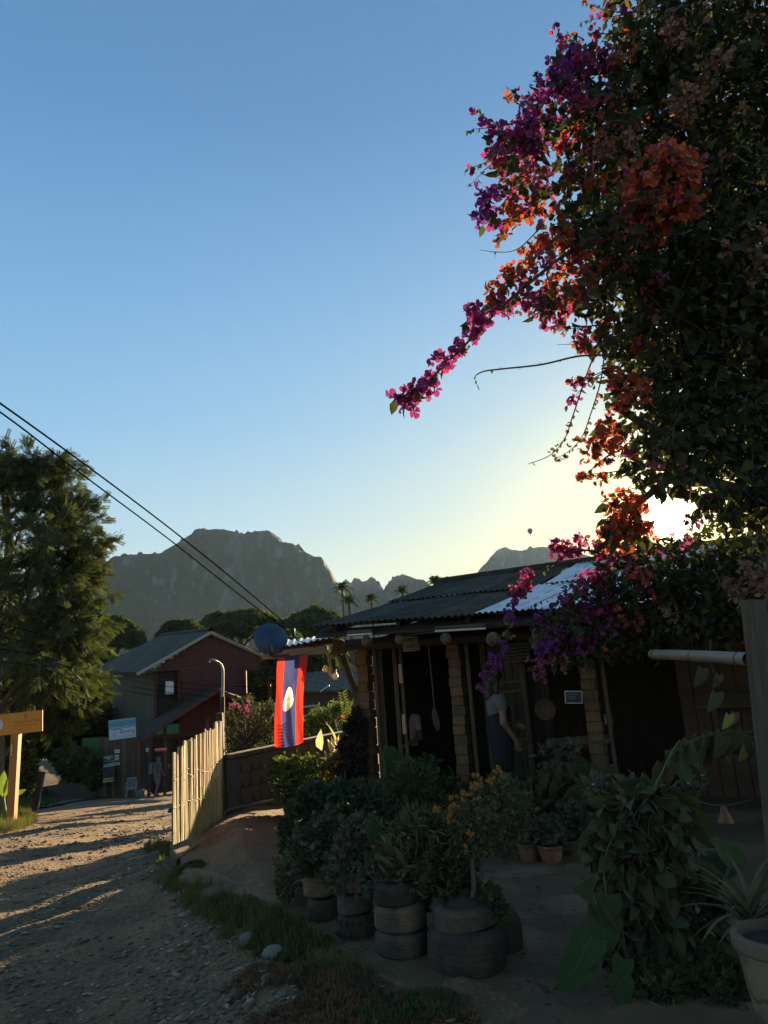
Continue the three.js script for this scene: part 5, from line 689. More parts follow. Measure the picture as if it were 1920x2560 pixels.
{
  const t = thing('bougainvillea', 'huge dark bougainvillea with orange and magenta flowers towering over the yard', 'bougainvillea', V(2.9, 0, -4.4)), R = rng(401);
  const B = [
    [1780, 40, 210, 130, 4.2, 1.5, [[4, 40]]], [1620, 50, 90, 90, 4.0, 1.0, [[5, 20], [4, 14]]], [1600, 140, 85, 70, 4.0, 0.9, [[6, 10], [5, 16]]], [1560, 210, 90, 70, 4.0, 0.8, [[5, 20], [2, 20]]], [1800, 240, 190, 170, 4.2, 1.5, [[4, 60]]], [1680, 260, 110, 120, 4.2, 1.4, [[4, 26]]], [1500, 190, 60, 45, 3.8, 0.6, [[2, 16], [0, 14]]], [1470, 250, 70, 60, 3.8, 0.7, [[0, 30], [5, 10]]], [1545, 300, 70, 60, 3.9, 0.75, [[2, 20], [4, 16]]], [1470, 350, 75, 50, 3.8, 0.6, [[5, 24], [3, 12]]], [1530, 400, 70, 60, 3.9, 0.8, [[2, 24]]],
    [1415, 180, 55, 40, 3.5, 0.25, [[1, 90, 0.3], [0, 40, 0.4]]], [1390, 250, 70, 55, 3.5, 0.4, [[1, 80, 0.3], [0, 60, 0.4]]], [1340, 330, 60, 55, 3.4, 0.4, [[1, 60, 0.3], [0, 80, 0.4]]], [1300, 375, 55, 45, 3.4, 0.35, [[0, 90, 0.4]]], [1240, 345, 24, 30, 3.3, 0.6, [[0, 26, 0.5]]], [1270, 420, 40, 40, 3.3, 0.5, [[5, 34, 0.4]]], [1325, 450, 30, 30, 3.3, 0.4, [[5, 20, 0.4]]], [1410, 420, 60, 36, 3.5, 0.4, [[2, 34], [5, 16]]], [1248, 475, 18, 18, 3.2, 0.4, [[0, 10]]], [1208, 528, 26, 34, 3.1, 0.25, [[1, 40, 0.2]]], [1450, 450, 40, 40, 3.7, 0.4, [[5, 14]]],
    [1650, 470, 82, 88, 3.1, 0.4, [[3, 420, 0.6]]], [1630, 560, 40, 34, 3.2, 0.4, [[3, 80, 0.5]]], [1780, 480, 170, 160, 4.2, 1.6, [[4, 24]]], [1600, 460, 90, 110, 4.2, 1.3, [[2, 30]]], [1540, 520, 90, 80, 3.9, 0.9, [[2, 50], [4, 20]]], [1480, 545, 60, 50, 3.6, 0.8, []], [1420, 580, 60, 40, 3.4, 0.7, [[2, 12]]], [1300, 505, 26, 24, 3.2, 0.3, [[2, 22]]], [1345, 520, 30, 20, 3.2, 0.25, [[2, 18]]], [1270, 565, 24, 26, 3.2, 0.3, [[2, 20]]], [1400, 505, 40, 18, 3.3, 0.4, [[2, 12]]], [1490, 620, 60, 60, 3.8, 0.7, [[2, 50]]], [1560, 640, 80, 80, 4.0, 1.1, [[2, 30], [4, 20]]],
    [1800, 690, 200, 180, 4.3, 1.7, [[4, 10]]], [1660, 660, 120, 110, 4.2, 1.5, [[4, 20]]], [1560, 740, 80, 80, 4.0, 1.0, [[5, 26], [4, 12]]], [1500, 740, 40, 60, 3.8, 0.6, [[5, 24]]], [1430, 700, 44, 44, 3.5, 0.3, [[2, 36], [5, 16]]], [1350, 770, 50, 24, 3.4, 0.3, [[5, 40]]], [1420, 775, 40, 26, 3.4, 0.35, [[5, 18], [2, 8]]], [1400, 715, 30, 40, 3.4, 0.2, [[2, 26]]], [1480, 850, 34, 36, 3.7, 0.5, [[5, 30]]], [1560, 840, 70, 70, 4.0, 1.0, [[4, 12]]], [1680, 820, 120, 130, 4.2, 1.6, []], [1840, 880, 160, 170, 4.2, 1.7, [[4, 10]]], [1600, 930, 70, 60, 4.0, 0.9, [[2, 30]]], [1560, 980, 60, 40, 3.8, 0.5, [[2, 50], [3, 20]]], [1720, 980, 120, 110, 4.1, 1.5, []], [1530, 1085, 34, 34, 3.6, 0.25, [[2, 50, 0.4]]], [1487, 1120, 26, 22, 3.5, 0.25, [[2, 26, 0.4]]], [1600, 1040, 70, 50, 3.9, 0.7, [[2, 14]]], [1680, 1090, 90, 60, 3.9, 0.8, []], [1630, 1140, 70, 55, 3.8, 0.6, [[6, 10]]], [1720, 1160, 90, 50, 3.9, 0.6, []], [1820, 1080, 130, 110, 4.0, 1.3, []], [1660, 1205, 60, 34, 3.7, 0.5, [[6, 8]]], [1600, 1195, 40, 34, 3.7, 0.6, [[5, 6]]], [1760, 1215, 60, 50, 3.8, 0.5, []], [1850, 1210, 110, 80, 3.9, 0.9, []], [1900, 1290, 90, 70, 3.9, 0.8, []], [1800, 1290, 44, 44, 3.8, 0.35, []],
    [1565, 1290, 44, 56, 3.7, 0.35, [[2, 150, 0.3]]], [1545, 1335, 40, 36, 3.7, 0.3, [[2, 80, 0.3]]], [1600, 1320, 40, 36, 3.7, 0.3, [[2, 60, 0.4]]],
    [1760, 120, 240, 200, 5.0, 0.5, []], [1700, 420, 200, 220, 5.0, 0.5, []], [1880, 420, 200, 260, 5.0, 0.5, []], [1730, 740, 200, 220, 5.0, 0.5, []], [1880, 800, 180, 240, 5.0, 0.5, []], [1800, 1060, 180, 120, 5.0, 1.0, []], [1560, 420, 100, 140, 4.6, 0.7, []], [1580, 620, 80, 120, 4.7, 0.7, []], [1500, 300, 70, 90, 4.2, 0.5, [[6, 14]]], [1540, 130, 60, 60, 4.1, 0.5, []],
    [1700, 110, 60, 60, 3.7, 0.4, [[4, 60, 0.6]]], [1750, 190, 70, 40, 3.7, 0.3, [[4, 60, 0.5]]], [1715, 250, 40, 40, 3.65, 0.3, [[4, 50, 0.5]]], [1560, 345, 40, 50, 3.5, 0.3, [[4, 44, 0.5]]], [1600, 560, 40, 40, 3.5, 0.3, [[4, 26, 0.5]]], [1860, 640, 50, 80, 3.7, 0.3, [[4, 44, 0.5]]], [1450, 140, 50, 40, 3.6, 0.5, [[0, 20]]], [1480, 300, 60, 60, 3.6, 0.5, [[5, 30], [2, 16]]], [1450, 470, 50, 40, 3.6, 0.5, [[2, 14]]], [1510, 680, 50, 60, 3.8, 0.6, [[2, 16]]],
    [2060, 200, 220, 320, 4.2, 1.3, []], [2080, 700, 220, 320, 4.2, 1.3, []], [2080, 1160, 200, 240, 4.0, 1.2, []], [1900, -180, 320, 160, 4.0, 1.2, []]];
  const { leaves, flowers } = bougainvillea(t, B, { seed: 403, leafS: 0.078, flowerS: 0.03, leafN: 370 });
  const o = { R, leaves, flowers, leafS: 0.065, flowerS: 0.03 };
  shoot(t, [[1560, 560, 3.9], [1500, 592, 3.7], [1420, 632, 3.4], [1330, 702, 3.2], [1250, 772, 3.1], [1180, 845, 3.0], [1110, 915, 2.95], [1052, 972, 2.9], [1008, 1015, 2.9]], 0.011, 0.004, { ...o, cols: [5, 5, 5, 0, 0, 0, 0], every: 0.042, clump: 4, off: 0.035, lf: 0.55 });
  shoot(t, [[1430, 560, 3.5], [1370, 610, 3.3], [1310, 655, 3.2], [1262, 710, 3.1], [1215, 765, 3.05], [1170, 810, 3.0]], 0.008, 0.003, { ...o, cols: [2, 2, 2, 2, 0], every: 0.035, clump: 4, off: 0.04, lf: 0.9 });
  shoot(t, [[1060, 965, 2.92], [1018, 985, 2.9], [985, 1000, 2.9]], 0.004, 0.002, { ...o, cols: [0], every: 0.05, clump: 4, off: 0.01, lf: 0.4 });
  shoot(t, [[1500, 690, 3.7], [1440, 720, 3.5], [1390, 760, 3.4], [1330, 790, 3.3]], 0.006, 0.002, { ...o, cols: [2, 2, 5, 5], every: 0.05, clump: 3, off: 0.03, lf: 0.5 });
  const bare = { ...o, ff: 0, lf: 0.5, every: 0.06, off: 0.004, leafS: 0.022 };
  shoot(t, [[1530, 888, 3.7], [1450, 890, 3.5], [1350, 912, 3.3], [1250, 923, 3.2], [1205, 930, 3.15], [1188, 942, 3.15], [1198, 975, 3.15]], 0.006, 0.002, { ...bare, lf: 0.35 });
  { const th = [], P = [[1500, 888], [1440, 892], [1400, 901], [1350, 912], [1300, 917], [1250, 923]]; P.forEach(([x, y], i) => th.push(new THREE.ConeGeometry(0.003, 0.02, 4).rotateZ(i % 2 ? 0.5 : 2.6).translate(...at(x, y + (i % 2 ? -4 : 4), 3.4 - 0.04 * i).sub(t.position).toArray()))); part('thorn', flat(th), M.twig, t); }
  const dryO = { ...o, leafS: 0.03, flowerS: 0.018, cols: [6], ff: 0.5, lf: 0.55, clump: 1, every: 0.035, off: 0.014, from: 0.25 };
  shoot(t, [[1492, 870, 3.7], [1462, 950, 3.6], [1432, 1040, 3.55], [1410, 1100, 3.5], [1375, 1138, 3.45], [1322, 1160, 3.4]], 0.005, 0.0015, dryO);
  shoot(t, [[1512, 880, 3.7], [1500, 960, 3.6], [1475, 1040, 3.6], [1450, 1100, 3.5], [1420, 1130, 3.5], [1385, 1148, 3.45]], 0.004, 0.0015, dryO);
  shoot(t, [[1490, 855, 3.7], [1440, 860, 3.6], [1392, 862, 3.5]], 0.003, 0.001, bare); shoot(t, [[1480, 945, 3.6], [1440, 948, 3.55], [1424, 955, 3.5]], 0.003, 0.001, { ...o, cols: [2], every: 0.09, clump: 2, lf: 0.5, off: 0.02 });
  shoot(t, [[1640, 1205, 3.8], [1580, 1222, 3.7], [1510, 1238, 3.6]], 0.004, 0.001, { ...bare, lf: 0.7, leafS: 0.03 }); shoot(t, [[1560, 250, 3.9], [1540, 108, 3.9], [1530, 60, 3.9]], 0.005, 0.001, bare);
  shoot(t, [[1360, 560, 3.3], [1290, 625, 3.25], [1240, 630, 3.2], [1200, 625, 3.2]], 0.004, 0.001, { ...bare, leafS: 0.04, lf: 0.6 }); shoot(t, [[1360, 420, 3.4], [1290, 475, 3.3], [1240, 530, 3.2], [1215, 560, 3.15]], 0.006, 0.002, { ...bare, leafS: 0.045 });
  // lacy young shoots all along the open side, and woody stems arching over the face of the mass
  for (const [x, y, d, ax, ay] of [[1560, 40, 3.9, -1, -0.3], [1550, 90, 3.9, -1, 0.1], [1500, 150, 3.8, -0.8, -0.6], [1420, 150, 3.5, -0.3, -1], [1250, 320, 3.3, -1, -0.4], [1240, 400, 3.3, -1, 0.5], [1300, 440, 3.3, -0.7, 0.8], [1400, 470, 3.4, -1, 0.2], [1330, 540, 3.3, -1, -0.3], [1300, 500, 3.2, -0.9, -0.5], [1450, 650, 3.6, -1, 0.4], [1440, 760, 3.5, -1, 0.1], [1480, 820, 3.6, -1, 0.3], [1500, 930, 3.6, -1, 0.5], [1530, 1130, 3.6, -1, 0.6], [1560, 1180, 3.7, -1, 0.3], [1600, 1120, 3.7, -0.9, 0.5], [1350, 620, 3.2, -0.5, 0.9], [1760, 1250, 3.7, -0.6, 0.8], [1820, 1290, 3.7, -0.8, 0.4], [1330, 260, 3.4, -1, -0.5]])
    for (let q = 0; q < 2; q++) { const L = 60 + 70 * R(), b = ay + (R() - 0.5) * 0.9, n = Math.hypot(ax, b), ux = ax / n, uy = b / n; shoot(t, [[x + 30, y - 10, d + 0.1], [x + ux * L * 0.3, y + uy * L * 0.3, d], [x + ux * L * 0.7, y + uy * L * 0.7 + 4, d - 0.04], [x + ux * L, y + uy * L + 14 * R(), d - 0.06]], 0.0035, 0.0008, { ...o, every: 0.022, cols: [[0, 5, 2][Math.floor(R() * 3)]], ff: 0.1, lf: 0.55, clump: 2, off: 0.012, leafS: 0.034 }); }
  for (const P of [[[1900, 700], [1780, 560], [1680, 380], [1640, 200]], [[1880, 950], [1760, 830], [1640, 760], [1560, 640]], [[1860, 300], [1760, 240], [1660, 120]], [[1900, 1150], [1800, 1060], [1700, 1060], [1600, 1120]], [[1840, 480], [1740, 640], [1640, 900]], [[1890, 850], [1840, 600], [1800, 420], [1720, 330]]]) part('stem', tube(P.map(([x, y], i) => at(x, y, 3.9 - 0.05 * i).sub(t.position)), 0.009, 0.003, 6), M.darkTwig, t);
  // stems of the plant itself
  const st = (...p) => part('stem', tube(p.map((q) => at(...q).sub(t.position)), 0.05, 0.015, 7), M.bark, t);
  part('stem', tube([V(0.2, 0, 0.1), at(1980, 1600, 4.4).sub(t.position), at(1930, 1100, 4.3).sub(t.position), at(1840, 700, 4.3).sub(t.position), at(1780, 300, 4.2).sub(t.position)], 0.09, 0.03, 9), M.bark, t);
  st([1930, 1100, 4.3], [1800, 900, 4.2], [1650, 700, 4.1], [1560, 560, 3.9]); st([1860, 750, 4.3], [1700, 500, 4.2], [1560, 330, 4.0], [1400, 230, 3.6]); st([1800, 500, 4.2], [1700, 250, 4.1], [1620, 60, 4.0]); st([1940, 1250, 4.2], [1800, 1120, 4.0], [1650, 1080, 3.9], [1540, 1020, 3.8]); st([1940, 1250, 4.1], [1820, 1220, 3.9], [1700, 1190, 3.8], [1580, 1270, 3.7]); st([1850, 600, 4.2], [1700, 760, 4.1], [1560, 840, 3.9], [1490, 870, 3.7]);
  foliage(t, leaves, G.leaf, F.bou, { parts: 300, name: 'leaf', mass: 'foliage', R, vary: 0.4 });
  foliage(t, flowers, G.bract, FL, { parts: 300, name: 'flower', mass: 'blossom', R, vary: 0.3 });
}
{
  const t = thing('bougainvillea', 'lower purple-flowering bougainvillea sprawling over the shop roof edge', 'bougainvillea', V(5.2, 0, -6.6)), R = rng(451);
  const B = [[1470, 1500, 70, 50, 7.2, 0.9, [[0, 60], [5, 30]]], [1560, 1440, 80, 60, 7.0, 1.0, [[5, 40]]], [1430, 1550, 70, 60, 7.2, 0.8, [[1, 90, 0.6], [0, 50]]], [1380, 1580, 55, 50, 7.2, 0.7, [[1, 90, 0.5]]], [1490, 1580, 80, 60, 7.2, 1.0, [[1, 70], [0, 30]]], [1440, 1625, 60, 40, 7.3, 0.5, [[1, 50, 0.6]]], [1600, 1500, 100, 80, 7.0, 1.2, [[5, 40], [3, 20]]], [1700, 1430, 120, 70, 6.8, 1.2, [[3, 20]]], [1640, 1385, 70, 40, 6.8, 0.8, [[5, 26]]], [1560, 1390, 46, 34, 6.9, 0.8, [[0, 20]]], [1760, 1370, 90, 40, 6.6, 0.9, [[4, 10]]], [1830, 1450, 120, 90, 6.4, 1.3, []], [1740, 1530, 130, 90, 6.8, 1.3, [[4, 20]]], [1900, 1380, 100, 70, 6.2, 1.1, []], [1890, 1470, 60, 60, 5.6, 0.5, [[4, 110, 0.5]]], [1630, 1580, 90, 60, 7.1, 1.0, [[4, 20]]], [1790, 1590, 90, 50, 6.8, 0.7, [[4, 10]]], [1530, 1620, 60, 40, 7.2, 0.7, [[0, 16]]], [1400, 1660, 26, 26, 7.3, 0.4, [[4, 20]]], [1345, 1672, 26, 18, 7.2, 0.4, [[5, 20]]], [2020, 1440, 130, 150, 6.2, 1.2, []], [1690, 1352, 70, 20, 6.7, 0.7, []], [1530, 1445, 40, 24, 7.1, 0.5, [[5, 30, 0.5]]], [1470, 1455, 36, 20, 7.2, 0.4, [[0, 30, 0.5]]]];
  const { leaves, flowers } = bougainvillea(t, B, { seed: 453, leafS: 0.085, flowerS: 0.042, leafN: 500 });
  const o = { R, leaves, flowers, leafS: 0.08, flowerS: 0.042 };
  shoot(t, [[1560, 1420, 7.0], [1520, 1395, 7.0], [1470, 1376, 7.0], [1425, 1384, 7.0], [1380, 1412, 7.1], [1340, 1440, 7.1], [1310, 1455, 7.1], [1292, 1490, 7.1]], 0.014, 0.005, { ...o, every: 0.07, lf: 0.6, ff: 0.2, cols: [0], clump: 3, off: 0.05 });
  for (const [x, y, n] of [[1390, 1364, 34], [1418, 1370, 26], [1435, 1376, 20], [1395, 1388, 12], [1452, 1348, 14], [1490, 1368, 16], [1498, 1386, 12], [1533, 1366, 12], [1318, 1440, 24], [1312, 1472, 20], [1290, 1480, 20]]) { const c = at(x, y, 7.05); for (let i = 0; i < n; i++) flowers.push({ m: mat4(c.clone().add(unit(R).multiplyScalar(0.06)), unit(R), R() * 6, 0.04 * (0.7 + 0.5 * R())), t: i % 3 ? 0 : 5 }); }
  shoot(t, [[1300, 1470, 7.1], [1285, 1510, 7.2], [1275, 1550, 7.3], [1268, 1590, 7.4], [1250, 1630, 7.5], [1235, 1665, 7.5], [1215, 1695, 7.5], [1197, 1712, 7.5]], 0.009, 0.003, { ...o, every: 0.055, lf: 0.8, ff: 0.75, cols: [0, 1, 1, 4, 1, 0, 0, 0], clump: 4, off: 0.06 });
  shoot(t, [[1452, 1384, 7.0], [1452, 1368, 7.0], [1450, 1352, 7.0]], 0.004, 0.002, { ...o, ff: 0, lf: 0.2 }); shoot(t, [[1515, 1392, 7.0], [1528, 1378, 7.0], [1534, 1368, 7.0]], 0.004, 0.002, { ...o, ff: 0, lf: 0.2 }); shoot(t, [[1500, 1440, 7.1], [1430, 1470, 7.2], [1350, 1505, 7.3], [1325, 1518, 7.3]], 0.005, 0.002, { ...o, ff: 0, lf: 0.9, every: 0.05, leafS: 0.05 });
  shoot(t, [[1640, 1540, 7.1], [1560, 1590, 7.2], [1490, 1640, 7.3], [1460, 1680, 7.3]], 0.006, 0.002, { ...o, cols: [4], every: 0.09, clump: 2 });
  const st = (...p) => part('stem', tube(p.map((q) => at(...q).sub(t.position)), 0.05, 0.015, 7), M.bark, t);
  part('stem', tube([V(0, 0, 0), at(1900, 1760, 6.6).sub(t.position), at(1860, 1560, 6.6).sub(t.position), at(1760, 1450, 6.8).sub(t.position)], 0.07, 0.03, 8), M.bark, t);
  st([1860, 1560, 6.6], [1700, 1500, 6.9], [1580, 1490, 7.1], [1440, 1560, 7.2]); st([1800, 1480, 6.7], [1680, 1430, 6.8], [1580, 1430, 7.0]); st([1880, 1600, 6.6], [1900, 1450, 6.2], [1880, 1380, 6.3]);
  foliage(t, leaves, G.leaf, F.bou, { parts: 200, name: 'leaf', mass: 'foliage', R, vary: 0.4 });
  foliage(t, flowers, G.bract, FL, { parts: 300, name: 'flower', mass: 'blossom', R, vary: 0.3 });
}
// ---------- tyres, pots and plants of the yard ----------
function tyre(label, c, R0, hgt, mat, group, lugs = false, wob = 0) {
  const t = thing('tyre', label, 'tyre', c, wob, group), h = hgt / 2, pr = [[R0 * 0.56, h * 0.55], [R0 * 0.62, h * 0.9], [R0 * 0.78, h], [R0 * 0.92, h * 0.86], [R0 * 0.985, h * 0.6]];
  for (let i = 0; i < 5; i++) { const y = h * (0.5 - i * 0.25); pr.push([R0 * (1 - 0.02 * y * y / h / h), y + h * 0.09], [R0 * (1 - 0.02 * y * y / h / h), y - h * 0.08], [R0 * 0.985, y - h * 0.10], [R0 * 0.985, y - h * 0.13], [R0, y - h * 0.15]); }
  pr.push([R0 * 0.985, -h * 0.72], [R0 * 0.92, -h * 0.88], [R0 * 0.78, -h], [R0 * 0.6, -h * 0.85], [R0 * 0.56, -h * 0.5], [R0 * 0.5, 0], [R0 * 0.56, h * 0.55]);
  const m = part('carcass', lathe(pr.reverse(), 40), mat, t);
  { const p = m.geometry.attributes.position, sd = c.x * 7 + c.y * 31; for (let i = 0; i < p.count; i++) { const x = p.getX(i), y = p.getY(i), z = p.getZ(i), a = Math.atan2(z, x), f = 1 + 0.045 * Math.sin(a * 2 + sd) + 0.03 * Math.sin(a * 3 + sd * 2 + y * 9) + 0.03 * (fbm(Math.cos(a) * 2 + 7, Math.sin(a) * 2 + y * 6 + sd, 3, 0, 811) - 0.5); p.setXYZ(i, x * f, y * (1 + 0.07 * Math.sin(a + sd)), z * f); } m.geometry.computeVertexNormals(); t.rotation.x = 0.035 * Math.sin(sd * 3); t.rotation.z = 0.035 * Math.cos(sd * 5); }
  if (lugs) for (let i = 0; i < 36; i++) { const a = i / 36 * 6.2832; part('tread_lug', rbox(R0 * 0.1, h * 0.8, R0 * 0.08, 0.006).rotateX(i % 2 ? 0.35 : -0.35).translate(0, (i % 2 ? 1 : -1) * h * 0.3, R0 * 0.99).rotateY(a), mat, t); }
  return t;
}
function pot(name, label, c, r0, r1, h, mat = M.clay, group) {
  const t = thing(name, label, 'pot', c, 0, group);
  part('body', lathe([[0.001, 0.005], [r0 * 0.92, 0], [r0, 0.01], [lerp(r0, r1, 0.5) * 1.04, h * 0.5], [r1 * 0.98, h * 0.86], [r1 * 0.9, h * 0.86], [r0 * 0.8, 0.03], [0.001, 0.03]], 26), mat, t);
  part('rim', lathe([[r1 * 0.88, h * 0.86], [r1, h * 0.84], [r1 * 1.07, h * 0.87], [r1 * 1.08, h * 0.97], [r1 * 1.03, h], [r1 * 0.92, h], [r1 * 0.88, h * 0.86]], 26), mat, t); part('soil', new THREE.CircleGeometry(r1 * 0.9, 20).rotateX(-Math.PI / 2).translate(0, h * 0.9, 0), M.soil, t); return t;
}
// a plant from blobs given by pixel, radius and distance
function plant(name, label, cat, base, blobs, geo, mats, { n = 300, s = 0.06, parts = 0, seed = 1, up = 0.3, skin = 0.4, stems = 4, flowers = null, stemM = M.greenStem, zk = 1, lname = 'leaf' } = {}) {
  const t = thing(name, label, cat, base), R = rng(seed), list = [], fl = [];
  blobs.forEach(([x, y, rx, ry, d, dens = 1], i) => {
    const c = at(x, y, d), k = pxSize(1, c);
    for (const e of blobPoints(c, V(rx * k, ry * k, rx * k * zk), Math.round(n * dens), R, skin, 0.35, i + seed)) { if (e.p.y < base.y - 0.4) continue; list.push({ m: mat4(e.p, e.u.clone().multiplyScalar(0.8).add(V(R() - 0.5, up + 0.5 * (R() - 0.5), R() - 0.5)), R() * 6.28, s * (0.6 + 0.8 * R())), k: 1 + 0.4 * e.u.z }); }
    if (geo !== G.heart && n > 90) for (let j = 0; j < 9; j++) {      // leggy shoots that outgrow the bush
      const u = unit(R); u.y = Math.abs(u.y) * 0.9 + 0.25; u.normalize(); const p0 = c.clone().add(V(u.x * rx, u.y * ry, u.z * rx).multiplyScalar(0.6 * k)), p1 = c.clone().add(V(u.x * rx, u.y * ry * 1.1, u.z * rx).multiplyScalar((1.1 + 0.35 * R()) * k)).add(V(0, 0.05 * R(), 0)), pm = p0.clone().lerp(p1, 0.5).add(V((R() - 0.5) * 0.03, 0.02, (R() - 0.5) * 0.03));
      part('shoot', tube([p0, pm, p1].map((q) => q.clone().sub(base)), 0.004, 0.002, 4), stemM, t);
      for (let q = 0; q < 9; q++) { const f = 0.25 + 0.75 * q / 8, p = f < 0.5 ? p0.clone().lerp(pm, f * 2) : pm.clone().lerp(p1, f * 2 - 1); list.push({ m: mat4(p, u.clone().multiplyScalar(0.5).add(unit(R).multiplyScalar(0.8)), R() * 6.28, s * (0.5 + 0.6 * R())), k: 1 }); }
    }
    for (let j = 0; j < stems; j++) { const e = blobPoints(c, V(rx * k, ry * k, rx * k * zk), 1, R, 0.3, 0, i)[0].p.sub(base); part('stem', tube([V((R() - 0.5) * 0.06, 0, (R() - 0.5) * 0.06), V(e.x * 0.3, e.y * 0.5, e.z * 0.3), e], 0.008, 0.003, 5), stemM, t); }
    if (flowers) for (const e of blobPoints(c, V(rx * k, ry * k, rx * k), Math.round(flowers.n * dens), R, 0.9, 0.2, i)) if (e.u.y > -0.3) fl.push({ m: mat4(e.p, e.u.clone().add(unit(R).multiplyScalar(0.5)), R() * 6, flowers.s * (0.7 + 0.6 * R())), k: 1 + 0.4 * e.u.z });
  });
  foliage(t, list, geo, mats, { parts, R, name: lname }); if (fl.length) foliage(t, fl, flowers.geo ?? G.bract, flowers.mat, { parts: Math.min(fl.length, flowers.parts ?? 60), name: 'flower', mass: 'blossom', R }); return t;
}
const yp = (px, py, y = 0) => { const v = at(px, py, 1).sub(camera.position), t = (y - 1.65) / v.y; return V(v.x * t, y, v.z * t); };
const TG = 'old tyres stacked as planters along the yard edge';
{
  // nearest: wide turned tyre tub with a second rim and another tyre behind it
  const a = yp(1172, 2415), k = pxSize(1, a), ra = 100 * k; tyre('wide dark tyre at the bottom of the nearest planter', V(a.x, 0.105, a.z), ra, 0.235, M.rubber[0], TG); tyre('upper tyre of the nearest planter, holding the little tree', V(a.x - 0.01, 0.27, a.z - 0.02), ra * 0.84, 0.13, M.rubber[1], TG);
  const a2 = yp(1236, 2375); tyre('tyre lying half hidden behind the nearest planter', V(a2.x, 0.1, a2.z), ra * 0.72, 0.2, M.rubber[0], TG, false, 0.4);
  const soil = thing('soil_heap', 'dark soil filling the top tyre of the nearest planter', 'soil', V(a.x, 0.3, a.z)); part('soil', lathe([[0.001, 0.06], [ra * 0.3, 0.05], [ra * 0.6, 0.01], [ra * 0.62, -0.08], [0.001, -0.08]], 20), M.soil, soil);
  const b = yp(1010, 2385), kb = pxSize(1, b), rb = 67 * kb; tyre('bottom tyre under the oleander bush', V(b.x, 0.075, b.z), rb, 0.15, M.rubber[1], TG); tyre('brown dusty middle tyre under the oleander bush', V(b.x - 0.01, 0.225, b.z), rb * 0.98, 0.15, M.rubber[2], TG); tyre('topmost black tyre under the oleander bush', V(b.x - 0.02, 0.36, b.z), rb, 0.13, M.rubber[0], TG);
  const c = yp(893, 2340), kc = pxSize(1, c), rc = 49 * kc; tyre('bottom tyre with chunky tread lugs in the middle stack', V(c.x, 0.072, c.z), rc * 0.98, 0.15, M.rubber[0], TG, true); tyre('second tyre resting on the lugged one in the middle stack', V(c.x, 0.21, c.z), rc * 0.98, 0.13, M.rubber[1], TG); tyre('uppermost tyre of the middle stack, above the lugged one', V(c.x - 0.01, 0.345, c.z), rc * 1.03, 0.14, M.rubber[2], TG);
  const d = yp(808, 2300), kd = pxSize(1, d), rd = 40 * kd; tyre('lower tyre of the stack farthest from the camera', V(d.x, 0.08, d.z), rd, 0.16, M.rubber[0], TG); tyre('upper rounded tyre of the stack farthest from the camera', V(d.x - 0.01, 0.235, d.z), rd * 1.02, 0.15, M.rubber[2], TG);
  pot('plastic_pot', 'grey pot set into the top of the farthest tyre stack', V(d.x - 0.01, 0.28, d.z), rd * 0.62, rd * 0.82, 0.17, M.rubber[2]);
  const e = yp(753, 2268), ke = pxSize(1, e); pot('cement_pot', 'narrow cement pot at the end of the tyre row', V(e.x, 0, e.z), 16 * ke, 18 * ke, 52 * ke, M.block);

  // little tree in the nearest planter
  const T = V(a.x + 0.02, 0.3, a.z), dt = -a.z + 0.02; const tr = thing('flowering_tree', 'small standard tree with orange flowers in the nearest tyre planter', 'small tree', T), P = (x, y, z = 0) => at(x, y, dt + z).sub(T);
  part('trunk', tube([V(0, -0.02, 0), P(1184, 2230), P(1182, 2160), P(1190, 2110)], 0.018, 0.012, 7), M.bark, tr); for (const [x, y, z] of [[1140, 2060, 0.1], [1230, 2040, -0.1], [1200, 1990, 0], [1260, 1985, 0.1], [1170, 2010, -0.1]]) part('branch', tube([P(1188, 2125), P((1188 + x) / 2, (2115 + y) / 2), P(x, y, z)], 0.009, 0.003, 5), M.bark, tr);
  const list = [], fl = [], R = rng(501); for (const [x, y, rx, ry, z] of [[1215, 2020, 60, 60, 0], [1250, 1980, 42, 40, 0.05], [1270, 2080, 60, 50, 0.1], [1150, 2060, 40, 40, 0], [1190, 2110, 50, 30, 0], [1290, 2030, 50, 50, 0.2]]) { const cc = at(x, y, dt + z), kk = pxSize(1, cc); for (const q of blobPoints(cc, V(rx * kk, ry * kk, rx * kk), 430, R, 0.3, 0.4, x)) list.push({ m: mat4(q.p, q.u.clone().add(unit(R).multiplyScalar(0.8)), R() * 6, 0.03 * (0.7 + 0.7 * R())) }); }
  for (const [x, y, r, n] of [[1190, 1955, 14, 6], [1180, 1965, 14, 4], [1236, 1935, 16, 4], [1230, 1955, 12, 3], [1128, 2000, 8, 3], [1150, 1992, 9, 3], [1130, 2020, 10, 4], [1128, 2040, 10, 4], [1092, 2020, 8, 4], [1165, 1985, 10, 3], [1194, 1996, 8, 2], [1166, 2120, 6, 2], [1178, 2085, 6, 2]]) { const cc = at(x, y, dt - 0.12), kk = pxSize(1, cc); for (let i = 0; i < n; i++) fl.push({ m: mat4(cc.clone().add(unit(R).multiplyScalar(r * kk)), V(R() - 0.5, 0.4, 0.8).add(unit(R).multiplyScalar(0.6)), R() * 6, 0.021 * (0.8 + 0.5 * R())) }); }
  foliage(tr, list, G.small, F.olive, { parts: 0, R }); foliage(tr, fl, G.tuft2, [F.gold], { parts: 80, name: 'flower', R });
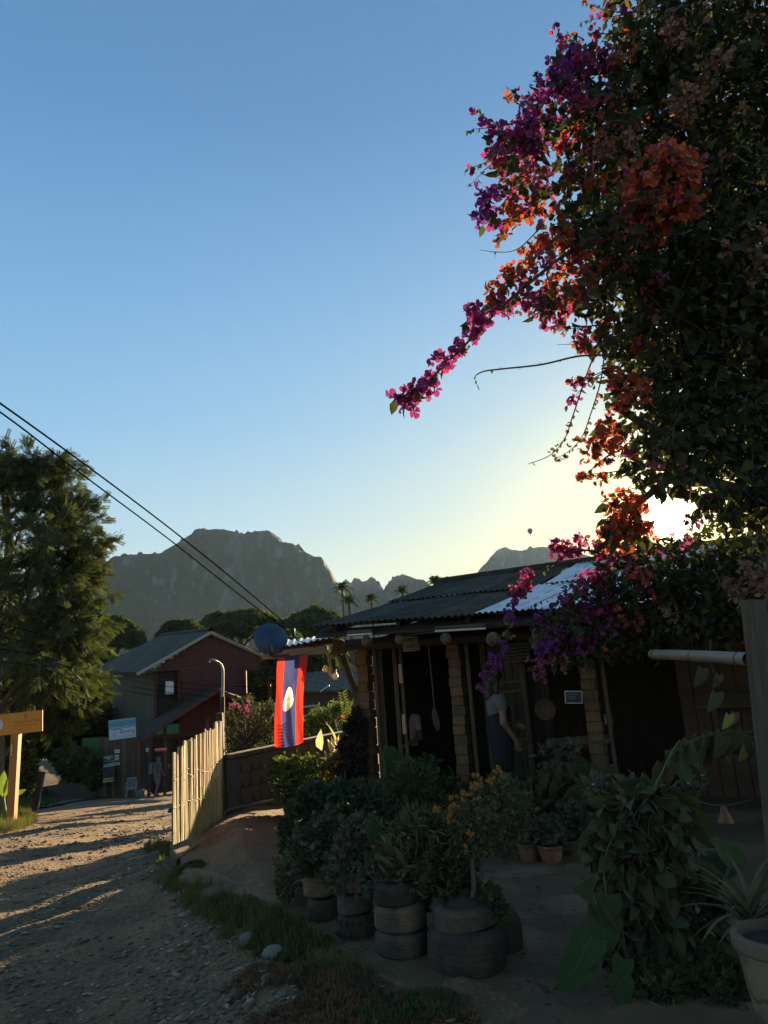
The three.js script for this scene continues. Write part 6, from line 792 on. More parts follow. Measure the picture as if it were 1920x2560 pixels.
  plant('geranium', 'leafy ground plant around the trunk in the nearest tyre planter', 'plant', V(a.x, 0.28, a.z), [[1130, 2262, 42, 30, -a.z + 0.1], [1215, 2255, 42, 36, -a.z + 0.05], [1170, 2285, 60, 22, -a.z + 0.25], [1235, 2270, 26, 30, -a.z]], G.heart, F.dark, { n: 130, s: 0.042, parts: 120, seed: 511, flowers: { n: 6, s: 0.018, geo: G.tuft2, mat: [F.whiteBlossom], parts: 20 }, stems: 3 });
  plant('oleander', 'large narrow-leaved oleander bush on three stacked tyres', 'shrub', V(b.x, 0.42, b.z), [[1070, 2120, 100, 60, -b.z], [1100, 2190, 80, 60, -b.z + 0.1], [1020, 2180, 60, 60, -b.z], [1130, 2130, 60, 50, -b.z + 0.15], [1050, 2075, 50, 26, -b.z], [1020, 2240, 40, 30, -b.z + 0.15], [1140, 2230, 40, 40, -b.z + 0.1]], G.lance, F.olive, { n: 430, s: 0.09, parts: 300, seed: 521, up: 0.5, skin: 0.3 });
  plant('lavender_bush', 'small greyish bush hugging the oleander tyres on the side of the middle stack', 'shrub', V((b.x + c.x) / 2 - 0.02, 0.4, b.z - 0.08), [[945, 2205, 44, 36, -b.z + 0.05], [960, 2170, 34, 40, -b.z + 0.1]], G.tuft, F.grey, { n: 260, s: 0.04, seed: 523 });
  plant('rosemary', 'fine grey-green bush growing from the middle tyre stack', 'shrub', V(c.x, 0.4, c.z), [[880, 2150, 55, 60, -c.z], [900, 2100, 45, 40, -c.z], [860, 2195, 44, 34, -c.z]], G.tuft, F.grey, { n: 420, s: 0.045, seed: 527, up: 0.7 });
  plant('rosemary', 'bluish-grey bush growing from the pot on the farthest tyre stack', 'shrub', V(d.x, 0.42, d.z), [[790, 2120, 60, 44, -d.z], [820, 2090, 50, 44, -d.z], [775, 2150, 44, 36, -d.z], [835, 2150, 40, 40, -d.z]], G.tuft, [...F.grey, F.blue[0]], { n: 380, s: 0.045, seed: 529, up: 0.7 });
  plant('thin_bush', 'loose low bush leaning left over the narrow cement pot', 'shrub', V(e.x, 0.24, e.z), [[725, 2190, 36, 44, -e.z], [745, 2160, 30, 30, -e.z], [710, 2225, 18, 26, -e.z]], G.small, F.olive, { n: 320, s: 0.032, seed: 531, up: 0.5 });
  plant('young_taro', 'small pale green taro leaves between the middle stack and the oleander', 'plant', V(b.x - 0.15, 0.3, b.z - 0.15), [[930, 2120, 24, 20, -b.z + 0.2, 0.6], [925, 2160, 30, 20, -b.z + 0.1, 0.7], [955, 2165, 24, 20, -b.z, 0.6]], G.taro, F.taro, { n: 7, s: 0.13, parts: 30, seed: 533, up: -0.2, stems: 2 });
}
// second row behind the tyres
{
  const bl = yp(770, 2230); plant('dark_bush', 'dark blue-green leafy bush behind the grey bushes', 'shrub', V(bl.x, 0, bl.z), [[760, 2060, 46, 50, -bl.z], [800, 2030, 60, 50, -bl.z], [740, 2110, 36, 44, -bl.z], [850, 2060, 60, 60, -bl.z + 0.1], [790, 2000, 40, 30, -bl.z]], G.leaf, F.blue, { n: 420, s: 0.055, parts: 60, seed: 541 });
  const cr = yp(930, 2190); plant('fern_clump', 'soft bright green arching plant in the middle of the planted row', 'plant', V(cr.x, 0, cr.z), [[885, 2020, 50, 40, -cr.z], [860, 2000, 34, 26, -cr.z], [930, 2050, 50, 44, -cr.z]], G.lance, F.taro, { n: 150, s: 0.12, parts: 60, seed: 543, up: 0.3 });
  const le = yp(745, 2040); pot('cement_tub', 'round cement tub half hidden below the lemon bush', V(le.x, 0, le.z), 0.16, 0.2, 0.24, M.block);
  plant('lemon_bush', 'sunlit glossy lemon-green bush beside the block wall', 'shrub', V(le.x, 0.2, le.z), [[735, 1945, 55, 40, -le.z], [760, 1925, 40, 26, -le.z], [710, 1925, 30, 24, -le.z], [725, 1985, 40, 24, -le.z], [770, 1955, 34, 34, -le.z]], G.leaf, F.lemon, { n: 260, s: 0.062, parts: 60, seed: 545, up: 0.5 });
  const w = yp(785, 2060); const bas = thing('stone_basin', 'pale stone basin rim behind the lemon bush', 'basin', V(w.x + 0.02, 0, w.z)); const kb = pxSize(40, w); part('bowl', lathe([[0.001, 0.3], [kb * 0.7, 0.3], [kb * 0.88, 0.42], [kb, 0.42], [kb, 0.36], [kb * 0.7, 0.2], [kb * 0.4, 0.0], [0.001, 0]], 24), std({ color: lin(0.26, 0.27, 0.26), roughness: 0.7 }), bas);
  plant('white_flowers', 'low plant with tiny white blossoms filling the stone basin', 'plant', V(w.x, 0.4, w.z), [[785, 1975, 40, 10, -w.z]], G.small, F.dark, { n: 120, s: 0.04, seed: 546, flowers: { n: 40, s: 0.014, geo: G.tuft2, mat: [F.whiteBlossom], parts: 20 } });
  const hp = yp(672, 1998); pot('cement_bowl', 'squat brown pot at the foot of the block wall', V(hp.x, 0, hp.z - 0.1), pxSize(26, hp), pxSize(30, hp), pxSize(42, hp), std({ color: lin(0.14, 0.08, 0.05), roughness: 0.9 }));
  plant('trailing_bush', 'dim trailing bush over the block wall behind the squat pot', 'shrub', V(hp.x, 0.2, hp.z - 0.1), [[672, 1925, 30, 40, -hp.z + 0.05], [690, 1900, 24, 24, -hp.z + 0.1]], G.small, F.dark, { n: 240, s: 0.05, seed: 547 });
  // variegated croton, dark column, bush behind, taro, round bush
  const va = at(832, 1900, 10.6).setY(0); plant('variegated_plant', 'pale cream-leaved plant glowing in the sun beside the lemon bush', 'plant', V(va.x, 0, va.z), [[838, 1880, 16, 14, -va.z, 0.5], [815, 1880, 16, 12, -va.z, 0.4], [845, 1870, 8, 20, -va.z, 0.3], [832, 1900, 18, 14, -va.z, 0.3]], leafGeo('ovate', { L: 1, W: 0.42, seg: 4, curl: 0.25, fold: 0.4 }), [F.cream], { n: 9, s: 0.26, parts: 60, seed: 551, up: 0.5 });
  plant('lime_croton', 'yellow-green speckled shrub under the cream-leaved plant', 'shrub', V(va.x + 0.05, 0, va.z - 0.02), [[840, 1935, 26, 36, -va.z], [825, 1925, 16, 22, -va.z], [845, 1905, 18, 20, -va.z + 0.05]], G.leaf, [...F.lemon, F.yellow], { n: 200, s: 0.06, parts: 40, seed: 553 });
  const bb = at(815, 1985, 13.3).setY(-0.3); plant('sunlit_bush', 'bush with sunlit tips between the flag and the first brick column', 'shrub', V(bb.x, -0.3, bb.z - 0.3), [[830, 1810, 46, 36, -bb.z + 0.3], [800, 1840, 36, 40, -bb.z + 0.3], [860, 1800, 34, 34, -bb.z + 0.35], [780, 1830, 24, 34, -bb.z + 0.4], [820, 1860, 50, 36, -bb.z + 0.3]], G.lance, F.lemon, { n: 330, s: 0.14, seed: 555, up: 0.5 });
  { const c0 = V(-1.0, 0, -10.75), t = thing('red_flower_stalk', 'thin stalk with one red flower in front of the first brick column', 'flower', c0), d = -c0.z, P = (x, y) => at(x, y, d).sub(c0); part('stalk', tube([V(0, 0, 0), P(850, 1850), P(838, 1800), P(852, 1793)], 0.008, 0.004, 5), M.greenStem, t); part('stalk', tube([V(0.02, 0, 0), P(872, 1800), P(864, 1755), P(856, 1730)], 0.008, 0.004, 5), M.greenStem, t); const R = rng(5); for (let i = 0; i < 5; i++) part('petal', G.small.clone().scale(0.05, 0.05, 0.05).rotateX(0.9).rotateY(i * 1.26).rotateX(0.9).translate(...P(856, 1794).toArray()), leafMat(0.6, 0.06, 0.06, 0.4), t); for (let i = 0; i < 26; i++) { const f = i / 26; part('leaf', G.lance.clone().scale(0.09, 0.09, 0.09).rotateZ((i % 2 ? 1 : -1) * 1.1).translate(...P(856 + 14 * f, 1732 + 90 * f).toArray()), F.lemon[i % 2], t); } }
  const dc = yp(893, 2010); pot('terracotta_pot', 'terracotta pot under the dark burgundy columnar plant', V(dc.x, 0.12, dc.z), pxSize(20, dc), pxSize(26, dc), 0.22, M.clay);
  plant('dark_column', 'dark burgundy columnar plant in front of the first brick column', 'shrub', V(dc.x, 0.3, dc.z), [[880, 1900, 28, 46, -dc.z], [885, 1850, 26, 46, -dc.z], [895, 1820, 18, 30, -dc.z], [878, 1935, 30, 22, -dc.z]], G.tuft, F.burgundy, { n: 240, s: 0.07, seed: 557, up: 0.4 });
  const ta = yp(975, 2080); { const t = thing('taro_plant', 'broad-leaved taro before the dark doorway', 'plant', V(ta.x, 0, ta.z)), d = -ta.z, R = rng(61); [[968, 1880, 0.23, 0.5, 0.1], [975, 1915, 0.24, 0.2, 0.5], [1010, 1890, 0.22, -0.5, 0.2], [950, 1945, 0.2, 0.7, 0.9], [1035, 1905, 0.18, -0.8, 0.3], [990, 1960, 0.2, 0, 1.0], [958, 1875, 0.16, 0.9, -0.2]].forEach(([x, y, s, rz, rx], i) => { const p = at(x, y, d - 0.05 * i).sub(t.position), l = part('leaf', G.taro, F.taro[i % 2], t); l.scale.setScalar(s); l.position.copy(p); l.rotation.set(0.3 + rx * 0.5, 0, Math.PI + rz, 'ZYX'); part('stalk', tube([V((R() - 0.5) * 0.1, 0, 0), V(p.x * 0.6, p.y * 0.7, p.z - 0.05), p], 0.011, 0.006, 5), M.greenStem, t); }); }
  const rb = yp(1000, 2140); plant('round_bush', 'rounded grey-green bush in front of the doorway', 'shrub', V(rb.x, 0, rb.z), [[1000, 1990, 60, 55, -rb.z], [1040, 1960, 46, 40, -rb.z], [950, 2020, 46, 40, -rb.z], [1060, 2020, 50, 50, -rb.z + 0.1], [1010, 2050, 60, 40, -rb.z]], G.lance, [...F.dark, F.grey[1]], { n: 520, s: 0.075, seed: 561, parts: 60 });
  const br = yp(1090, 2080); plant('dark_shrub', 'dark shrub in front of the plank door left of the woman', 'shrub', V(br.x, 0, br.z), [[1090, 1990, 50, 46, -br.z], [1140, 2010, 50, 50, -br.z + 0.1], [1060, 1935, 40, 30, -br.z]], G.leaf, F.dark, { n: 300, s: 0.06, seed: 563 });
  const gb = yp(1320, 2110); pot('black_tub', 'wide dark tub behind the terracotta row', V(gb.x, 0, gb.z - 0.1), 0.24, 0.3, 0.28, M.rubber[1]);
  plant('broad_leaf_bed', 'bed of broad glossy leaves below the woman and the third column', 'plant', V(gb.x, 0.2, gb.z - 0.1), [[1310, 2010, 60, 34, -gb.z], [1370, 1995, 60, 40, -gb.z], [1440, 2000, 60, 44, -gb.z], [1480, 1975, 50, 40, -gb.z], [1300, 2040, 40, 30, -gb.z]], leafGeo('ovate', { L: 1, W: 0.5, seg: 4, curl: 0.4, fold: 0.3 }), F.big, { n: 70, s: 0.15, parts: 200, seed: 565, up: 0.6 });
  plant('thin_stemmed_plant', 'tall spindly plant climbing beside the third brick column', 'plant', yp(1410, 2000).setY(0), [[1365, 1885, 26, 26, 7.9], [1410, 1920, 30, 34, 7.9], [1425, 1870, 20, 20, 7.9], [1375, 1940, 24, 20, 7.9]], G.leaf, F.grey, { n: 34, s: 0.085, parts: 60, seed: 567, stems: 3, stemM: M.twig });
  // terracotta row
  const TP = [[1286, 2156, 27, 20, 'leftmost terracotta pot of the row under a sprawling succulent', [[1290, 2090, 36, 36], [1270, 2110, 26, 24]]], [1327, 2166, 27, 19, 'second terracotta pot of the row with a tight round succulent', [[1327, 2092, 28, 24]]], [1386, 2171, 32, 21, 'third and largest terracotta pot of the row', [[1386, 2090, 30, 28], [1360, 2085, 18, 18]]], [1442, 2150, 34, 26, 'dark pot at the shaded end of the terracotta row', [[1430, 2050, 30, 36], [1455, 2080, 26, 36]]]];
  TP.forEach(([x, y, w, w2, label, bl], i) => { const p = yp(x, y - 4), k = pxSize(1, p); pot('terracotta_pot', label, V(p.x, 0, p.z - 0.08), w2 * k, w * k, (i === 3 ? 40 : 47) * k, i === 3 ? M.rubber[2] : M.clay, 'terracotta pots in a row by the joint of the slabs'); plant('succulent', ['sprawling', 'round', 'low', 'tall'][i] + ' grey-green succulent in ' + ['the leftmost', 'the second', 'the largest', 'the dark end'][i] + ' pot of the terracotta row', 'plant', V(p.x, 0.1, p.z - 0.08), bl.map((b) => [...b, -p.z + 0.08]), G.tuft2, F.grey, { n: 110, s: 0.04, seed: 571 + i, up: 0.4, stems: 2 }); });
}
// right side: climber mound, taro, big lotus leaves, spider plant, vine, pot
{
  const c = yp(1600, 2440), d = -c.z; const t = plant('heart_leaf_climber', 'tall mound of dull heart-shaped leaves in the right half of the yard', 'climber', V(c.x, 0, c.z), [[1600, 2010, 80, 50, d], [1560, 2060, 70, 60, d], [1660, 2060, 80, 70, d], [1540, 2120, 60, 60, d], [1620, 2150, 80, 80, d], [1680, 2180, 80, 80, d + 0.1], [1580, 2230, 70, 70, d], [1650, 2290, 80, 80, d], [1590, 2330, 60, 60, d], [1680, 2390, 90, 70, d + 0.05], [1600, 2400, 60, 50, d], [1500, 2100, 40, 30, d, 0.4], [1740, 2300, 60, 80, d + 0.15]], G.heart, F.big, { n: 120, s: 0.088, parts: 300, seed: 601, up: -0.55, stems: 2, skin: 0.5, zk: 0.8, stemM: M.twig });
  for (const pts of [[[1520, 2260], [1510, 2180], [1520, 2120], [1555, 2050]], [[1570, 2060], [1640, 1960], [1680, 1880], [1700, 1850]]]) part('vine', tube(pts.map(([x, y]) => at(x, y, d - 0.1).sub(t.position)), 0.007, 0.004, 5), M.greenStem, t);
  plant('jasmine', 'small white-flowered shoots rising above the heart-leaf mound', 'plant', V(c.x + 0.1, 0, c.z - 0.3), [[1580, 1970, 30, 20, d + 0.4], [1735, 1945, 30, 22, d + 0.4], [1710, 1985, 30, 20, d + 0.4], [1490, 1965, 24, 16, d + 0.5]], G.leaf, F.grey, { n: 60, s: 0.055, seed: 603, parts: 60, flowers: { n: 12, s: 0.018, geo: G.tuft2, mat: [F.whiteBlossom], parts: 30 }, stems: 2 });
  { const t2 = thing('taro_plant', 'large pale taro leaves leaning out over the bare slab', 'plant', yp(1590, 2470).setY(0)), dd = -t2.position.z, R = rng(63); [[1505, 2300, 0.2, -0.1, 0.5, 0], [1520, 2250, 0.16, 0.1, 0.1, 1], [1480, 2355, 0.2, 0.8, 0.5, 0], [1455, 2400, 0.21, 1.0, 0.2, 0], [1482, 2240, 0.14, 2.6, 1.2, 1], [1560, 2410, 0.12, 0.3, 0.3, 1], [1548, 2455, 0.14, -0.2, 0.4, 1]].forEach(([x, y, s, rz, rx, m], i) => { const p = at(x, y - 12, dd - 0.03 * i).sub(t2.position), l = part('leaf', G.taro, F.taro[m], t2); l.scale.setScalar(s); l.position.copy(p); l.rotation.set(0.35 + rx * 0.5, 0.2 * (i % 3), Math.PI - 0.2 - rz * 0.6, 'ZYX'); part('stalk', tube([V((R() - 0.5) * 0.06, 0.08, 0), V(p.x * 0.45, p.y * 0.55 + 0.04, p.z * 0.5), p], 0.007, 0.005, 5), M.twig, t2); }); }
  { const t3 = thing('lotus_leaf_plant', 'two huge rounded lime leaves between the mound and the weathered post', 'plant', yp(1790, 2330).setY(0)), dd = -t3.position.z + 0.1; const big = (x, y, s, rx, rz, m) => { const p = at(x, y, dd).sub(t3.position), l = part('leaf', leafGeo('round', { L: 1, W: 1.0, seg: 14, curl: 0.22, fold: 0.3, wave: 0.02 }), m, t3); l.scale.setScalar(s); l.position.copy(p); l.rotation.set(rx, 0, rz, 'ZYX'); part('stalk', tube([V(0, 0, 0), V(p.x * 0.6, p.y * 0.6, p.z), p], 0.012, 0.008, 6), M.greenStem, t3); }; big(1742, 2110, 0.23, 0.2, 0.15, F.lime); big(1806, 2205, 0.30, -0.95, -0.1, F.taro[1]); big(1822, 2170, 0.22, -0.7, -0.5, F.lime); }
  { const s0 = yp(1880, 2440), t4 = thing('spider_plant', 'clump of long arching striped blades beside the weathered post', 'plant', V(s0.x, 0.1, s0.z)), R = rng(64), base = at(1880, 2320, -s0.z).sub(t4.position); for (let i = 0; i < 46; i++) { const a = R() * 6.28, m = part('blade', G.blade, i % 3 ? F.straw : F.grass[0], t4); m.scale.setScalar(0.28 + 0.22 * R()); m.position.copy(base).add(V((R() - 0.5) * 0.05, 0, (R() - 0.5) * 0.05)); m.rotation.set(-0.15 - 0.75 * R(), a, 0, 'YXZ'); } part('stem', tube([V(0, -0.1, 0), base], 0.03, 0.025, 7), M.bark, t4); }
  { const p0 = yp(1990, 2600), kk = pxSize(1, p0); pot('stone_pot', 'big rough stone pot cut off by the lower right corner', V(p0.x, 0, p0.z), 75 * kk, 105 * kk, 0.42, std({ map: concTex, color: lin(1.15, 1.4, 1.8), bumpMap: concBump, bumpScale: 0.006, roughness: 0.95 })); }
  plant('corner_weeds', 'low dark weeds and dry stems at the foot of the heart-leaf mound', 'plant', yp(1680, 2540).setY(0), [[1650, 2470, 60, 26, d - 0.25], [1740, 2450, 70, 34, d - 0.2], [1590, 2470, 40, 20, d - 0.2], [1800, 2480, 70, 50, d - 0.3]], G.tuft, F.dark, { n: 170, s: 0.05, seed: 605 });
  // vine trained along the post and the crossbar
  { const b0 = yp(1905, 2350), t5 = thing('vine', 'thin vine with large dim leaves trained from the mound to the weathered post', 'vine', V(b0.x, 0, b0.z)), leaves = [], R = rng(66), go = (pts) => { const P = pts.map((q) => at(...q)), cv = new THREE.CatmullRomCurve3(P); part('stem', tube(P.map((q) => q.clone().sub(t5.position)), 0.008, 0.005, 5, 24), M.twig, t5); for (let i = 0; i < 15; i++) leaves.push({ m: mat4(cv.getPoint(R()), V(R() - 0.5, -1, 0.3 * R()), Math.PI * R() * 0.5 - 0.6, 0.16 * (0.7 + 0.5 * R())) }); };
    go([[1640, 1960, 4.3], [1680, 1890, 4.35], [1740, 1850, 4.4], [1800, 1835, 4.4], [1885, 1830, 4.4]]); go([[1700, 1870, 4.4], [1760, 1840, 4.5], [1830, 1835, 4.5], [1900, 1850, 4.4]]);
    foliage(t5, leaves, G.heart, F.big, { parts: leaves.length, R }); for (const [x, y, s, z] of [[1822, 1805, 0.1, 0], [1835, 1800, 0.07, 0.05], [1866, 1878, 0.12, 0], [1755, 1690, 0.11, 1], [1790, 1750, 0.12, 1], [1796, 1705, 0.08, 1]]) { const l = part('leaf', G.heart, z ? F.grey[1] : F.yellow, t5); l.scale.setScalar(s * (z ? 1.4 : 1)); l.position.copy(at(x, y - 18, 4.4 + z).sub(t5.position)); l.rotation.set(0.25, 0.3, Math.PI - 0.3); } part('stem', tube([at(1776, 1600, 5.4), at(1778, 1660, 5.4), at(1800, 1720, 5.4)].map((q) => q.sub(t5.position)), 0.008, 0.004, 5), M.twig, t5); }
}
// ---------- roadside growth ----------
function turf(name, label, cat, poly, n, s, mats, geo, seed, f = roadY) { const R = rng(seed), P = poly.map(([x, y]) => ghit(x, y, f)), l = []; let tries = 0; const mn = [Math.min(...P.map((p) => p.x)), Math.min(...P.map((p) => p.z))], mx = [Math.max(...P.map((p) => p.x)), Math.max(...P.map((p) => p.z))]; while (l.length < n && tries++ < n * 30) { const x = lerp(mn[0], mx[0], R()), z = lerp(mn[1], mx[1], R()); let c = false; for (let i = 0, j = P.length - 1; i < P.length; j = i++) if ((P[i].z > z) !== (P[j].z > z) && x < (P[j].x - P[i].x) * (z - P[i].z) / (P[j].z - P[i].z) + P[i].x) c = !c; if (!c || fbm(x * 2.3, z * 2.3, 3, 0, seed) < 0.42) continue; const k = 0.6 + 0.7 * R(); l.push({ m: mat4(V(x, f(x, z) - 0.01, z), V((R() - 0.5) * 0.6, 1, (R() - 0.5) * 0.6), R() * 6.28, s * k), c: lin(0.7 + 0.6 * R(), 0.75 + 0.5 * R(), 0.7 + 0.4 * R()) }); } const o = tag(swarm(name, geo, mats, l, scene), label, cat); return o; }
turf('weeds', 'strip of green weeds and clover along the broken edge of the yard', 'weeds', [[450, 2150], [520, 2190], [600, 2238], [720, 2300], [840, 2365], [830, 2410], [700, 2410], [600, 2355], [510, 2280], [430, 2200]], 2300, 0.05, F.grass[0], G.tuft2, 701);
turf('grass', 'thin grass blades among the weeds at the edge of the yard', 'grass', [[360, 2120], [430, 2100], [470, 2180], [600, 2250], [830, 2370], [960, 2440], [900, 2470], [600, 2390], [480, 2290], [370, 2190]], 900, 0.10, F.grass[1], G.grass, 703);
turf('dry_leaves', 'scatter of dry brown leaves and weeds on the gravel before the tyres', 'leaf litter', [[640, 2420], [900, 2420], [1160, 2500], [1200, 2560], [900, 2575], [620, 2575], [560, 2480]], 1900, 0.038, F.dry, G.tuft2, 705);
turf('weeds', 'dark weeds rooted in the gravel before the tyre planters', 'weeds', [[760, 2420], [900, 2430], [1140, 2500], [1180, 2560], [800, 2560], [740, 2470]], 170, 0.05, F.dark[0], G.tuft2, 707);
turf('roadside_grass', 'bright sunlit grass bank at the left edge of the road', 'grass', [[-160, 2000], [40, 2005], [95, 2050], [60, 2075], [-20, 2085], [-160, 2120]], 5200, 0.20, F.grass[1], G.grass, 709);
turf('roadside_weeds', 'leafy weeds on the shaded bank by the orange sign', 'weeds', [[-100, 1965], [60, 1960], [130, 1990], [145, 2010], [70, 2030], [-100, 2010]], 2600, 0.24, F.dark[1], G.tuft2, 711);
turf('verge', 'dark grass verge between the paved lane and the red house', 'grass', [[170, 1880], [240, 1890], [262, 1962], [210, 1935], [140, 1893]], 1500, 0.45, F.dark[0], G.grass, 713);
{ const b = ghit(14, 2050), t = thing('banana_plant', 'young banana plant with two bright upright leaves by the left edge', 'plant', b.clone()), d = -b.z; [[8, 1960, -0.1, 0.85], [12, 1960, 0.12, 0.62], [-8, 1975, -0.5, 0.7], [26, 1975, 1.15, 0.5]].forEach(([x, y, rz, s], i) => { const l = part('leaf', G.banana, F.banana, t), p = at(i < 2 ? 6 + i * 6 : x, 1992, d).sub(b); l.scale.setScalar(s * 0.72); l.position.copy(p); l.rotation.set(-0.1, 0.3, -rz); }); part('stem', tube([V(0, 0, 0), at(8, 1992, d).sub(b)], 0.05, 0.03, 7), M.greenStem, t); 
  const w = at(16, 1968, d + 0.3), t2 = thing('white_flower', 'single white arum-like flower below the banana leaf', 'flower', w.clone()); const m = part('petal', leafGeo('ovate', { L: 0.2, W: 0.1, seg: 4, curl: 0.3, fold: 0.7 }), F.whiteBlossom, t2); m.rotation.set(0.2, 0, -2.1); part('stalk', tube([V(0, 0, 0), V(-0.02, -0.35, 0)], 0.012, 0.01, 5), M.greenStem, t2); }
plant('roadside_bush', 'dark leafy bush filling the corner under the orange sign', 'bush', ghit(20, 1990, roadY), [[10, 1900, 60, 60, 23], [-60, 1880, 70, 80, 23], [-30, 1950, 60, 40, 22], [62, 1935, 24, 44, 23.5]], G.leaf, F.dark, { n: 900, s: 0.2, seed: 731, stems: 3, up: 0.2 });
plant('roadside_bush', 'long dark bush bank along the far side of the lane', 'bush', V(-21, -3.4, -46), [[10, 1850, 60, 50, 46], [70, 1835, 60, 46, 47], [130, 1830, 60, 50, 48], [185, 1845, 50, 50, 48], [230, 1830, 40, 60, 47]], G.tuft2, F.dark, { n: 800, s: 0.45, seed: 733, stems: 2, up: 0.2 });
plant('roadside_bush', 'dark low bush between the lane and the green sheet fence', 'bush', V(-15.6, -3.4, -37.5), [[200, 1915, 36, 26, 37.5], [240, 1930, 24, 24, 37], [170, 1895, 26, 16, 39]], G.tuft2, F.dark, { n: 500, s: 0.3, seed: 735, stems: 2, up: 0.3 });
plant('shrub', 'shrub added behind the bare pink-flowered bush to cast a shadow band on the road', 'shrub', V(-2.45, -0.7, -14.6), [[668, 1815, 34, 46, 14.6], [660, 1880, 30, 46, 14.6], [690, 1850, 24, 40, 14.6]], G.leaf, F.dark, { n: 420, s: 0.12, seed: 737, stems: 3 });  // added occluder: its shadow lays a dark band across the sunlit road
plant('shrub', 'shrub added farthest down the slope past the lamp post to shade the road', 'shrub', V(-4.0, -1.4, -20), [[610, 1800, 26, 46, 20], [622, 1850, 28, 46, 20], [590, 1840, 20, 40, 20]], G.leaf, F.dark, { n: 420, s: 0.16, seed: 739, stems: 3 });  // second added shrub, spaced to leave a lit strip between the road shadows
// fallen leaves on the slab
{ const R = rng(741), l = []; for (let i = 0; i < 420; i++) { const p = yp(640 + 900 * R(), 2140 + 400 * R() ** 0.8); if (toEdge(p.x, p.z) < 0.1 || (p.x < -0.2 && -p.z < 4.2 - p.x)) continue; l.push({ m: mat4(V(p.x, 0.012, p.z), V(R() - 0.5, 0.12 * R(), R() - 0.5), (R() - 0.5) * 0.6 + 1.57, 0.025 + 0.03 * R()), c: lin(0.5 + R(), 0.5 + 0.6 * R(), 0.5) }); } tag(swarm('fallen_leaves', G.leaf, leafMat(0.11, 0.065, 0.025, 0.2), l, scene), 'dry fallen leaves scattered over the bare yard slab', 'fallen leaves'); }
// bare pink-flowered bush behind the block wall
{ const b = V(-2.0, 0.2, -10.6), t = thing('bare_bush', 'nearly bare bush with a few pink flowers behind the block wall', 'shrub', b), R = rng(721), fl = [], d = 10.6, P = (x, y) => at(x, y, d + (R() - 0.5) * 0.5).sub(b); for (let i = 0; i < 90; i++) { const x = 556 + 140 * R(), y = 1748 + 90 * R(); part('twig', tube([P(610 + 30 * (R() - 0.5), 1870), P(lerp(620, x, 0.5) + 20 * (R() - 0.5), lerp(1870, y, 0.5)), P(x, y), P(x + 24 * (R() - 0.5), y + 14)], 0.007, 0.002, 4), M.twig, t); } for (const [x, y, n] of [[578, 1766, 12], [590, 1764, 7], [600, 1768, 6], [615, 1780, 14], [617, 1790, 8], [620, 1770, 5], [622, 1752, 3]]) for (let i = 0; i < n; i++) fl.push({ m: mat4(P(x + (R() - 0.5) * 10, y + (R() - 0.5) * 12).add(b), unit(R), R() * 6, 0.032), t: 5 }); for (let i = 0; i < 900; i++) fl.push({ m: mat4(P(558 + 136 * R(), 1765 + 110 * R() ** 0.7).add(b), unit(R), R() * 6, 0.045), t: 6 }); foliage(t, fl.filter((f) => f.t === 5), G.bract, FL, { parts: 55, name: 'flower', R }); foliage(t, fl.filter((f) => f.t !== 5).map((f) => ({ ...f, t: 0 })), G.leaf, [F.dark[0], F.burgundy[1]], { parts: 0, R }); }
// ---------- people ----------
// bones: [a, b, ra, rb] joined by a smooth minimum and meshed
function flesh(bones, size = 80, blend = 0.03) {
  const bb = new THREE.Box3(); bones.forEach(([a, b, ra, rb]) => { bb.expandByPoint(a.clone().addScalar(ra)); bb.expandByPoint(a.clone().addScalar(-ra)); bb.expandByPoint(b.clone().addScalar(rb)); bb.expandByPoint(b.clone().addScalar(-rb)); });
  const c = bb.getCenter(V()), half = Math.max(...bb.getSize(V()).toArray()) / 2 * 1.06 + blend, mc = new MarchingCubes(size, M.skin, false, false, 120000), p = V(), ab = V(), ap = V();
  for (let z = 0; z < size; z++) for (let y = 0; y < size; y++) for (let x = 0; x < size; x++) {
    p.set((x - size / 2) / (size / 2) * half + c.x, (y - size / 2) / (size / 2) * half + c.y, (z - size / 2) / (size / 2) * half + c.z); let s = 0;
    for (const [a, b, ra, rb] of bones) { ab.subVectors(b, a); ap.subVectors(p, a); const h = clamp(ap.dot(ab) / Math.max(ab.lengthSq(), 1e-9)); const d = ap.addScaledVector(ab, -h).length() - lerp(ra, rb, h); s += Math.exp(-d / blend * 2.2); }
    mc.field[x + y * size + z * size * size] = Math.log(Math.max(s, 1e-30)) * blend / 2.2;
  }
  mc.isolation = 0; mc.update(); const n = mc.count;
  const g = new THREE.BufferGeometry(); g.setAttribute('position', new THREE.BufferAttribute(mc.positionArray.slice(0, n * 3), 3)); g.setAttribute('normal', new THREE.BufferAttribute(mc.normalArray.slice(0, n * 3), 3)); g.setAttribute('uv', new THREE.BufferAttribute(new Float32Array(n * 2), 2));
  return g.scale(half, half, half).translate(c.x, c.y, c.z);
}
function face(h, r) { return [[V(0, h + r * 0.1, r * 0.8), V(0, h - r * 0.12, r * 1.02), r * 0.1, r * 0.16], [V(-r * 0.95, h, 0), V(-r * 1.0, h - r * 0.2, 0), r * 0.14, r * 0.12], [V(r * 0.95, h, 0), V(r * 1.0, h - r * 0.2, 0), r * 0.14, r * 0.12], [V(0, h - r * 0.75, r * 0.5), V(0, h - r * 0.8, r * 0.6), r * 0.3, r * 0.25]]; }
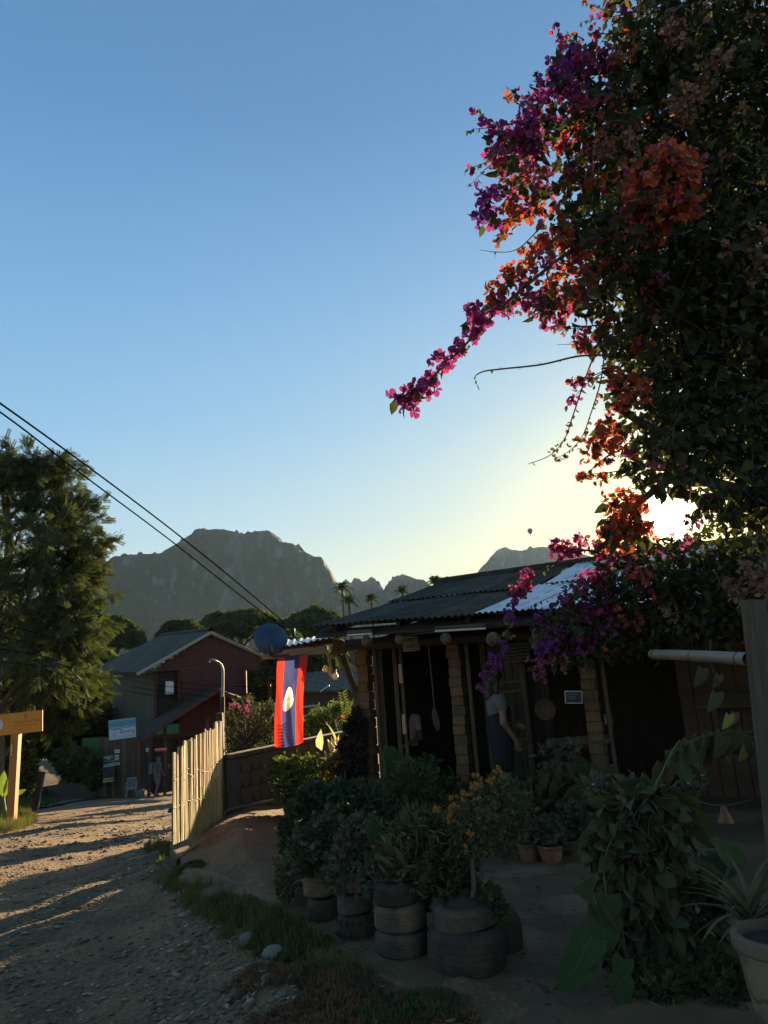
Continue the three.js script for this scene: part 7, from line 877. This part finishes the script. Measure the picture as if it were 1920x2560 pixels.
function hand(w, dir, side, s = 1) { const d = dir.clone().normalize(), x = side.clone().normalize(), out = [[w, w.clone().addScaledVector(d, 0.075 * s), 0.024 * s, 0.03 * s]], k = w.clone().addScaledVector(d, 0.075 * s); [[-0.027, 0.058], [-0.009, 0.072], [0.009, 0.068], [0.026, 0.052]].forEach(([o, l]) => { const a = k.clone().addScaledVector(x, o * s), b = a.clone().addScaledVector(d, l * 0.55 * s), c = b.clone().addScaledVector(d, l * 0.4 * s).add(V(0, -0.006, 0.014)); out.push([a, b, 0.009 * s, 0.0085 * s], [b, c, 0.0085 * s, 0.0075 * s]); }); const ta = w.clone().addScaledVector(d, 0.025 * s).addScaledVector(x, 0.025 * s), tb = ta.clone().addScaledVector(d, 0.03 * s).addScaledVector(x, 0.025 * s); out.push([ta, tb, 0.012 * s, 0.01 * s], [tb, tb.clone().addScaledVector(d, 0.024 * s), 0.01 * s, 0.008 * s]); return out; }
{ // woman standing before the dark shop front, facing into the yard to the right
  const f = at(1266, 1985, 8.95), t = thing('person', 'woman in a pale top and dark apron dress standing before the dark shop front', 'person', V(f.x, 0, f.z), 1.75);
  const sh = V(-0.165, 1.27, 0), sh2 = V(0.165, 1.27, 0), el = V(-0.215, 1.01, -0.02), wr = V(-0.165, 0.80, 0.12), el2 = V(0.21, 1.02, 0.02), wr2 = V(0.10, 0.96, 0.2);
  const legs = [[V(-0.08, 0.8, 0), V(-0.085, 0.44, 0.01), 0.075, 0.052], [V(-0.085, 0.44, 0.01), V(-0.09, 0.08, -0.03), 0.054, 0.034], [V(0.08, 0.8, 0), V(0.09, 0.44, 0.04), 0.075, 0.052], [V(0.09, 0.44, 0.04), V(0.10, 0.08, 0.03), 0.054, 0.034], [V(-0.09, 0.06, -0.05), V(-0.10, 0.025, 0.12), 0.036, 0.026], [V(0.10, 0.06, 0.0), V(0.115, 0.025, 0.18), 0.036, 0.026]];
  const body = [...legs, [V(0, 0.86, 0), V(0, 1.02, 0), 0.13, 0.115], [V(0, 1.02, 0), V(0, 1.24, 0), 0.115, 0.13], [V(-0.1, 1.25, 0), V(0.1, 1.25, 0), 0.07, 0.07], [sh, el, 0.048, 0.038], [el, wr, 0.037, 0.025], [sh2, el2, 0.048, 0.038], [el2, wr2, 0.037, 0.025], [V(0, 1.28, 0), V(0, 1.38, 0.01), 0.052, 0.048], [V(0, 1.46, 0.01), V(0, 1.51, 0.005), 0.085, 0.09], ...face(1.475, 0.085)];
  part('body', flat([flesh(body, 110, 0.022), flesh([[wr.clone().lerp(el, 0.15), wr, 0.026, 0.025], ...hand(wr, V(0.25, -0.9, 0.3), V(0.3, 0.1, 0.9))], 56, 0.006), flesh([[wr2.clone().lerp(el2, 0.15), wr2, 0.026, 0.025], ...hand(wr2, V(-0.6, -0.2, 0.6), V(0, 0.9, 0.2))], 56, 0.006)]), M.skin, t);
  part('blouse', flesh([[V(0, 1.05, 0), V(0, 1.22, 0), 0.128, 0.142], [V(-0.11, 1.255, 0), V(0.11, 1.255, 0), 0.078, 0.078], [sh, sh.clone().lerp(el, 0.35), 0.06, 0.056], [sh2, sh2.clone().lerp(el2, 0.35), 0.06, 0.056]], 60, 0.02), std({ color: lin(0.11, 0.105, 0.095), roughness: 0.85 }), t);
  part('dress', flat([flesh([[V(0, 0.84, 0), V(0, 1.16, 0.01), 0.152, 0.136], [V(-0.06, 0.52, 0), V(-0.04, 0.84, 0), 0.115, 0.13], [V(0.07, 0.52, 0.02), V(0.04, 0.84, 0), 0.12, 0.13]], 64, 0.03)]), std({ color: lin(0.012, 0.011, 0.012), roughness: 0.9 }), t);
  part('strap', flat([tube([V(-0.06, 1.33, 0.05), V(-0.1, 1.18, 0.135), V(-0.06, 1.0, 0.15)], 0.006, 0.006, 5), tube([V(-0.15, 1.0, 0.06), V(0, 0.97, 0.165), V(0.15, 0.9, 0.07)], 0.007, 0.007, 5), tube([V(0.06, 1.33, 0.05), V(0.1, 1.18, 0.135), V(0.07, 1.0, 0.15)], 0.006, 0.006, 5)]), std({ color: lin(0.12, 0.115, 0.10), roughness: 0.8 }), t);
  part('hair', flesh([[V(0, 1.51, -0.03), V(0, 1.535, -0.006), 0.098, 0.094], [V(0, 1.5, -0.06), V(0, 1.30, -0.09), 0.075, 0.06], [V(-0.07, 1.5, -0.01), V(-0.08, 1.36, -0.02), 0.04, 0.03], [V(0.07, 1.5, -0.01), V(0.08, 1.36, -0.02), 0.04, 0.03]], 52, 0.02), M.hair, t); part('sandal', flat([rbox(0.085, 0.02, 0.24, 0.01).translate(-0.1, 0.008, 0.04), rbox(0.085, 0.02, 0.24, 0.01).translate(0.11, 0.008, 0.1)]), M.black, t);
  part('eye', flat([-1, 1].map((s) => new THREE.SphereGeometry(0.009, 8, 6).translate(s * 0.032, 1.487, 0.083))), M.black, t); part('mouth', rbox(0.036, 0.008, 0.01, 0.004).translate(0, 1.425, 0.089), std({ color: lin(0.25, 0.07, 0.06) }), t);
}
{ // person seen from behind the counter, seated inside the dark doorway
  const p = at(1014, 1800, 11.1), t = thing('person', 'person in a pale pink shirt sitting inside the dark doorway', 'person', V(p.x, 0, p.z), -0.4), y0 = 0.48;
  const sl = V(-0.17, y0 + 0.5, 0), sr = V(0.17, y0 + 0.5, 0), el = V(-0.24, y0 + 0.24, 0.05), er = V(0.24, y0 + 0.24, 0.05), wl = V(-0.1, y0 + 0.16, 0.26), wr = V(0.1, y0 + 0.16, 0.26);
  part('body', flat([flesh([[V(0, y0 + 0.1, 0), V(0, y0 + 0.46, 0), 0.14, 0.13], [sl, sr, 0.06, 0.06], [sl, el, 0.045, 0.036], [el, wl, 0.035, 0.026], [sr, er, 0.045, 0.036], [er, wr, 0.035, 0.026], [V(0, y0 + 0.5, 0), V(0, y0 + 0.62, 0.01), 0.055, 0.05], [V(0, y0 + 0.71, 0.02), V(0, y0 + 0.76, 0.01), 0.085, 0.092], ...face(y0 + 0.73, 0.086), [V(-0.09, y0 + 0.06, 0), V(-0.11, y0 + 0.02, 0.4), 0.08, 0.058], [V(-0.11, y0 + 0.02, 0.4), V(-0.11, 0.08, 0.38), 0.055, 0.036], [V(0.09, y0 + 0.06, 0), V(0.11, y0 + 0.02, 0.4), 0.08, 0.058], [V(0.11, y0 + 0.02, 0.4), V(0.11, 0.08, 0.38), 0.055, 0.036], [V(-0.11, 0.05, 0.36), V(-0.12, 0.03, 0.52), 0.036, 0.026], [V(0.11, 0.05, 0.36), V(0.12, 0.03, 0.52), 0.036, 0.026]], 90, 0.024), ...[[wl, -1], [wr, 1]].map(([w, s]) => flesh([[w.clone().add(V(-s * 0.02, 0.01, -0.03)), w, 0.026, 0.025], ...hand(w, V(-s * 0.4, -0.15, 0.8), V(0, 0.3, -0.2).add(V(-s, 0, 0)))], 50, 0.006))]), M.skin, t);
  part('shirt', flesh([[V(0, y0 + 0.06, 0), V(0, y0 + 0.44, 0), 0.16, 0.15], [sl, sr, 0.072, 0.072], [sl, sl.clone().lerp(el, 0.5), 0.06, 0.055], [sr, sr.clone().lerp(er, 0.5), 0.06, 0.055]], 60, 0.024), std({ color: lin(0.5, 0.34, 0.32), roughness: 0.9 }), t); part('hair', flesh([[V(0, y0 + 0.77, -0.015), V(0, y0 + 0.79, 0), 0.092, 0.09], [V(0, y0 + 0.74, -0.05), V(0, y0 + 0.66, -0.06), 0.06, 0.05]], 40, 0.02), M.hair, t); part('trousers', flesh([[V(-0.09, y0 + 0.06, 0), V(-0.11, y0 + 0.02, 0.4), 0.092, 0.07], [V(-0.11, y0 + 0.02, 0.4), V(-0.11, 0.12, 0.38), 0.068, 0.052], [V(0.09, y0 + 0.06, 0), V(0.11, y0 + 0.02, 0.4), 0.092, 0.07], [V(0.11, y0 + 0.02, 0.4), V(0.11, 0.12, 0.38), 0.068, 0.052]], 50, 0.02), M.black, t);
  const st = thing('stool', 'low wooden stool under the seated person in the doorway', 'stool', V(p.x, 0, p.z), -0.4); part('seat', rbox(0.36, 0.04, 0.34, 0.01).translate(0, 0.40, -0.02), M.midWood, st); for (const [x, z] of [[-1, -1], [1, -1], [-1, 1], [1, 1]]) part('leg', beam(V(x * 0.16, 0, z * 0.15), V(x * 0.13, 0.39, z * 0.12), 0.035), M.midWood, st);
}
{ // backpacker by the red house, seen side-on
  const f = at(392, 1968, 34.8); f.y = roadY(f.x, f.z); const t = thing('person', 'backpacker in shorts walking past the porch of the red house', 'person', V(f.x, f.y, f.z), 1.25);
  const sl = V(-0.18, 1.4, 0.03), sr = V(0.18, 1.4, 0.03), el = V(-0.23, 1.13, 0.02), er = V(0.23, 1.13, 0.06), wl = V(-0.2, 0.95, 0.2), wr = V(0.2, 0.93, 0.2);
  part('body', flat([flesh([[V(0, 0.95, 0), V(0, 1.15, 0.01), 0.14, 0.135], [V(0, 1.15, 0.01), V(0, 1.38, 0.03), 0.135, 0.14], [sl, sr, 0.07, 0.07], [sl, el, 0.055, 0.045], [el, wl, 0.042, 0.03], [sr, er, 0.055, 0.045], [er, wr, 0.042, 0.03], [V(0, 1.44, 0.04), V(0, 1.54, 0.06), 0.06, 0.055], [V(0, 1.62, 0.08), V(0, 1.68, 0.07), 0.095, 0.1], ...face(1.65, 0.095).map(([a, b, c, d]) => [a.add(V(0, 0, 0.07)), b.add(V(0, 0, 0.07)), c, d]), [V(-0.09, 0.9, 0), V(-0.1, 0.48, 0.12), 0.095, 0.06], [V(-0.1, 0.48, 0.12), V(-0.1, 0.09, 0.02), 0.06, 0.04], [V(0.09, 0.9, 0), V(0.1, 0.48, -0.02), 0.095, 0.06], [V(0.1, 0.48, -0.02), V(0.1, 0.1, -0.16), 0.06, 0.04], [V(-0.1, 0.06, 0), V(-0.1, 0.03, 0.19), 0.042, 0.032], [V(0.1, 0.07, -0.18), V(0.1, 0.03, 0.0), 0.042, 0.032]], 84, 0.026), ...[[wl, -1], [wr, 1]].map(([w, s]) => flesh([[w.clone().add(V(0, 0.02, -0.03)), w, 0.03, 0.028], ...hand(w, V(-s * 0.2, -0.5, 0.8), V(-s, 0.2, 0))], 44, 0.006))]), M.skin, t);
  part('shirt', flesh([[V(0, 0.95, 0), V(0, 1.36, 0.03), 0.158, 0.155], [sl, sr, 0.08, 0.08], [sl, sl.clone().lerp(el, 0.6), 0.066, 0.06], [sr, sr.clone().lerp(er, 0.6), 0.066, 0.06]], 50, 0.024), std({ color: lin(0.08, 0.08, 0.085), roughness: 0.9 }), t);
  part('shorts', flesh([[V(0, 0.93, 0), V(0, 0.98, 0), 0.155, 0.15], [V(-0.09, 0.9, 0), V(-0.1, 0.56, 0.1), 0.11, 0.09], [V(0.09, 0.9, 0), V(0.1, 0.56, 0.0), 0.11, 0.09]], 50, 0.02), std({ color: lin(0.12, 0.11, 0.09), roughness: 0.9 }), t);
  part('backpack', flat([rbox(0.34, 0.52, 0.2, 0.07, 3).translate(0, 1.22, -0.23), rbox(0.26, 0.22, 0.08, 0.035, 3).translate(0, 1.1, -0.35)]), std({ color: lin(0.14, 0.135, 0.125), roughness: 0.85 }), t); part('hair', flesh([[V(0, 1.68, 0.05), V(0, 1.71, 0.07), 0.1, 0.1]], 36, 0.02), M.hair, t); part('shoe', flat([rbox(0.1, 0.07, 0.27, 0.03, 2).translate(-0.1, 0.035, 0.07), rbox(0.1, 0.07, 0.27, 0.03, 2).translate(0.1, 0.04, -0.1)]), M.black, t);
}
renderer.render(scene, camera);
